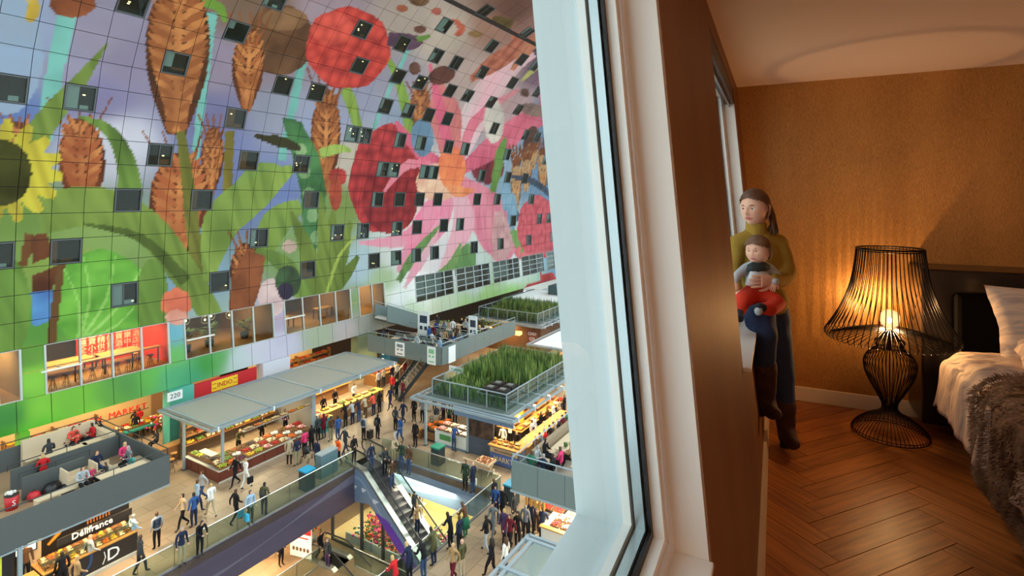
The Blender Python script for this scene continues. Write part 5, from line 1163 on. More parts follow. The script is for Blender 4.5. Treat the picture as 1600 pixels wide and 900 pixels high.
# ---- greengrocer stall under the long glass canopy
canopy('long glass canopy over the greengrocer and the food stalls along the facade', 17.6, 31.6, 30.1, 35.0, 3.0, 4, 1)
posts('', [(17.45,32.9,'pale post at the near end of the long glass canopy beside the bar stools'),(18.1,30.1,'pale post at the aisle corner of the greengrocer stall')], 3.0)
sg_ = hthing('stall_counter', 'red-brown panelled greengrocer counter on the corner under the glass canopy', 'counter', 17.6, 29.6)
for (x0, x1, y0, y1) in ((0,1.1,0,.06),): pass
def counter(t, x0, x1, y0, y1, h, m, npan, side='y0', topm=None, lip=.03):
    MB().box(x0, x1, y0, y1, 0, h).build('body', m, t); MB().box(x0-lip, x1+lip, y0-lip, y1+lip, h, h+.05).build('worktop', topm or M_TRIM, t)
    for k in range(npan):
        x = x0+(x1-x0)*k/npan; w_ = (x1-x0)/npan; MB().box(x+.05, x+w_-.05, y0-.02, y0, .1, h-.06).build('front_panel', m, t)
    MB().box(x0-.03, x1+.03, y0-.03, y0, 0, .08).build('kick_rail', M_TRIM, t)
counter(sg_, 0, 6.4, 0, 1.3, .62, M_BROWNP, 7)
sg2 = hthing('stall_counter', 'red-brown end counter of the greengrocer stall facing the bar stools', 'counter', 17.6, 30.9)
MB().box(0, 1.2, 0, 2.2, 0, .62).build('body', M_BROWNP, sg2); MB().box(-.03, 1.23, 0, 2.2, .62, .67).build('worktop', M_TRIM, sg2)
for k in range(3): MB().box(-.02, 0, .06+k*.72, .68+k*.72, .1, .56).build('front_panel', M_BROWNP, sg2)
cols = ['yellow-green','green','red','orange','mixed','cream','purple','brown','green','yellow','dark','white']
rr = random.Random(4)
for j in range(3):
    for k in range(11):
        c = cols[(k*3+j*5) % 12] if k < 5 else ['red','cream','orange','white','brown','pink'][(k+j) % 6]
        crate(17.95+k*.56, 29.85+j*.44, .70+j*.10, c, 'crate of %s produce on the long greengrocer counter' % c, 'crates on the greengrocer counter', 0, radians(10), box=M_SHELF)
for k in range(4):
    crate(18.0, 31.1+k*.57, .70, ['green','dark','yellow-green','green'][k], 'crate of %s greens on the end counter of the greengrocer stall' % ['leafy','dark','pale','round'][k], None, pi/2)
sh = hthing('display_shelf', 'tilted wooden shelves of produce inside the greengrocer stall', 'shelf', 18.0, 33.4)
MB().box(0,6.4,.9,1.0,0,2.6).build('back_panel', mat('stall_brown_wall', (104,84,64), .8), sh)
for k in range(3): MB().box(0,6.3,.35,.9,.9+k*.55,.93+k*.55).build('shelf', M_SHELF, sh)
for j in range(3):
    for k in range(10):
        c = ['yellow','brown','green','red','cream','orange'][(k*2+j) % 6]; crate(18.4+k*.62, 34.02, .94+j*.55, c, 'crate of %s produce on the inner shelves of the greengrocer stall' % c, 'crates on the greengrocer shelves', 0, radians(14))
hs_ = hthing('hanging_shelf', 'narrow hanging shelf of loaves above the greengrocer counter', 'shelf', 19.6, 30.4, 1.95)
MB().box(0,5.2,0,.4,0,.03).build('board', M_TRIM, hs_); [MB().box(x,x+.02,.2,.22,0,1.0).build('rod', M_STEEL, hs_) for x in (0,2.6,5.18)]
for k in range(8): crate(20.0+k*.62, 30.6, 1.98, ['cream','orange','yellow','cream'][k % 4], 'shallow tray of %s goods on the hanging shelf' % ['cream','orange','yellow','cream'][k % 4], 'trays on the hanging shelf', 0, 0, .5, .36, .05)
pw = MB().box(0,.25,0,4.4,0,2.9).build('partition', mat('grey_partition', (138,134,130), .6)); pw.location = hw(24.5,30.4,0); pw.rotation_euler = (0,0,ALPHA); tag(pw, 'grey partition wall between the greengrocer and the yellow food bar', 'partition'); MB().box(-.02,.27,-.04,0,0,2.95).build('edge_strip', M_CAN, pw)
# food bar right of the partition
fb = hthing('bar_counter', 'yellow lit food bar with a long counter right of the grey partition', 'counter', 25.6, 30.4); counter(fb, 0, 5.6, 0, .8, 1.0, M_SHELF, 6, topm=M_YEL)
fk = hthing('bar_counter', 'teal fronted counter heaped with fruit beside the grey partition', 'counter', 24.9, 29.9); MB().box(0,.9,0,1.2,0,.9).build('body', mat('teal_panel', (20,128,128), .5), fk); MB().box(-.02,.92,-.02,1.22,.9,.94).build('worktop', M_YEL, fk)
bk = hthing('back_shelf', 'lit bottle and bread shelves at the back of the yellow food bar', 'shelf', 25.2, 34.0)
MB().box(0,6.2,.5,.6,0,2.7).build('back_panel', M_SHELF, bk)
for k in range(4): MB().box(0,6.2,.1,.5,.9+k*.45,.93+k*.45).build('shelf', M_WOODT, bk)
rb = random.Random(9)
for k in range(46): 
    x = .1+(k % 23)*.26; z = .93+.45*(1+2*(k//23)); cc = rb.choice([(120,70,30),(60,80,40),(190,150,70),(150,40,30)])
    o = MB().lathe([(0,0),(.05,0),(.05,.2),(.018,.27),(.018,.34),(0,.34)], 6).build('bottle', mat('bottle_%s' % ({120:'amber',60:'green',190:'honey',150:'red'}[cc[0]]), cc, .2)); o.location = hw(25.2+x, 34.3, z); tag(o, 'small %s bottle on the lit shelves of the yellow food bar' % {120:'amber',60:'green',190:'honey',150:'red'}[cc[0]], 'bottle', 'bottles on the bar shelves')
for k in range(3): crate(25.2+.0, 30.15+k*.4, .95, ['orange','cream','red'][k], 'crate of %s fruit on the teal fronted counter' % ['orange','cream','red'][k], None)
for k in range(7): crate(26.0+k*.75, 30.95, 1.06, ['yellow','cream','green','orange'][k % 4], 'tray of %s food on the yellow bar counter' % ['yellow','cream','green','orange'][k % 4], 'trays on the yellow bar', 0, 0, .5, .36, .05)
for k, a in enumerate((19.,22.,26.,28.5,31.)): spot(a, 32.6, 2.85, 150 if a < 24 else 190, (1,.72,.42), 1.6)
for k in range(9):
    a = 18.6+k*1.5; o = hthing('pendant_lamp', 'small pendant lamp glowing under the long glass canopy', 'lamp', a, 31.5, 2.35, 'pendant lamps under the long canopy'); MB().ball((0,0,0), .09).build('bulb', M_SPOT, o); MB().tube([(0,0,.08),(0,0,.6)], .008, 4).build('cord', M_STEEL, o)
# bar stools and little counter in front of the stall end
bc = hthing('bar_counter', 'small yellow lit wooden counter beside the near end of the greengrocer stall', 'counter', 16.9, 34.4)
MB().box(0,2.2,0,.6,.95,1.02).build('counter_top', M_WOODT, bc); MB().box(.1,2.1,.1,.5,0,.95).build('body', M_SHELF, bc)
stool('round wooden bar stool nearest the pale canopy post', 16.9, 33.2, 0, None, .78); stool('round wooden bar stool left of its twin beside the small counter', 16.5, 33.8, 0, None, .78); stool('round wooden bar stool tucked behind the other two', 17.4, 33.9, 0, None, .78)
# ---- shops on the ground floor under the mural
M_SHOPW = mat('shop_cream_wall', (206,172,118), .7); M_RSIGN = mat('red_shop_sign', (196,34,42), .5); M_REDL = mat('red_letters', (196,20,16), .5); M_YLET = mat('yellow_sign', (240,196,40), .5)
def sx(u, b, h):   # hall position a of a facade point at picture column u
    return a_at(u, b)
for k, (u0, u1, m, e) in enumerate(((-60,34,M_SHOPW,200),(34,190,M_SHOPW,260),(190,262,M_SHOPW,260),(300,408,mat('shop_pink_wall', (206,150,110), .7),120),(452,550,M_SHOPW,420))):
    a0_, a1_ = sx(u0, 36.3, 0), sx(u1, 36.3, 0)
    o = MB().box(0, a1_-a0_+(3.5 if k == 2 else 0), 0, .1, 0, 3.7).build('shop_wall', m); o.location = hw(a0_, 41.5, 0); o.rotation_euler = (0,0,ALPHA); o['kind'] = 'structure'; o.name = 'wall_shop_%d' % (k+1)
    L = bpy.data.lights.new('shop_light', 'AREA'); L.energy = e*1.2; L.color = (1,.70,.40); L.shape = 'RECTANGLE'; L.size = a1_-a0_-.5; L.size_y = 2.5
    lo = bpy.data.objects.new('shop_light', L); COL.objects.link(lo); lo.location = hw((a0_+a1_)/2, 38.8, 3.7); lo.rotation_euler = (0,0,ALPHA)
hstruct(MB().box(A0+AC*C0, AEND, 36.6, 44, 3.75, 3.85).build('trim_7', M_SHOPW))
def pier(u0, u1, nm, m):
    a0_, a1_ = sx(u0, 36.3, 0), sx(u1, 36.3, 0); hstruct(MB().box(a0_, a1_, 36.05, 36.9, 0, 3.8).build(nm, m))
M_TEALP = mat('teal_print_panel', (80,170,150), .45)
pier(262, 300, 'trim_8', M_TEALP); pier(408, 450, 'trim_9', mat('pale_print_panel', (208,208,218), .45)); pier(556, 586, 'trim_10', mat('green_print_panel', (104,118,90), .45)); pier(30, 44, 'trim_11', mat('green_pier', (110,190,50), .45))
ms = thing('market_sign', 'red capital letters spelling the market name inside the ground floor shop', 'sign', hw(18.3, 39.3, 2.0), ALPHA)
MB().box(-4.2, .3, .03, .06, -.04, 0).build('rail', M_STEEL, ms)
for k, ch in enumerate('FRESH MARKET'):
    if ch != ' ': text(ch, .52, M_REDL, ms, (-4.07+k*.37, 0, .19), (pi/2,0,0), .03, 'letter')
rs = thing('shop_sign', 'red shop fascia with a yellow banner behind the long glass canopy', 'sign', hw(sx(302,36,0), 36.15, 2.75), ALPHA)
Lr = sx(403,36,0)-sx(302,36,0); MB().box(0, Lr, 0, .1, 0, .95).build('fascia', M_RSIGN, rs); MB().box(Lr*.28, Lr*.68, -.03, 0, .12, .82).build('banner', M_YLET, rs); text('INDO', .44, M_RSIGN, rs, (Lr*.48,-.04,.47), (pi/2,0,0), .01, 'lettering', squash=.95)
for s_ in (.3,.6): MB().box(Lr*.29, Lr*.35, -.035, -.03, s_, s_+.05).build('stripe', M_RSIGN, rs); MB().box(Lr*.61, Lr*.67, -.035, -.03, s_, s_+.05).build('stripe', M_RSIGN, rs)
def numsign(txt, a, b, h, lab):
    t = hthing('number_sign', lab, 'sign', a, b, h); MB().box(-.45,.45,0,.04,-.28,.28).build('board', mat('white_sign_board', (232,232,228), .5), t); text(txt, .42, mat('dark_lettering', (40,44,50), .6), t, (0,-.01,0), (pi/2,0,0), .004, 'lettering'); return t
numsign('210', sx(33,36,0), 35.6, 3.1, 'white number board beside the green band at the far left'); numsign('220', sx(271,35.8,0), 35.6, 3.55, 'white number board above the near corner of the glass canopy')
# stocked shelves along the back walls of the shops
for q, (u0, u1, nm, cols_) in enumerate(((36, 150, 'left shop', ('cream','orange','yellow')),  (456, 546, 'bright shop behind the long canopy', ('orange','brown','red')))):
    x0, x1 = sx(u0, 36.3, 0)+.6, sx(u1, 36.3, 0)+2.0; t = hthing('shop_shelf', 'stocked wooden shelf along the back wall of the '+nm, 'shelf', x0, 41.0)
    for j in range(3): MB().box(0,x1-x0,0,.45,.5+j*.5,.54+j*.5).build('shelf', M_SHELF, t)
    for x in (0, (x1-x0)/2, x1-x0-.05): MB().box(x,x+.05,0,.45,0,1.9).build('upright', M_SHELF, t)
    for j in range(3):
        for k in range(int((x1-x0)/.62)): c = cols_[(k+j) % 3]; crate(x0+.35+k*.62, 41.22, .55+j*.5, c, 'crate of %s goods on the %s shelf of the %s' % (c, ('lower','middle','upper')[j], nm), 'crates on the shelves of the '+nm, 0, radians(8))
# produce stands in the market shop
st_i = 0
for (u, v, c1) in ((215,668,'teal'),(238,655,'teal'),(178,650,'mixed'),(160,676,'mixed'),(205,645,'orange'),(256,652,'mixed')):
    d_ = 850*15.2/(v-310); x_ = (u-800)*d_/850; a = d_*cos(THH)+x_*sin(THH); b = min(40.3, d_*sin(THH)-x_*cos(THH)); st_i += 1
    t = hthing('produce_table', ('teal edged produce table nearest the aisle inside the market shop','teal edged produce table under the flowers in the market shop','produce table behind the red letters of the market shop','low produce table at the left of the market shop','orange produce table deep in the market shop','produce table beside the pier of the market shop')[st_i-1], 'table', a, b)
    MB().box(-.9,.9,-.5,.5,.68,.80).build('tabletop', mat('teal_tray', (40,140,130), .5) if c1 == 'teal' else M_WOODT, t)
    for x in (-.8,.8):
        for y in (-.4,.4): MB().box(x-.03,x+.03,y-.03,y+.03,0,.68).build('leg', M_STEEL, t)
    for k in range(4): crate(a+(-.62+k*.41)*1, b, .81, ['orange','cream','green','red','yellow','white'][(k+st_i) % 6], 'crate of %s produce on the tables of the market shop' % ['orange','cream','green','red','yellow','white'][(k+st_i) % 6], 'crates in the market shop', pi/2)
M_FLOW = [mat('flower_pink', (206,50,130), .6), mat('flower_leaf', (60,100,44), .7), mat('flower_orange', (226,110,50), .6), mat('flower_white', (232,224,216), .6), mat('flower_red', (190,34,44), .6)]
def bush(name, label, cat, a, b, h, r, hh, ms, n=60, seed=0, pot=True, grp=None):
    t = hthing(name, label, cat, a, b, h, grp); rr = random.Random(seed); mb = MB()
    for _ in range(n):
        x, y, z = rr.gauss(0,r*.45), rr.gauss(0,r*.45), rr.uniform(.25,1)*hh; mb.ball((x,y,z), rr.uniform(.04,.09), rr.randrange(len(ms)), 5, 3)
    mb.build('blooms', ms, t)
    if pot: MB().lathe([(0,0),(.14,0),(.18,.3),(0,.3)], 8).build('pot', mat('grey_flower_pot', (120,126,124), .6), t)
    return t
bush('flower_bouquet', 'large bunch of pink and mixed flowers beside the market shop pier', 'flowers', 18.9, 37.6, .6, .9, 1.3, M_FLOW, 120, 1)
# ---- near terrace on the left, with the bakery kiosk under it
TX0, TX1, TY0, TY1, TH = 2.5, 13.15, 26.2, 33.2, 3.2
tr = hthing('terrace', 'slate clad raised terrace at the left with people sitting on it', 'terrace', 0, 0)
MB().box(TX0,TX1,TY0,TY1,TH-.25,TH).build('deck', M_DECK, tr)
MB().box(TX0,TX1,TY0-.08,TY0,TH-.28,TH+1.02).build('side_wall', M_PAR, tr); MB().box(TX1,TX1+.08,TY0-.08,TY1+.08,TH-.28,TH+1.02).build('end_wall', M_PAR, tr); MB().box(TX0,TX1,TY1,TY1+.08,TH-.28,TH+1.02).build('side_wall', M_PAR, tr)
MB().box(TX0,TX1+.1,TY0-.1,TY0-.06,TH-.36,TH-.3).build('lower_trim', M_CAN, tr)
for (x0, x1, y, lab) in ((9.0,13.1,30.6,0),(9.0,11.2,29.35,1)): MB().box(x0,x1,y,y+.1,TH,TH+.95).build('inner_wall', M_PAR, tr)
for (p, q) in (((TX0,TY0-.02,TH+1.3),(TX1,TY0-.02,TH+1.3)),((TX1+.04,TY0,TH+1.3),(TX1+.04,TY1,TH+1.3)),((TX0,TY1,TH+1.3),(TX1,TY1,TH+1.3)),((8.9,30.65,TH+1.2),(13.1,30.65,TH+1.2)),((8.9,29.4,TH+1.2),(11.4,29.4,TH+1.2))):
    mb = MB(); mb.tube([p, q], .022, 6); d_ = Vector(q)-Vector(p); n_ = max(2, int(d_.length/2.))
    for k in range(n_+1): c_ = Vector(p)+d_*k/n_; mb.tube([c_, c_-Vector((0,0,.28))], .016, 5)
    mb.build('handrail', M_STEEL, tr)
for (x0, x1, y0, y1, h_, lab) in ((10.1,13.0,32.9,33.15,1.25,'long pale plywood bench back against the far wall of the left terrace'),(12.85,13.1,30.9,33.0,1.0,'pale plywood bench across the end of the left terrace'),(12.2,13.1,26.4,28.6,.45,'pale plywood corner bench behind the woman in red on the left terrace')):
    t = hthing('bench', lab, 'bench', x0, y0, TH); MB().box(0,x1-x0,0,y1-y0,0,h_).build('back', M_LWOOD, t); MB().box(0,x1-x0,-.45 if x1-x0 > 1 else 0,0 if x1-x0 > 1 else y1-y0,.36,.42).build('seat', M_LWOOD, t)
def tchair(lab, a, b, rz):
    t = hthing('armchair', lab, 'chair', a, b, TH, None, rz); MB().box(-.4,.4,-.4,.4,.34,.42).build('seat', M_LWOOD, t); MB().box(-.4,.4,.36,.42,0,.95).build('backrest', M_LWOOD, t); MB().box(-.45,-.39,-.4,.42,0,.62).build('side_panel', M_LWOOD, t); MB().box(.39,.45,-.4,.42,0,.62).build('side_panel', M_LWOOD, t)
tchair('pale plywood armchair beside the dark bags on the left terrace', 10.6, 28.7, pi/2*1.0); tchair('pale plywood armchair under the man in the navy vest', 11.6, 28.55, pi/2)
t = hthing('bench', 'pale wooden stool-like bench standing alone on the left terrace', 'bench', 9.15, 27.9, TH); MB().box(-.2,1.3,-.2,.2,.40,.45).build('seat', M_LWOOD, t); [MB().box(x-.03,x+.03,-.2,.2,0,.40).build('leg', M_LWOOD, t) for x in (-.15,.55,1.25)]
def cafe_table(lab, a, b, h, L_=.9, W_=.6, grp=None, m=None):
    t = hthing('cafe_table', lab, 'table', a, b, h, grp); MB().box(-L_/2,L_/2,-W_/2,W_/2,.70,.74).build('tabletop', m or M_LWOOD, t); MB().box(-.04,.04,-.04,.04,.04,.70).build('pole', M_STEEL, t); MB().box(-.25,.25,-.2,.2,0,.04).build('foot', M_STEEL, t); return t
cafe_table('pale cafe table beside the family at the near wall of the left terrace', 11.3, 27.2, TH); cafe_table('pale cafe table in front of the child in teal', 12.2, 27.0, TH); cafe_table('long pale table behind the inner wall of the left terrace', 11.2, 31.4, TH, 1.8); cafe_table('pale table at the end of the left terrace near the plywood bench', 12.4, 31.6, TH, .9)
bin_ = hthing('waste_bin', 'red and white litter bin full to the brim on the left terrace', 'bin', 8.55, 29.0, TH); MB().lathe([(0,0),(.2,0),(.24,.55),(.0,.55)], 14).build('body', M_RSIGN, bin_); MB().lathe([(.225,.55),(.25,.58),(.21,.6),(0,.6)], 14).build('rim', M_DARKP, bin_)
mb = MB(); rr = random.Random(3); [mb.ball((rr.uniform(-.14,.14),rr.uniform(-.14,.14),.62+rr.uniform(0,.08)), .07, 0, 5, 3) for _ in range(9)]; mb.build('litter', mat('white_litter', (230,226,220), .7), bin_); text('S', .3, mat('white_print', (240,240,240), .5), bin_, (.0,-.245,.3), (pi/2,0,0), .003, 'lettering')
for k, (a, b, lab, s_) in enumerate(((9.9,29.0,'black sports bag against the inner wall of the left terrace',1.),(10.3,28.5,'shiny black bin bag beside the plywood armchair',.9),(9.3,29.1,'red bag between the litter bin and the black bags',.7))):
    t = hthing('bag', lab, 'bag', a, b, TH); MB().lathe([(0,0),(.3*s_,.02),(.36*s_,.2*s_),(.26*s_,.42*s_),(0,.5*s_)], 10).build('body', M_RSIGN if k == 2 else mat('black_bag', (24,24,28), .35), t); MB().tube([(-.1,0,.42*s_),(0,0,.6*s_),(.1,0,.42*s_)], .015, 5).build('handle', M_DARKP, t)
# bakery kiosk under the terrace
kb = hthing('bakery_counter', 'dark bakery counter with a white emblem full of bread under the left terrace', 'counter', 0, 1.25)
MB().box(8.9,12.3,25.75,26.9,0,.95).build('body', M_DARKP, kb); MB().box(8.9,12.3,25.70,26.9,.95,1.0).build('worktop', M_WOODT, kb); MB().box(8.9,12.3,25.66,25.75,0,.12).build('kick_rail', M_TRIM, kb)
text('D', .72, M_WHT, kb, (11.35, 25.74, .5), (pi/2,0,0), .01, 'emblem'); 
mb = MB(); mb.tube([(10.95,25.73,.25),(11.05,25.73,.5),(11.0,25.73,.75)], .02, 5); mb.build('emblem_stroke', M_WHT, kb)
MB().bar((8.9,25.9,1.35), (12.3,25.9,1.35), .5, .02).build('glass_guard', M_RGL, kb)
rr = random.Random(12)
for k in range(22):
    c = ['brown','cream','orange','yellow','cream'][k % 5]; crate(9.15+(k % 11)*.29, 27.30+(k//11)*.42, 1.02+.12*(k//11), c, 'tray of %s bread and sweets on the bakery counter' % c, 'trays on the bakery counter', 0, radians(12), .27, .38, .05)
t = hthing('till_counter', 'orange lit wooden till counter at the near end of the bakery', 'counter', 7.95, 27.0); MB().box(0,.85,0,.6,0,.95).build('body', M_DARKP, t); MB().box(-.02,.87,-.02,.62,.95,1.02).build('worktop', M_WOODT, t)
bw = hthing('menu_wall', 'black bakery menu wall with white lettering and a baguette picture', 'wall panel', 0, .75)
MB().box(9.6,13.0,28.6,28.7,0,2.9).build('board', M_DARKP, bw); MB().box(9.1,9.6,28.5,28.7,0,2.9).build('wooden_panel', M_LWOOD, bw)
MB().box(9.4,12.1,26.30,26.35,1.80,2.10).build('sign_strip', M_DARKP, bw); text('Délifrance', .36, M_WHT, bw, (10.6,26.28,1.95), (pi/2,0,0), .02, 'lettering')
mb = MB()
for k in range(9): mb.box(9.75,10.55,28.585,28.6,1.95-k*.07,1.98-k*.07)
for q in range(3):
    for k in range(5): mb.box(11.0+q*.6,11.45+q*.6,28.585,28.6,2.25-k*.09,2.28-k*.09)
mb.build('menu_lines', M_WHT, bw); mb = MB(); mb.tube([(9.85,28.58,.9),(10.2,28.58,1.2),(10.6,28.58,1.7)], [.06,.1,.05], 6); mb.build('baguette_picture', mat('baguette', (222,150,50), .6), bw)
mb = MB()
for k in range(8): mb.tube([(11.2+k*.12,28.3,1.2),(11.22+k*.12,28.35,1.9+.1*(k % 3))], .035, 5)
o = mb.build('baguettes', mat('bread_crust', (176,104,44), .6), bw)
md = hthing('menu_screen', 'bright menu screen with pictures beside the wooden bakery panel', 'screen', 8.6, 28.9, 1.15); MB().box(0,.75,0,.06,0,1.5).build('frame', M_DARKP, md)
mb = MB(); mb.box(.05,.70,-.01,0,.06,1.44,0); rr = random.Random(8)
for k in range(5):
    for q in range(2): mb.box(.09+q*.3,.33+q*.3,-.014,-.01,.5+k*.18,.63+k*.18,rr.randrange(1,4))
mb.build('display', [mat('screen_white', (226,238,240), .5, emit=1.2), mat('screen_green', (150,190,60), .5, emit=.6), mat('screen_blue', (60,110,170), .5, emit=.6), mat('screen_tan', (200,170,110), .5, emit=.6)], md)
hstruct(MB().box(6.5,13.0,29.6,29.75,0,2.95).build('wall_bakery', mat('bakery_brown_wall', (70,52,42), .7)))
mb = MB(); 
for x in np.arange(7.0,8.3,.14): mb.box(x,x+.07,28.9,28.95,0,2.6)
o = mb.build('slatted_screen', M_SHELF); hx = o; o.location = hw(0,0,0); o.rotation_euler = (0,0,ALPHA); tag(o, 'wooden slatted screen at the near end of the bakery', 'screen')
posts('', [(7.9,26.0,'pale post under the terrace at the near end of the bakery')], 2.95)
t = hthing('column', 'yellow and dark column at the bottom left corner under the terrace', 'column', 7.1, 26.2); MB().box(0,.35,0,.3,0,2.9).build('yellow_face', mat('lime_panel', (206,206,60), .5), t); MB().box(.35,.7,0,.3,0,2.9).build('dark_face', M_DARKP, t)
for a in (8.6,10.4,12.2): spot(a, 27.0, 2.8, 85, (1,.62,.32), .8)
for k in range(4):
    o = MB().box(-.5,.5,-.05,.05,0,.05).build('strip_light', M_SPOT); o.location = hw(8.2+k*1.35, 26.6, 2.85); o.rotation_euler = (0,0,ALPHA); tag(o, 'warm strip light above the bakery counter', 'light', 'strip lights above the bakery')
# ---- greenhouse-like kiosk with a planted roof
def plant_roof(label, a0, a1, b0, b1, h, dens, seed, tall):
    canopy(label.replace('planted roof', 'steel frame around the planted roof'), a0, a1, b0, b1, h, 5, 1, False, over=.55)
    t = hthing('roof_garden', label, 'roof garden', a0, b0, h)
    L_, W_ = a1-a0, b1-b0
    MB().box(.1,L_-.1,.1,W_-.1,-.05,.1).build('planter_bed', mat('dark_planter', (96,104,100), .8), t)
    i = .45
    segs = [((i,i),(L_-i,i)),((L_-i,i),(L_-i,W_-i)),((L_-i,W_-i),(i,W_-i)),((i,W_-i),(i,i))]
    for (p, q) in segs:
        p = Vector(p+(0,)); q = Vector(q+(0,)); d_ = q-p; n_ = max(3, int(d_.length/1.15))
        for k in range(n_):
            c0 = p+d_*k/n_; c1 = p+d_*(k+1)/n_; MB().bar(c0+Vector((0,0,.62)), c1+Vector((0,0,.62)), .014, .9).build('glass_panel', M_RGL, t); MB().bar(c1+Vector((0,0,.1)), c1+Vector((0,0,1.12)), .05, .05).build('baluster', M_CAN, t)
        MB().bar(p+Vector((0,0,1.13)), q+Vector((0,0,1.13)), .07, .05).build('handrail', M_CAN, t)
    rr = random.Random(seed); mb = MB(); greens = [mat('blade_green', (92,124,50), .7), mat('blade_light_green', (146,164,84), .7), mat('blade_dark_green', (52,80,36), .7)]
    for _ in range(dens):
        x, y = rr.uniform(.75, L_-.6), rr.uniform(.6, W_-.6)
        if not (tall and .9 < x < 3.5 and .6 < y < 3.2 and seed == 1):
            hh = rr.uniform(.5, 1.1)*tall if x > 3.4 else rr.uniform(.3,.6)*tall; m = rr.randrange(3)
            for q in range(4):
                an = rr.uniform(0, 2*pi); tip = Vector((x+cos(an)*.16, y+sin(an)*.16, .1+hh*rr.uniform(.7,1))); s_ = Vector((-sin(an), cos(an), 0))*.022
                bb = Vector((x,y,.1)); mid = (bb+tip)/2+Vector((0,0,.08)); mb.add([bb-s_, bb+s_, mid+s_*1.3, mid-s_*1.3, tip], [(0,1,2,3),(3,2,4)], m)
    g = mb.build('grasses', greens, t); g['kind'] = 'stuff'
    return t
pr = plant_roof('planted roof of tall green grasses over the central market kiosk', 27.0, 37.0, 16.4, 22.9, 3.15, 3000, 1, 1.65)
ac = hthing('ventilation_unit', 'dark ventilation boxes on a railed square of the nearer planted roof', 'ventilation unit', 28.0, 17.2, 3.3)
for k, (x, y) in enumerate(((.3,.3),(1.2,.3),(.3,1.2),(1.2,1.2))): MB().box(x,x+.75,y,y+.75,.0,.75).build('box', M_DARKP, ac); MB().box(x+.2,x+.55,y+.2,y+.55,.75,.8).build('lid', mat('grey_lid', (120,118,112), .6), ac)
mb = MB(); [mb.bar(p, q, .05, .05) for p, q in (((0,0,.5),(2.2,0,.5)),((2.2,0,.5),(2.2,2.2,.5)),((2.2,2.2,.5),(0,2.2,.5)),((0,2.2,.5),(0,0,.5)))]; mb.build('rail', M_CAN, ac)
posts('', [(27.8,19.9,'pale grey post in the middle of the front of the central kiosk'),(27.2,22.8,'slim post at the left front corner of the central kiosk'),(36.5,16.6,'post at the far right corner of the central kiosk')], 3.1)
fc = hthing('canopy_fascia', 'blue-grey fascia board over the right front of the central kiosk', 'fascia', 26.6, 15.9, 2.75); MB().box(0,.08,-.0,4.2,0,.45).build('board', M_BLUEF, fc); MB().box(-.03,.11,-.02,4.22,.45,.5).build('cap', M_CAN, fc)
# fish and cheese counter with pale front
pc = hthing('stall_counter', 'pale counter heaped with fish and ice at the left front of the central kiosk', 'counter', 27.75, 20.0)
MB().box(0,1.1,0,2.5,0,.85).build('body', M_WHITEC, pc); MB().box(-.03,1.13,-.03,2.53,.85,.9).build('worktop', M_TRIM, pc); MB().box(-.02,0,1.2,2.1,.35,.7).build('green_label', mat('green_label', (80,140,80), .5), pc); MB().box(-.06,0,0,2.5,0,.1).build('kick_rail', M_BLUEF, pc)
for k in range(8): crate(28.0+.55*(k//4), 20.3+.6*(k % 4), .93+.12*(k//4), ['white','white','cream','pink'][k % 4], 'tray of %s fish or cheese on the pale kiosk counter' % ['white','white','cream','pink'][k % 4], 'trays on the pale counter', pi/2, 0, .56, .5, .06)
for k in range(5): crate(28.0+.7*(k % 3), 22.75+.4*(k//3), .75+.1*(k % 2), 'orange', 'crate of orange goods at the left end of the central kiosk', 'orange crates left of the pale counter', pi/2, 0, .5, .45, .12)
t = hthing('crate_stand', 'wooden stand under the orange crates at the left of the central kiosk', 'stand', 27.8, 22.5); MB().box(0,1.9,0,.9,0,.74).build('body', M_DARKP, t); MB().box(-.02,0,.1,.8,.1,.6).build('front_panel', M_SHELF, t)
t = hthing('wooden_box', 'small wooden box of yellow fruit on the floor left of the kiosk', 'box', 27.9, 24.0); MB().box(-.25,.25,-.3,.3,0,.5).build('box', M_SHELF, t); mb = MB(); rr = random.Random(6); [mb.ball((rr.uniform(-.18,.18),rr.uniform(-.22,.22),.52), .06, 0, 5, 3) for _ in range(16)]; mb.build('fruit', mat('yellow_fruit', (226,160,50), .5), t)
t = hthing('poster_wall', 'dark poster wall with a brown photograph beside the grey kiosk post', 'wall panel', 27.8, 18.0); MB().box(0,.1,0,1.85,0,2.75).build('panel', mat('slate_blue_panel', (70,78,92), .5), t); MB().box(-.01,0,.05,1.8,1.1,2.7).build('picture', mat('brown_picture', (74,52,40), .5, noise_amt=.9, nscale=2.2), t)
qb = hthing('bar_counter', 'blue signed corner bar counter of the central kiosk with a wooden top', 'counter', 27.3, 15.9)
MB().box(0,.8,0,2.1,0,1.1).build('body', mat('slate_blue_panel', (70,78,92), .5), qb); MB().box(-.05,.85,-.05,2.15,1.1,1.16).build('worktop', M_WOODT, qb); MB().box(-.03,0,.1,2.0,.1,.72).build('blue_sign', mat('blue_sign', (70,92,150), .5), qb); MB().box(-.03,0,.1,2.0,.76,1.04).build('wooden_sign', mat('tan_sign', (176,148,116), .6), qb)
text('MARKT', .42, mat('tan_letters', (206,180,130), .6), qb, (-.05,1.05,.42), (pi/2,0,-pi/2), .01, 'lettering'); text('BRASSERIE', .2, mat('brown_letters', (110,80,60), .6), qb, (-.05,1.05,.9), (pi/2,0,-pi/2), .01, 'lettering', squash=1.4)
qb2 = hthing('bar_counter', 'long wooden bar with glasses running along the right side of the central kiosk', 'counter', 28.2, 15.9); MB().box(0,6.2,0,.7,0,1.05).build('body', M_SHELF, qb2); MB().box(0,6.2,-.1,.8,1.05,1.12).build('worktop', M_WOODT, qb2)
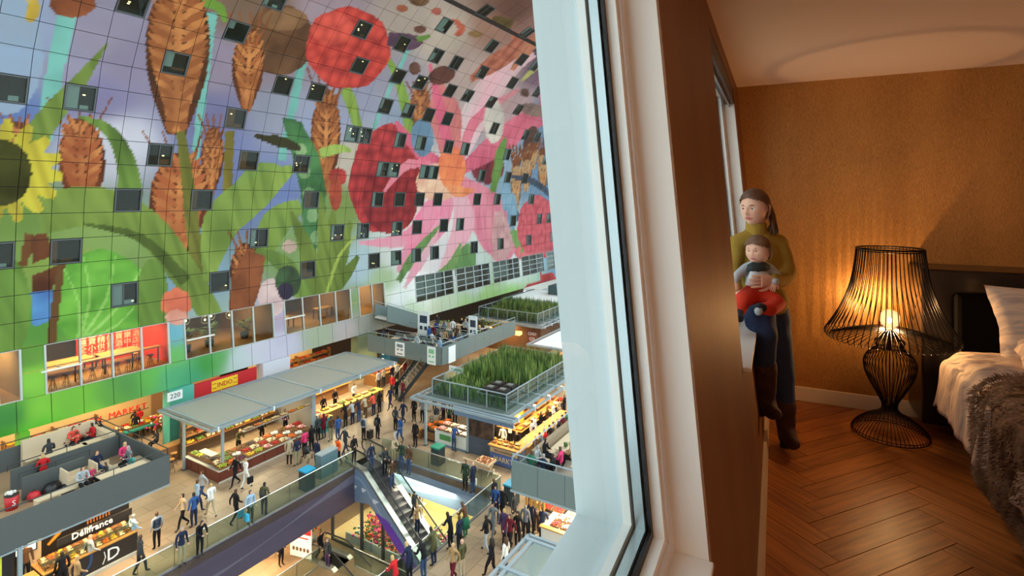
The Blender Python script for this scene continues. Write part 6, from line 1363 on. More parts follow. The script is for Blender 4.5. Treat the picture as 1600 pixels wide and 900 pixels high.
for k in range(14): o = MB().lathe([(0,0),(.035,0),(.01,.02),(.01,.08),(.045,.11),(.045,.2),(.0,.2)], 8).build('glass', mat('wine_glass', (220,210,190), .1)); o.location = hw(28.4+k*.4, 16.1+.2*(k % 3), 1.12); tag(o, 'wine glass on the long bar of the central kiosk', 'glass', 'glasses on the long bar')
for k in range(10): crate(27.6+.4*(k % 2), 16.2+.2*k, 1.18, ['yellow','cream','brown'][k % 3], 'small tray of %s snacks on the corner bar' % ['yellow','cream','brown'][k % 3], 'snack trays on the corner bar', pi/2, 0, .3, .2, .05)
cart = hthing('wooden_cart', 'wooden barrow of nuts standing in front of the blue corner bar', 'cart', 26.3, 17.6); MB().box(-.45,.45,-.5,.5,.55,.68).build('tray', M_LWOOD, cart); mb = MB(); rr = random.Random(1); [mb.ball((rr.uniform(-.38,.38),rr.uniform(-.42,.42),.70), .05, 0, 5, 3) for _ in range(70)]; o = mb.build('nuts', mat('nut_brown', (150,84,54), .6), cart); o['kind'] = 'stuff'
for y in (-.4,.4): MB().bar((-.4,y,.0),(.3,y,.55),.06,.06).build('leg', M_LWOOD, cart); MB().bar((.4,y,.0),(-.3,y,.55),.06,.06).build('leg', M_LWOOD, cart); MB().bar((-.3,y,.6),(-.5,y*1.1+.8*(1 if y > 0 else 1),.75),.05,.05).build('handle', M_LWOOD, cart)
MB().box(-.1,.1,-.6,-.55,0,.3).build('wheel', M_LWOOD, cart)
# kiosk interior behind the bars
hstruct(MB().box(30.0,36.8,19.6,19.8,0,3.0).build('wall_kiosk_1', mat('kiosk_brown_wall', (92,60,34), .7))); hstruct(MB().box(29.4,29.5,16.8,19.8,1.9,3.0).build('wall_kiosk_2', mat('kiosk_yellow_wall', (206,150,50), .6)))
rr = random.Random(31)
for k in range(46):
    c = rr.choice(['orange','cream','red','yellow','brown','white']); a = 30.2+rr.uniform(0,6.4); row = k % 3
    crate(a, 17.6+row*.6, 1.0+row*.15, c, 'tray of %s food glowing inside the central kiosk' % c, 'trays inside the central kiosk', rr.uniform(-.1,.1), 0, .5, .4, .08)
t = hthing('serving_counter', 'dark serving counter behind the long bar of the central kiosk', 'counter', 30.0, 17.3); MB().box(0,6.6,0,1.9,0,.98).build('body', M_DARKP, t); MB().box(0,6.6,0,1.9,.98,1.0).build('worktop', M_WOODT, t)
for k in range(12): 
    o = hthing('hanging_ham', 'cured ham hanging under the roof of the central kiosk', 'food', 30.6+k*.5, 18.6, 1.85, 'hams hanging in the central kiosk'); MB().lathe([(0,0),(.10,.05),(.13,.2),(.06,.5),(.02,.65),(0,.65)], 7).build('ham', mat('cured_ham', (150,76,34), .5), o)
for a in (28.3,30.5,33.,35.5): spot(a, 17.6, 2.95, 150, (1,.62,.28), 1.2)
spot(28.4, 21.2, 2.95, 90, (1,.86,.7), 1.2)
for k in range(8):
    o = hthing('pendant_lamp', 'warm pendant lamp under the planted roof of the central kiosk', 'lamp', 29.0+k*1.0, 16.9+.5*(k % 2), 2.45, 'pendant lamps of the central kiosk'); MB().ball((0,0,0), .10).build('bulb', M_SPOT, o); MB().tube([(0,0,.08),(0,0,.6)], .008, 4).build('cord', M_STEEL, o)
# ---- right-hand terrace with cafe tables
R0, R1, Q0, Q1 = 20.9, 29.5, 6.0, 12.5
tr2 = hthing('terrace', 'grey-green clad raised terrace at the right with cafe tables', 'terrace', 0, 0)
MB().box(R0,R1,Q0,Q1,TH-.25,TH).build('deck', mat('grey_deck', (150,138,124), .6), tr2)
for k in range(5): MB().box(R0-.08,R0,Q0+(Q1-Q0)*k/5+.01,Q0+(Q1-Q0)*(k+1)/5-.01,TH-.3,TH+1.0).build('front_panel', M_PAR2, tr2)
MB().box(R0,R1,Q1,Q1+.08,TH-.3,TH+.6).build('side_wall', M_PAR2, tr2); MB().box(R0-.1,R0-.04,Q0,Q1+.08,TH-.4,TH-.3).build('lower_trim', M_CAN, tr2)
for (p, q) in (((R0,Q0,TH+1.28),(R0,Q1,TH+1.28)),((R0,Q1+.04,TH+1.1),(R1,Q1+.04,TH+1.1))):
    mb = MB(); mb.tube([p, q], .03, 6); d_ = Vector(q)-Vector(p); n_ = max(2, int(d_.length/2.))
    for k in range(n_+1): c_ = Vector(p)+d_*k/n_; mb.tube([c_, c_-Vector((0,0,.35))], .02, 5)
    mb.build('handrail', M_CAN, tr2)
text('Ff', .95, M_WHT, tr2, (R0-.095, 9.0, TH+.42), (pi/2,0,-pi/2), .01, 'lettering'); text('Fresh food', .16, M_WHT, tr2, (R0-.095, 9.0, TH-.12), (pi/2,0,-pi/2), .005, 'lettering')
t = hthing('banquette', 'long padded banquette along the left wall of the right terrace', 'bench', 22.5, 11.75, TH); MB().box(0,6.5,.45,.7,0,.8).build('back', mat('tan_upholstery', (150,130,106), .7), t); MB().box(0,6.5,-.15,.35,.3,.46).build('seat', M_LWOOD, t)
for k, (a, b, L_) in enumerate(((24.3,11.2,1.9),(26.2,11.2,1.2),(27.8,11.2,1.2))): cafe_table(('long pale table with small plants on the right terrace','middle pale table on the right terrace','farthest pale table on the right terrace')[k], a, b, TH, L_, .85)
cafe_table('pale table near the front rail of the right terrace', 22.6, 9.8, TH, .9, .9)
for k in range(5): bush('table_plant', 'little plant in a glass on the pale terrace tables', 'plant', 23.7+k*.6 if k < 3 else 26.2+(k-3)*1.5, 11.2, TH+.74, .08, .22, [M_FLOW[1]], 8, k, False, 'little plants on the terrace tables')
for k, (a, b, lab) in enumerate(((23.9,10.3,'brown stool between the rail and the long table on the right terrace'),(25.6,10.2,'brown stool standing alone in the middle of the right terrace'))): stool(lab, a, b, TH, None, .62, mat('brown_stool', (110,74,44), .5), mat('brown_stool', (110,74,44), .5))
# butcher under the right terrace
bt = hthing('butcher_counter', 'pale butcher counter with a wooden edge under the right terrace', 'counter', 21.9, 7.7)
MB().box(0,1.3,0,3.9,0,1.0).build('body', M_WHITEC, bt); MB().box(-.12,.1,-.05,3.95,1.0,1.06).build('wooden_edge', M_WOODT, bt); MB().box(.1,1.3,0,3.9,1.0,1.04).build('worktop', M_TRIM, bt)
bt2 = hthing('butcher_counter', 'meat display running back under the right terrace', 'counter', 23.1, 11.1); MB().box(0,3.8,0,1.3,0,.95).build('body', M_WHITEC, bt2); MB().box(0,3.8,0,1.3,.95,1.0).build('worktop', M_DARKP, bt2)
rr = random.Random(2)
for k in range(12): crate(23.4+(k % 6)*.6, 11.4+(k//6)*.6, 1.02, rr.choice(['red','pink','red']), 'tray of red meat in the butcher display', 'meat trays of the butcher', 0, 0, .52, .5, .05)
for k in range(14): c = rr.choice(['white','cream','red','pink']); crate(22.25+(k//7)*.5, 8.0+(k % 7)*.5, 1.06, c, 'tray of %s goods on the pale butcher counter' % c, 'trays on the butcher counter', pi/2, 0, .44, .42, .06)
hstruct(MB().box(27.3,27.4,6,12.4,0,2.9).build('wall_butcher_1', mat('butcher_dark_wall', (80,66,58), .7))); hstruct(MB().box(21,26.6,6.6,6.7,0,2.9).build('wall_butcher_2', mat('menu_grey', (120,116,112), .7)))
for (a, b) in ((21.8,9.),(23.5,11.),(24.8,9.)): spot(a, b, 2.85, 260, (1,.80,.58), 1.)
mb = MB()
for k in range(5): mb.lathe([(0,-.7),(.06,-.65),(.07,-.3),(.05,0),(0,0)], 7, c=(.0,k*.22,0))
o = hthing('hanging_sausages', 'long yellow sausages hanging at the left corner of the butcher', 'food', 21.6, 11.3, 2.6); mb.build('sausage', mat('yellow_sausage', (196,140,60), .5), o)
# ---- roof at the bottom right below the window
canopy('glass canopy at the bottom right just below the window', 12.2, 17.6, 4.5, 9.7, 3.2, 3, 2, True, gm=glass_mat('clear_canopy_glass', (190,206,204), .2, .35, (190,200,196)), over=.3)
posts('', [(17.6,9.7,'pale post at the far left corner of the bottom right canopy')], 3.1)
# ---- raised terrace at the back with banners and a crowd
B0, B1, D0, D1 = 33.5, 44.7, 26.5, 34.4
tr3 = hthing('terrace', 'grey raised terrace at the back with banners and a seated crowd', 'terrace', 0, 0)
MB().box(B0,B1,D0,D1,TH-.25,TH).build('deck', M_DECK, tr3)
for k in range(4): MB().box(B0-.08,B0,D0+(D1-D0)*k/4+.01,D0+(D1-D0)*(k+1)/4-.01,TH-.3,TH+1.1).build('front_panel', M_PAR2, tr3)
for k in range(5): MB().box(B0+(B1-B0)*k/5+.01,B0+(B1-B0)*(k+1)/5-.01,D0-.08,D0,TH-.3,TH+1.1).build('side_panel', M_PAR2, tr3)
for (p, q) in (((B0,D0,TH+1.35),(B0,D1,TH+1.35)),((B0,D0,TH+1.35),(B1,D0,TH+1.35)),((35.6,D0+.3,TH+1.15),(35.6,D1,TH+1.15)),((38.6,D0+.3,TH+1.15),(38.6,D1,TH+1.15))):
    mb = MB(); mb.tube([p, q], .03, 5); d_ = Vector(q)-Vector(p)
    for k in range(6): c_ = Vector(p)+d_*k/5; mb.tube([c_, c_-Vector((0,0,.35))], .02, 4)
    mb.build('handrail', M_CAN, tr3)
for x in (35.6,38.6): MB().box(x-.05,x+.05,D0+.3,D1-1.2,TH,TH+.95).build('inner_wall', M_PAR2, tr3)
def face(mb, pts, m=0): mb.add(pts, [tuple(range(len(pts)))], m)
def banner(lab, a, b, h, w_, hh, m2=None):
    t = hthing('banner', lab, 'banner', a, b, h); MB().box(0,.03,-w_/2,w_/2,0,hh).build('sheet', mat('white_banner', (236,238,238), .6), t)
    mb = MB(); q = m2 or 0
    mb.box(-.01,0,-w_*.32,w_*.32,hh*.62,hh*.86); mb.box(-.01,0,-w_*.32,-w_*.08,hh*.40,hh*.52); mb.box(-.01,0,w_*.08,w_*.32,hh*.40,hh*.52); mb.box(-.01,0,-w_*.3,w_*.3,hh*.12,hh*.2); mb.build('print', m2 or mat('navy_print', (50,60,80), .6), t)
banner('tall white banner beside the man in blue on the back terrace', 36.9, 31.2, TH+.1, 1.3, 2.7); banner('tall white banner at the right of the back terrace', 38.3, 26.9, TH+.1, .9, 2.5)
banner('white crest-shaped poster on the front of the back terrace', B0-.14, 30.7, TH-.15, 1.0, 1.1, mat('grey_print', (120,130,134), .6)); banner('white and green poster left of the corner of the back terrace', B0-.14, 27.4, TH-.35, .85, 1.4, mat('green_print', (130,190,140), .6))
t = hthing('banner', 'white and green poster right of the corner of the back terrace', 'banner', B0+1.2, D0-.12, TH-.35, None, pi/2); MB().box(0,.03,-.45,.45,0,1.3).build('sheet', mat('white_banner', (236,238,238), .6), t); MB().box(0.03,.04,-.3,.3,.5,.9).build('print', mat('green_print', (130,190,140), .6), t)
for k, (a, b) in enumerate(((34.5,32.6),(34.5,30.2),(34.5,28.2),(37,29.2),(37,27.8),(40,28),(40,30.5),(42,28.2),(42,30.8),(40.2,32.6))): cafe_table('pale cafe table among the crowd on the back terrace', a, b, TH, 1.3, .7, 'cafe tables on the back terrace')
for k, (a, b) in enumerate(((43.2,27.4),(43.6,29.0),(41.4,32.6),(39.6,27.2))): bush('planter', ('green planter at the right end of the back terrace','green planter behind the right banner','green planter at the back of the rear terrace','green planter beside the right banner')[k], 'plant', a, b, TH, .8, 1.0, [M_FLOW[1], mat('light_leaf', (120,150,70), .7)], 50, k)
# stairs up to it
sr = hthing('staircase', 'dark staircase with landings climbing from the market floor to the back terrace', 'staircase', 33.9, 29.3)
for k in range(14): MB().box(-1.1+.0,1.1,-k*.2-.2+.9,-k*.2+.9,k*.23,k*.23+.05).build('tread', mat('stair_grey', (110,112,108), .6), sr)
o = None
sr.rotation_euler = (0,0,ALPHA+radians(58)); sr.location = hw(33.2, 29.9, 0)
for x in (-1.1,1.1): MB().bar((x,.9,.1),(x,-1.9,3.2),.08,.3).build('stringer', M_STEEL, sr); MB().bar((x,.9,1.1),(x,-1.9,4.2),.05,.05).build('handrail', M_RAIL, sr); [MB().bar((x,.9-q*.7,.1+q*.77),(x,.9-q*.7,1.1+q*.77),.03,.03).build('baluster', M_CAN, sr) for q in range(5)]
s2 = hthing('staircase', 'grey staircase descending along the mural to the back terrace', 'staircase', 35.9, 34.5, 3.2)
for y in (0, 1.5): MB().hexa([(0,y,1.7),(5.6,y,-.3),(5.6,y+.09,-.3),(0,y+.09,1.7),(0,y,3.2),(5.6,y,1.05),(5.6,y+.09,1.05),(0,y+.09,3.2)]).build('side_wall', M_PAR2, s2); MB().tube([(0,y+.04,3.4),(5.6,y+.04,1.25)], .03, 6).build('handrail', M_CAN, s2)
for k in range(12): MB().box(5.5-k*.46-.46,5.5-k*.46,.09,1.5,0 if k < 1 else k*.18-.12,k*.18+.04).build('tread', mat('stair_white', (206,206,202), .6), s2)
MB().box(5.6,8.8,-.2,1.7,-.25,0).build('landing', M_DECK, s2)
# stall under the back terrace and counters by the stairs
for k, (a, b, lab, L_, W_, e) in enumerate(((33.4,33.2,'wooden market counter with flowers between the long canopy and the stairs',3.2,1.6,150),(36.0,24.3,'fruit counter heaped with orange and pink fruit under the back terrace',4.6,1.4,190),(40.8,24.0,'far fruit counter glowing beyond the central kiosk',4.4,1.6,190),(45.5,21.0,'orange lit counter at the far right behind the planted roof',4.,2.,190))):
    t = hthing('stall_counter', lab, 'counter', a, b); MB().box(0,L_,0,W_,0,.9).build('body', M_SHELF, t); MB().box(-.05,L_+.05,-.05,W_+.05,.9,.95).build('worktop', M_WOODT, t)
    rr = random.Random(k); n_ = int(L_/.6)
    for j in range(2):
        for q in range(n_): c = rr.choice(['orange','cream','pink','red','yellow']); crate(a+.35+q*.6, b+.4+j*.6, .97+j*.1, c, 'crate of %s goods on the %s' % (c, ('counter by the stairs','fruit counter under the back terrace','far glowing fruit counter','far right counter')[k]), 'crates on the %s' % ('counter by the stairs','fruit counter under the back terrace','far glowing fruit counter','far right counter')[k])
    spot(a+L_/2, b+W_/2, 2.7, e, (1,.66,.36), 1.5)
t = hthing('white_partition', 'pale partition beside the stairs below the back terrace', 'partition', 35.2, 27.6); MB().box(0,2.2,0,.1,0,1.6).build('panel', M_LWOOD, t); MB().box(-.03,0,-.02,.12,0,1.65).build('edge_strip', M_CAN, t)
t = hthing('hanging_sign', 'white sign hanging beside the stairs in front of the fruit counter', 'sign', 34.2, 25.6, 2.3); MB().box(0,.04,-.7,.7,0,.45).build('board', mat('white_banner', (236,238,238), .6), t); MB().box(-.01,0,-.5,.5,.15,.28).build('print', mat('green_print', (130,190,140), .6), t)
t = hthing('blue_cabinet', 'blue cabinet with a row of marks at the far end of the long canopy', 'cabinet', 36.6, 34.9); MB().box(0,1.2,0,1.2,0,2.5).build('body', mat('deep_blue', (26,78,110), .5), t); [MB().box(-.02,0,.7,.95,.6+q*.5,.8+q*.5).build('mark', M_WHT, t) for q in range(4)]
# ---- far roofs
plant_roof('planted roof of leafy shrubs on the far kiosk', 47.6, 55.0, 25.4, 33.4, 3.2, 1500, 5, 1.6)
M_WROOF = mat('white_roof_sheet', (240,240,238), .6)
def flatroof(lab, a0, a1, b0, b1, h, m, frame=True):
    t = hthing('flat_roof', lab, 'roof', a0, b0, h); MB().box(0,a1-a0,0,b1-b0,-.1,.05).build('sheet', m, t)
    for (p, q) in (((-.4,-.4,0),(a1-a0+.4,-.4,0)),((-.4,-.4,0),(-.4,b1-b0+.4,0)),((-.4,b1-b0+.4,0),(a1-a0+.4,b1-b0+.4,0))): MB().bar(p, q, .12, .12).build('edge_beam', M_CAN, t)
    for k in range(5): MB().bar((-.4,(b1-b0)*k/4,0),(.0,(b1-b0)*k/4,0),.1,.1).build('outrigger', M_CAN, t)
flatroof('bright white flat roof right of the central planted roof', 41.9, 51.0, 15.0, 23.0, 3.1, M_WROOF); flatroof('long white roof behind the far planted kiosk', 59.5, 67.0, 24.0, 36.4, 3.1, M_WROOF)
t = hthing('terrace', 'dark grey far terrace at the end of the hall', 'terrace', 64.5, 24.0); MB().box(0,8,0,9,2.9,3.2).build('deck', M_DECK, t); MB().box(-.1,0,0,9,2.9,4.3).build('front_panel', mat('deep_slate', (70,88,92), .5), t); MB().box(0,8,9,9.1,2.9,4.3).build('side_panel', mat('deep_slate', (70,88,92), .5), t)
mb = MB(); rr = random.Random(4)
for _ in range(70): x, y = rr.uniform(.3,7.5), rr.uniform(.3,8.5); mb.box(x,x+.5,y,y+.3,3.2,4.0+rr.uniform(0,.4), rr.randrange(2))
o = mb.build('furniture', [M_DARKP, M_WHITEC], t); o['kind'] = 'stuff'
t = hthing('kiosk', 'dark kiosk under the far planted roof with a lit square sign', 'kiosk', 47.4, 25.3); MB().box(1,7.4,.4,8,0,3.0).build('body', mat('kiosk_brown_wall', (92,60,34), .7), t); MB().box(-.1,0,.2,1.3,1.3,2.8).build('sign_board', mat('maroon_sign', (88,40,34), .5), t)
text('CHO', .42, M_WHT, t, (-.12,.75,2.45), (pi/2,0,-pi/2), .01, 'lettering'); text('CO', .42, M_WHT, t, (-.12,.75,1.95), (pi/2,0,-pi/2), .01, 'lettering')
for k in range(6): o = MB().box(-.3,.3,-.3,.3,0,.3).build('lamp_shade', mat('shade_glow', (255,190,100), .5, emit=4)); o.location = hw(47.2, 27.6+k*.9, 2.2); tag(o, 'glowing orange lamp shade under the far planted roof', 'lamp', 'orange lamps of the far kiosk')
spot(47.6, 29.5, 2.9, 200, (1,.6,.3), 1.5); spot(44.5, 27.5, 2.6, 160, (1,.62,.34), 1.2)
t = hthing('flat_wall', 'corrugated grey shutter wall at the far end below the mural', 'wall panel', 62, 36.0); [MB().box(0,10,-.05,0,.1+q*.25,.28+q*.25).build('slat', mat('shutter_grey', (206,210,214), .5), t) for q in range(12)]
# ---- lower level: flower shop and posters
M_LIT = mat('flower_shop_cream', (236,214,160), .7)
hstruct(MB().box(22.9,31,16.0,16.15,-5,-.6).build('wall_flower_1', M_LIT)); hstruct(MB().box(28.5,28.65,16,27,-5,-.6).build('wall_flower_2', M_LIT)); hstruct(MB().box(22.9,28.6,16,27.2,-5.0,-4.96).build('floor_flower', mat('flower_floor', (214,184,130), .6)))
fs = hthing('shop_glazing', 'glazed front of the lower level flower shop with dark posts', 'shop front', 22.95, 0, -5)
def gtop(y): return 4.2 if y > 23.4 else max(.5, 4.2-(23.4-y)*.80-.3)
for y in (19.0,20.8,22.4,24.1,26.6): MB().box(-.07,.07,y-.07,y+.07,0,gtop(y)).build('post', M_STEEL, fs)
for y0, y1 in ((19.0,20.8),(20.8,22.4),(22.4,24.1),(24.1,26.6)): MB().hexa([(-.01,y0+.08,.1),(.01,y0+.08,.1),(.01,y1-.08,.1),(-.01,y1-.08,.1),(-.01,y0+.08,gtop(y0)),(.01,y0+.08,gtop(y0)),(.01,y1-.08,gtop(y1)),(-.01,y1-.08,gtop(y1))]).build('glass_panel', M_PANE, fs)
MB().box(-.06,.06,19,26.6,0,.1).build('sill', M_STEEL, fs)
for a in (24.3,26.6):
    L = bpy.data.lights.new('flower_light', 'AREA'); L.energy = 750; L.color = (1,.84,.58); L.shape = 'RECTANGLE'; L.size = 1.6; L.size_y = 7; o = bpy.data.objects.new('flower_light', L); COL.objects.link(o); o.location = hw(a, 22, -.8); o.rotation_euler = (0,0,ALPHA)
rr = random.Random(21)
for k in range(36):
    a, b = 23.55+(k % 4)*.6, 19.4+(k//4)*.68; bush('flower_bucket', 'bucket of %s flowers in the %s row behind the shop glass' % (('pink and orange','mauve and red','pink and white','red and green','bright red')[k % 5], ('front','second','third','rear')[k % 4]), 'flowers', a, b, -4.96, .42, 1.25, [M_FLOW[i] for i in ((0,1,2),(1,4,2),(1,3,0),(1,2,1),(4,1,0))[k % 5]], 44, k, True, 'flower buckets behind the glass')
t = hthing('flower_shelf', 'white stepped shelf of flowers inside the lower flower shop', 'shelf', 26.4, 22.5, -4.96)
for q in range(3): MB().box(0,.5,0,4.2,.7+q*.7,.75+q*.7).build('shelf', M_WHITEC, t)
for y in (0,2.05,4.15): MB().box(0,.05,y,y+.05,0,2.6).build('upright', M_WHITEC, t)
for k in range(24): bush('flower_pot', 'potted %s flowers on the white stepped shelf' % ('red','green','orange','yellow-green')[k % 4], 'flowers', 26.65, 22.8+(k % 8)*.5, -4.2+.7*(k//8), .16, .5, [M_FLOW[(4,1,2,1)[k % 4]], M_FLOW[1]], 14, k, True, 'flower pots on the stepped shelf')
t = hthing('planter_box', 'pale planter boxes in a row behind the flower shop glass', 'planter', 23.2, 19.2, -4.96); [MB().box(0,.1,k*1.1,k*1.1+1.04,0,.55).build('box', mat('pale_planter', (170,176,160), .6), t) for k in range(6)]
ps_ = hthing('poster', 'standing poster with a red upper half and white lower half on the lower floor', 'poster', 20.9, 26.0, -5, None, radians(12)); MB().box(0,.05,0,1.5,.1,2.6).build('board', mat('white_banner', (236,238,238), .6), ps_); MB().box(-.01,0,.03,1.47,1.45,2.57).build('red_half', M_RSIGN, ps_)
mb = MB(); [mb.box(-.02,-.01,.2,1.3-.2*(q % 2),2.3-q*.15,2.35-q*.15) for q in range(5)]; mb.build('lettering', M_WHT, ps_); mb = MB(); [mb.ball((-.01,.25+q*.25,.55), (.02,.1,.13), 0, 6, 4) for q in range(5)]; mb.build('portraits', mat('portrait_brown', (110,80,66), .6), ps_); mb = MB(); mb.box(-.02,-.01,.2,.9,1.2,1.27); mb.build('heading', M_RSIGN, ps_)
bl = hthing('balloon_column', 'column of orange and white balloons beside the poster on the lower floor', 'balloons', 20.3, 28.2, -5); rr = random.Random(1)
for k in range(14): MB().ball((rr.uniform(-.2,.2),rr.uniform(-.2,.2),.4+k*.17), .19, 0, 8, 6).build('balloon', mat('orange_balloon', (244,150,40), .3) if k % 3 else mat('white_balloon', (240,236,226), .3), bl)
bush('flower_bouquet', 'tall orange and yellow flower arrangement at the flower shop corner', 'flowers', 22.2, 27.4, -5, .5, 2.3, [M_FLOW[2], M_FLOW[1], mat('sunflower', (230,180,40), .6)], 60, 4)
for a, b, e in ((18,27,300),(14,28,260),(20,30,260)): spot(a, b, -2.0, e*1.2, (1,.66,.38), 2.0)
railing('low glass balustrade on the lower floor in front of the second escalator', (16.5, 25.3, -5), (20.8, 25.3, -5), 3)
railing('low glass balustrade on the lower floor beside the flower shop', (21.9, 23.6, -5), (21.9, 19.6, -5), 3)
# ---- bins and ticket columns beside the void
def wbin(lab, a, b, rim): 
    t = hthing('waste_bin', lab, 'bin', a, b); MB().box(-.3,.3,-.3,.3,0,1.0).build('body', mat('dark_bin', (44,60,66), .5), t); MB().box(-.33,.33,-.33,.33,1.0,1.08).build('rim', rim, t)
wbin('dark litter bin with a bright blue rim beside the long balustrade', 19.8, 25.0, mat('blue_bag_rim', (30,150,190), .5)); wbin('dark litter bin with a green rim at the far side of the void', 25.7, 20.6, mat('green_bag_rim', (40,150,120), .5)); wbin('dark litter bin with a bright blue rim in the crowd by the right terrace', 24.3, 14.6, mat('blue_bag_rim', (30,150,190), .5))
t = hthing('ticket_column', 'grey glass-sided ticket column beside the blue rimmed bin', 'column', 21.4, 25.3); MB().box(-.6,.6,-.25,.25,0,1.3).build('body', mat('blue_grey_metal', (90,116,124), .4), t); MB().box(-.62,.62,-.27,.27,1.3,1.36).build('cap', M_CAN, t)
# ---- end of the hall and the street beyond
eg = hthing('end_glazing', 'tall cable-net glass wall closing the far end of the hall', 'glazing', AEND+1.5, 0)
mb = MB()
for y in np.arange(8, 38, 1.5): mb.box(0,.05,y,y+.04,0,33)
for z in np.arange(1.5, 33, 1.5): mb.box(0,.05,8,38,z,z+.04)
mb.build('cable_net', M_CAN, eg); MB().box(.06,.08,8,38,0,33).build('glass_panel', glass_mat('end_glass', (236,244,246), .08), eg)
sb = hthing('apartment_building', 'pale brick building seen through the far glass wall', 'building', AEND+30, 20); MB().box(0,12,0,40,-.2,26).build('wall', mat('pale_brick', (170,150,140), .8), sb)
for j in range(8):
    for k in range(12): MB().box(-.06,0,1+k*3.2,2.6+k*3.2,2+j*3,3.8+j*3).build('window', mat('street_window', (90,104,116), .3), sb)
hstruct(MB().box(84, 160, -40, 90, -.5, -.02).build('ground_street', mat('street_paving', (160,156,150), .8)))

for bi in range(5, 10): hstruct(MB().box(BA[bi][0], BA[bi][1], 38.2, 38.3, IFL, 8.1).build('wall_added_backing_%d' % (bi-4), mat(('backing_brick','pale_reflection')[bi % 2], ((176,146,130),(214,216,214))[bi % 2], .8)))  # added panels lightening the far panes; white reflections put into their colour
# ================================================================= THE CROWD
def spot_at(u, v, h=0):
    d_ = 850*(15.9-h)/(v-310); x_ = (u-800)*d_/850; return d_*cos(THH)+x_*sin(THH), d_*sin(THH)-x_*cos(THH)
F_ = {'r':-pi/2*1.0,'l':pi/2,'t':0,'c':pi}      # facing: t = away along the hall, c = towards the near end, l = towards the mural, r = towards our window
def P(u, v, pose, top, bottom, hair, face, where, h=0, **k):
    a, b = spot_at(u, v, h); b = min(b, 40.6) if h == 0 else b; rz = F_[face] if isinstance(face, str) else radians(face); return person(a, b, h, rz, pose, top, bottom, hair, where, **k)
# walkway beside the long balustrade
P(312,869,'lean','black','black','dark','r','against the long balustrade nearest the left terrace')
P(368,818,'walk','black','black','brown','t','passing along the long balustrade', extra='blue bag', coat=True)
P(391,820,'stand','light blue','olive','brown','r','beside the long balustrade', extra='blue bag')
P(413,806,'stand2','olive','dark grey','dark',20,'with a backpack by the long balustrade', extra='backpack')
P(330,808,'walk','white','beige','blond','l','in the group left of the balustrade')
P(308,802,'walk2','light blue','navy','brown','t','in the group left of the balustrade')
P(303,824,'stand2','blue','navy','dark','l','at the front of the group left of the balustrade')
P(286,826,'walk','beige','black','dark','c','at the left of the group left of the balustrade')
P(316,786,'walk','light grey','jeans blue','brown','c','at the back of the group left of the balustrade')
P(284,884,'stand','navy','khaki','grey','r','beside the balustrade in front of the bakery')
P(368,760,'walk','black','black','brown','c','in front of the greengrocer corner', coat=True)
P(384,764,'walk2','white','white','blond','t','in front of the greengrocer corner', extra='bag')
P(452,727,'stand','beige','black','grey',40,'facing the greengrocer counter', coat=True)
P(464,728,'stand','navy','khaki','brown','l','facing the greengrocer counter')
P(476,714,'stand2','pink','black','brown','l','behind the pushchair at the greengrocer')
P(487,706,'stand2','black','black','dark','l','beside the pushchair at the greengrocer', coat=True)
P(495,731,'stand','navy','black','dark','c','alone in the aisle past the pushchair', coat=True)
P(497,690,'stand','dark grey','black','grey','l','at the far end of the greengrocer counter')
P(506,686,'stand2','maroon','dark grey','dark','l','at the far end of the greengrocer counter', coat=True)
P(517,690,'stand','brown','khaki','brown','l','in front of the grey partition')
P(528,690,'stand','blue','jeans blue','dark','l','in front of the teal fronted counter')
P(539,710,'walk','dark grey','jeans blue','grey','t','just behind the person in orange', coat=True)
P(528,728,'walk2','orange','black','dark','c','near the top of the escalator')
P(553,724,'stand2','black','black','brown','r','at the top of the escalator')
P(568,689,'stand','striped','black','blond','t','with a suitcase in the middle aisle', extra='stripes')
P(590,687,'stand','black','black','dark','t','behind the suitcase in the middle aisle', extra='backpack')
P(540,668,'lean','black','black','dark','l','at the yellow food bar nearest the teal counter')
P(551,664,'lean','light grey','navy','brown','l','at the yellow food bar')
P(561,660,'lean','navy','jeans blue','brown','l','at the yellow food bar')
P(571,655,'lean','beige','brown','blond','l','at the yellow food bar')
P(584,650,'lean','coral','navy','dark','l','at the right end of the yellow food bar')
P(593,646,'stand2','black','black','dark','l','at the right end of the yellow food bar')
P(610,640,'walk','navy','navy','dark','c','with a red scarf beside the yellow bar', coat=True)
P(613,618,'stand','red','dark grey','brown','c','at the foot of the stairs')
P(620,626,'stand2','black','black','blond','l','at the foot of the stairs')
P(629,628,'stand2','maroon','dark grey','dark','c','at the foot of the stairs')
P(647,659,'stand','black','black','dark','c','in a dark suit and pale shirt in the middle aisle', coat=True)
P(660,660,'stand2','grey','black','brown','c','beside the dark suit in the middle aisle')
P(669,644,'stand','white','light grey','grey','t','behind the second pushchair')
P(679,641,'stand2','beige','dark grey','grey','t','behind the second pushchair')
P(693,660,'stand','purple','black','brown','l','at the left corner of the planted kiosk')
P(630,664,'walk','navy','navy','dark','c','with an open jacket in the middle aisle', coat=True)
P(625,692,'walk2','blue','jeans blue','dark','c','carrying a white bag in the middle aisle', extra='white bag', coat=True)
P(618,674,'stand','dark grey','black','dark','t','left of the person with the white bag')
P(649,699,'stand','black','black','brown','c','right of the person with the white bag', coat=True)
P(709,706,'lean','blue','jeans blue','grey','t','at the pale fish counter')
P(702,668,'stand','dark green','black','dark','t','at the left end of the pale fish counter')
P(711,662,'stand2','navy','black','brown','t','behind the pale fish counter')
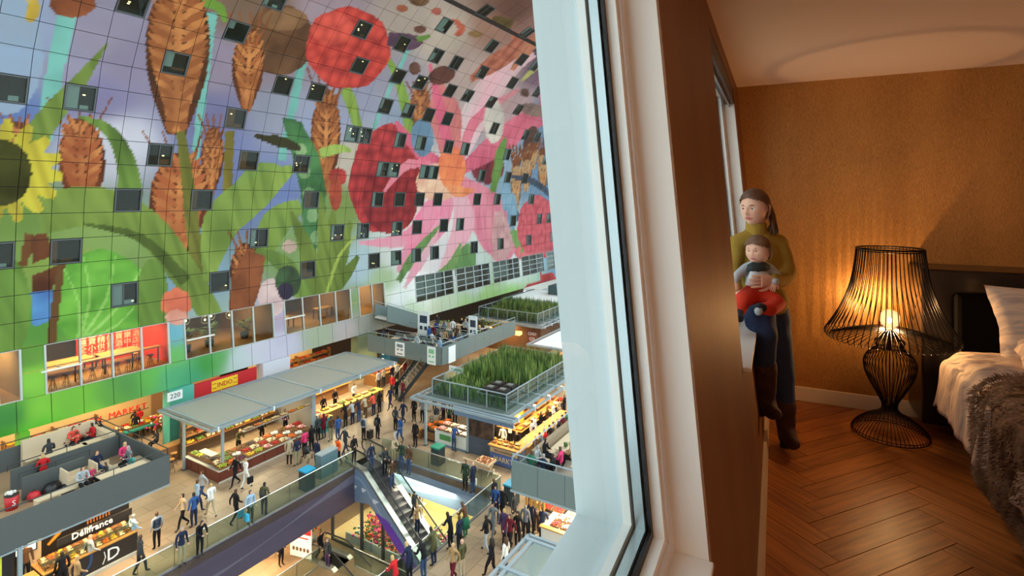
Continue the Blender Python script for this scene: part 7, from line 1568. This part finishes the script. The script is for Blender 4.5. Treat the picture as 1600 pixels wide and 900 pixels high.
# far side of the void
P(614,724,'lean','beige','khaki','grey','r','at the glass past the escalator top')
P(627,735,'stand2','dark green','jeans blue','brown','c','at the glass past the escalator top')
P(639,741,'stand','brown','jeans blue','dark','c','with a backpack at the glass past the escalator top', extra='backpack')
P(727,767,'stand','dark green','black','brown','c','in the pair behind the far balustrade', coat=True)
P(739,771,'stand','navy','jeans blue','bald','l','in the pair behind the far balustrade', coat=True, extra='white bag')
P(797,698,'lean','white','black','dark','t','at the end of the blue corner bar')
# escalator riders
for (L_, sd, pose, top, bot, hair, lab) in ((1.0,-.3,'stand','navy','jeans blue','dark','near the top of the escalator ride'),(1.5,.3,'stand2','dark grey','black','brown','near the top of the escalator ride'),(2.3,.2,'stand','brown','jeans blue','brown','on the upper escalator steps'),(4.3,.25,'walk','dark grey','black','dark','halfway down the escalator'),(4.9,-.05,'stand','tan','navy','blond','halfway down the escalator')):
    c_, s_ = cos(RZE), sin(RZE); person(23.55+L_*c_-sd*s_, 24.4+L_*s_+sd*c_, EZ(L_), RZE, pose, top, bot, hair, lab)
# near corner of the void
P(775,812,'stand2','blue','navy','dark','c','at the right corner of the void')
P(772,800,'stand','black','black','brown','l','at the right corner of the void')
P(785,814,'walk','black','black','bald','c','in a suit at the right corner of the void', coat=True)
P(803,822,'stand','dark grey','beige','brown','r','right of the man in the suit', coat=True)
P(771,842,'walk','grey','grey','dark','c','beside the bright blue litter bin')
P(760,864,'walk2','black','light grey','dark','l','in a leather jacket below the litter bin')
P(727,840,'lean','brown','green','brown','l','in a green skirt leaning over the void', extra='skirt')
P(809,858,'stand','black','black','dark','c','with long dark hair below the right terrace', extra='long hair')
P(788,852,'walk','purple','black','blond','c','in the crowd below the right terrace', coat=True)
P(797,862,'walk','maroon','black','brown','c','in the crowd below the right terrace')
P(821,845,'stand','grey','black','grey','t','queueing at the butcher')
P(830,838,'stand2','navy','black','dark','t','queueing at the butcher')
P(847,850,'lean','navy','black','brown','t','in a dark coat queueing at the butcher', coat=True)
P(838,832,'stand','tan','brown','brown','t','queueing at the butcher')
P(828,792,'stand','dark grey','black','dark','t','below the hanging sausages', coat=True)
P(704,858,'lean','black','black','dark','l','leaning over the near balustrade')
P(718,864,'stand2','navy','black','brown','l','behind the near balustrade')
P(678,884,'lean','olive','navy','dark','l','leaning over the near balustrade', coat=True)
P(662,906,'lean','black','jeans blue','dark','l','leaning over the near balustrade')
P(640,910,'lean','navy','black','blond','l','leaning over the near balustrade', coat=True)
P(722,906,'stand','olive','beige','bald','l','with pale trousers in the middle of the near crowd')
P(708,912,'walk','tan','maroon','blond','c','beside the man in pale trousers')
P(768,904,'walk','black','black','dark','l','in a dark dress near the bottom edge', coat=True, extra='long hair')
P(790,902,'stand','white','dark grey','brown','l','with long hair beside the bottom right canopy', extra='long hair')
P(618,934,'lean','red','black','blond','l','in a red top at the bottom edge')
P(745,880,'walk','light grey','white','brown','t','between the void and the bottom right canopy') if False else None
# lower floor
P(439,884,'stand','black','black','dark','r','on the lower floor beside the balloons', h=-5, coat=True)
P(501,876,'walk','black','black','brown','r','on the lower floor beside the second escalator', h=-5, coat=True)
P(512,888,'stand2','dark grey','purple','grey','c','on the lower floor at the second escalator', h=-5)
P(410,866,'sit','dark grey','black','dark','r','on the lower floor left of the balloons', h=-5)
# bakery front
P(141,898,'walk','light grey','jeans blue','bald','t','in front of the bakery emblem')
P(208,862,'walk','light blue','grey','grey','t','at the right end of the bakery')
P(219,898,'walk2','dark grey','black','brown','t','striding past the right end of the bakery', coat=True)
P(245,858,'stand','striped','black','brown','l','beside the right end of the bakery', extra='stripes')
P(97,926,'stand','black','black','dark','l','with dark hair at the bakery till', coat=True)
P(120,934,'walk','tan','brown','blond','t','at the bottom edge in front of the bakery')
a_, b_ = 8.9, 28.7; person(a_, b_, 0, -pi/2, 'stand', 'brown', 'black', 'dark', 'serving behind the bakery till')
# market shop
P(202,674,'lean','black','black','brown','l','in the pair at the market shop')
P(212,686,'stand','black','dark grey','dark','l','in the pair at the market shop', coat=True)
P(180,660,'walk','red','black','dark','l','behind the red letters of the market shop')
P(246,702,'sit','dark grey','black','brown','c','between the left terrace and the bar stools')
P(225,650,'stand','dark green','black','dark','r','serving deep in the market shop') if False else None
# greengrocer staff
person(20.2,31.9,0,-pi/2,'lean','olive','black','blond','serving behind the greengrocer counter'); person(22.0,32.2,0,-pi/2,'stand','black','black','dark','serving behind the greengrocer counter'); person(23.6,32.0,0,-pi/2,'stand2','purple','black','dark','serving behind the greengrocer counter')
for k, (a, b, t, hr) in enumerate(((26.6,31.8,'black','dark'),(28.0,32.2,'black','brown'),(29.6,31.9,'white','dark'))): person(a, b, 0, -pi/2, 'stand2', t, 'black', hr, 'serving behind the yellow food bar')
# central kiosk: staff and guests along the bar
person(28.9,18.0,0,pi,'stand2','white','black','blond','serving at the corner bar', extra=None); person(28.9,16.9,0,pi,'lean','black','black','blond','serving at the corner bar'); person(30.6,16.85,0,-pi/2,'stand','white','navy','dark','in an apron behind the long bar', extra='apron')
gc = ['brown','grey','red','black','tan','navy','maroon','green','beige','dark grey']
gh = ['blond','brown','grey','dark','brown','blond','dark','brown','grey','dark']
for k in range(10): person(28.7+k*.62, 15.45, 0, pi/2+radians((k % 3-1)*20), 'lean', gc[k], 'black', gh[k], 'drinking at the long bar of the central kiosk')
for k in range(6): person(31.2+k*.9, 17.0, 0, -pi/2, 'stand2', ['white','black','brown','white','beige','black'][k], 'black', gh[k+2], 'working inside the central kiosk')
for k in range(7): person(36.0+k*.8, 22.9+.3*(k % 2), 0, pi/2, 'stand', ['navy','tan','grey','red','black','beige','blue'][k], 'black', gh[k], 'shopping at the fruit counter past the planted roof')
for k in range(6): person(38.2+k*.9, 14.6+.5*(k % 2), 0, pi/2*(k % 3), 'stand2', ['white','brown','grey','black','tan','navy'][k], 'dark grey', gh[k+1], 'at the far right end of the central kiosk')
# right terrace
for k, (a, b, t, hr, rz) in enumerate(((21.5,11.9,'green','brown',0),(22.2,12.0,'light grey','grey',-pi/2),(23.0,12.0,'black','dark',-pi/2),(22.6,10.9,'pink','brown',pi/2),(21.8,10.9,'black','dark',pi/2),(23.3,10.7,'tan','blond',pi/2),(21.5,11.3,'navy','grey',0))):
    person(a, b, TH, rz, 'sit', t, 'black', hr, 'near the front rail of the right terrace')
person(28.6,12.0,TH,-pi/2,'sit','white','black','dark','at the farthest table of the right terrace')
# butcher staff
person(23.6,9.6,0,pi,'lean','white','navy','brown','bending over the butcher counter', extra='apron'); person(24.2,10.5,0,pi/2,'stand','light blue','navy','brown','serving in an apron at the butcher', extra='apron')
# left terrace: seated guests
def S(u, v, top, hair, face, where, hgt=1., pose='sit', **k):    # u, v: where the hips rest
    a, b = spot_at(u, v, TH+.5*hgt); rz = F_[face] if isinstance(face, str) else radians(face); return person(a, b, TH, rz, pose, top, 'jeans blue' if top == 'navy' else 'black', hair, where, hgt=hgt, **k)
S(150,730,'navy','brown','r','in a vest on the plywood armchair of the left terrace')
S(194,716,'pink','blond','r','with bright hair in the far corner of the left terrace')
S(203,722,'grey','grey','c','beside the woman in pink on the left terrace')
S(208,730,'teal','brown','c','in front of the plywood corner bench', .8, label='child in a teal top beside the table on the left terrace')
S(167,742,'dark grey','brown','c','at the near table of the left terrace', .75, label='small child in dark grey facing away at the near table')
S(142,748,'pink','blond','r','', .7, label='small child in pink at the near wall of the left terrace')
S(128,756,'light grey','dark','r','in front of the white papers on the left terrace')
S(68,737,'red','blond','l','between the two inner walls of the left terrace')
S(77,712,'dark grey','dark','l','facing the long plywood bench on the left terrace')
S(104,696,'maroon','dark','r','', .75, label='child in maroon beside the plywood bench back')
S(114,690,'coral','dark','r','against the plywood bench back of the left terrace')
S(121,694,'coral','brown','l','', .8, label='child in coral with its back turned on the left terrace')
S(123,686,'light grey','dark','r','against the plywood bench back of the left terrace')
S(146,684,'red','dark','c','at the end table of the left terrace')
S(158,680,'black','dark','c','at the end table of the left terrace')
# back terrace crowd
tops = ['grey','navy','white','dark grey','black','light blue','tan','maroon','olive','light grey','blue','brown']
hrs = ['dark','brown','grey','blond']
rc = random.Random(17); n_ = 0
zones = [(34.1,32.9,33.2,'at the left front of the back terrace',6),(34.3,29.4,31.2,'behind the crest poster of the back terrace',4),(34.2,27.0,28.6,'in the back terrace front corner',5),(36.8,28.4,30.2,'between the inner walls of the back terrace',6),(36.9,27.0,28.2,'near the right banner of the back terrace',4),(40.0,27.5,29.2,'behind the right banner of the back terrace',6),(40.2,30.2,32.6,'in the rear rows of the back terrace',6),(42.2,28.2,30.8,'in the last row of the back terrace',5)]
for (a, b0_, b1_, wh, n) in zones:
    for k in range(n):
        for _ in range(30):
            tp = tops[(n_*5+3) % 12]; hr = hrs[(n_*3+k) % 4]; n_ += 1
            if 'seated person in %s top %s' % (tp, wh) not in plabels or 'seated %s-haired person in %s top %s' % (hr, tp, wh) not in plabels: break
        person(a+.7*(k % 2)-.35+rc.uniform(-.1,.1), b0_+(b1_-b0_)*k/max(1,n-1), TH, (0 if k % 2 == 0 else pi)+pi*0+rc.uniform(-.3,.3), 'sit' if k % 5 else 'stand', tp, 'black', hr, wh)
person(36.6,30.3,TH,pi/2,'stand','blue','black','dark','beside the tall left banner of the back terrace')
person(38.0,28.4,TH,0,'walk','brown','black','brown','between the two banners of the back terrace')
# people around the counter by the stairs
for k in range(5): person(32.9+.8*k, 32.6+.2*(k % 2), 0, pi/2, 'stand2', ['light grey','beige','navy','white','maroon'][k], 'dark grey', hrs[k % 4], 'at the wooden counter by the stairs')
for k in range(8): person(37.5+1.0*k, 25.6+.35*(k % 3), 0, -pi/2, 'stand', ['tan','brown','black','orange','maroon','beige','grey','red'][k], 'black', hrs[k % 4], 'in the glow under the back terrace')
# pushchairs and suitcase
def pushchair(lab, a, b, rz):
    t = hthing('pushchair', lab, 'pushchair', a, b, 0, None, rz); mb = MB(); mb.lathe([(0,0),(.2,.05),(.24,.3),(.12,.45),(0,.47)], 10, c=(0,0,.42)); mb.build('seat', mat('black_pushchair_seat', (32,32,36), .7), t)
    MB().tube([(-.2,-.45,1.0),(-.2,.05,.45),(-.2,.35,.1)], .016, 5).build('frame', M_CAN, t); MB().tube([(.2,-.45,1.0),(.2,.05,.45),(.2,.35,.1)], .016, 5).build('frame', M_CAN, t); MB().tube([(-.2,-.45,1.0),(.2,-.45,1.0)], .018, 5).build('handle', M_BLKR, t)
    for x in (-.22,.22):
        for y in (-.3,.35):
            mb = MB(); mb.tube([(x,y+.13*cos(q*pi/5),.13+.13*sin(q*pi/5)) for q in range(11)], .02, 5); mb.build('wheel', M_BLKR, t)
a_, b_ = spot_at(479, 720); pushchair('black pushchair beside the greengrocer queue', a_, b_, radians(-60)); a_, b_ = spot_at(682, 657); pushchair('pale lined pushchair in front of the pair at the planted kiosk', a_, b_, radians(40))
a_, b_ = spot_at(578, 686); t = hthing('suitcase', 'dark upright suitcase beside the striped person in the middle aisle', 'suitcase', a_, b_); MB().box(-.2,.2,-.12,.12,.05,.6).build('body', M_DARKP, t); MB().tube([(-.1,0,.6),(-.1,0,.95),(.1,0,.95),(.1,0,.6)], .012, 5).build('handle', M_CAN, t)

# ---- labels: look-alikes are told apart by their order from the left
ORD = ['first','second','third','fourth','fifth','sixth','seventh','eighth','ninth','tenth','eleventh','twelfth','thirteenth','fourteenth','fifteenth','sixteenth','seventeenth','eighteenth','nineteenth','twentieth']
bpy.context.view_layer.update()
same = {}
for o in bpy.data.objects:
    if o.parent is None and 'label' in o: same.setdefault(o['label'], []).append(o)
for lab, obs in same.items():
    if 1 < len(obs) <= 20 and len(lab.split()) <= 12:
        def left(o):
            q = o.matrix_world.translation-Vector((0,0,1.65)); dd = -q.x*sin(PHI)+q.y*cos(PHI); return (q.x*cos(PHI)+q.y*sin(PHI))/max(.1, dd)
        for k, o in enumerate(sorted(obs, key=left)): o['label'] = lab+', '+ORD[k]+' from the left'
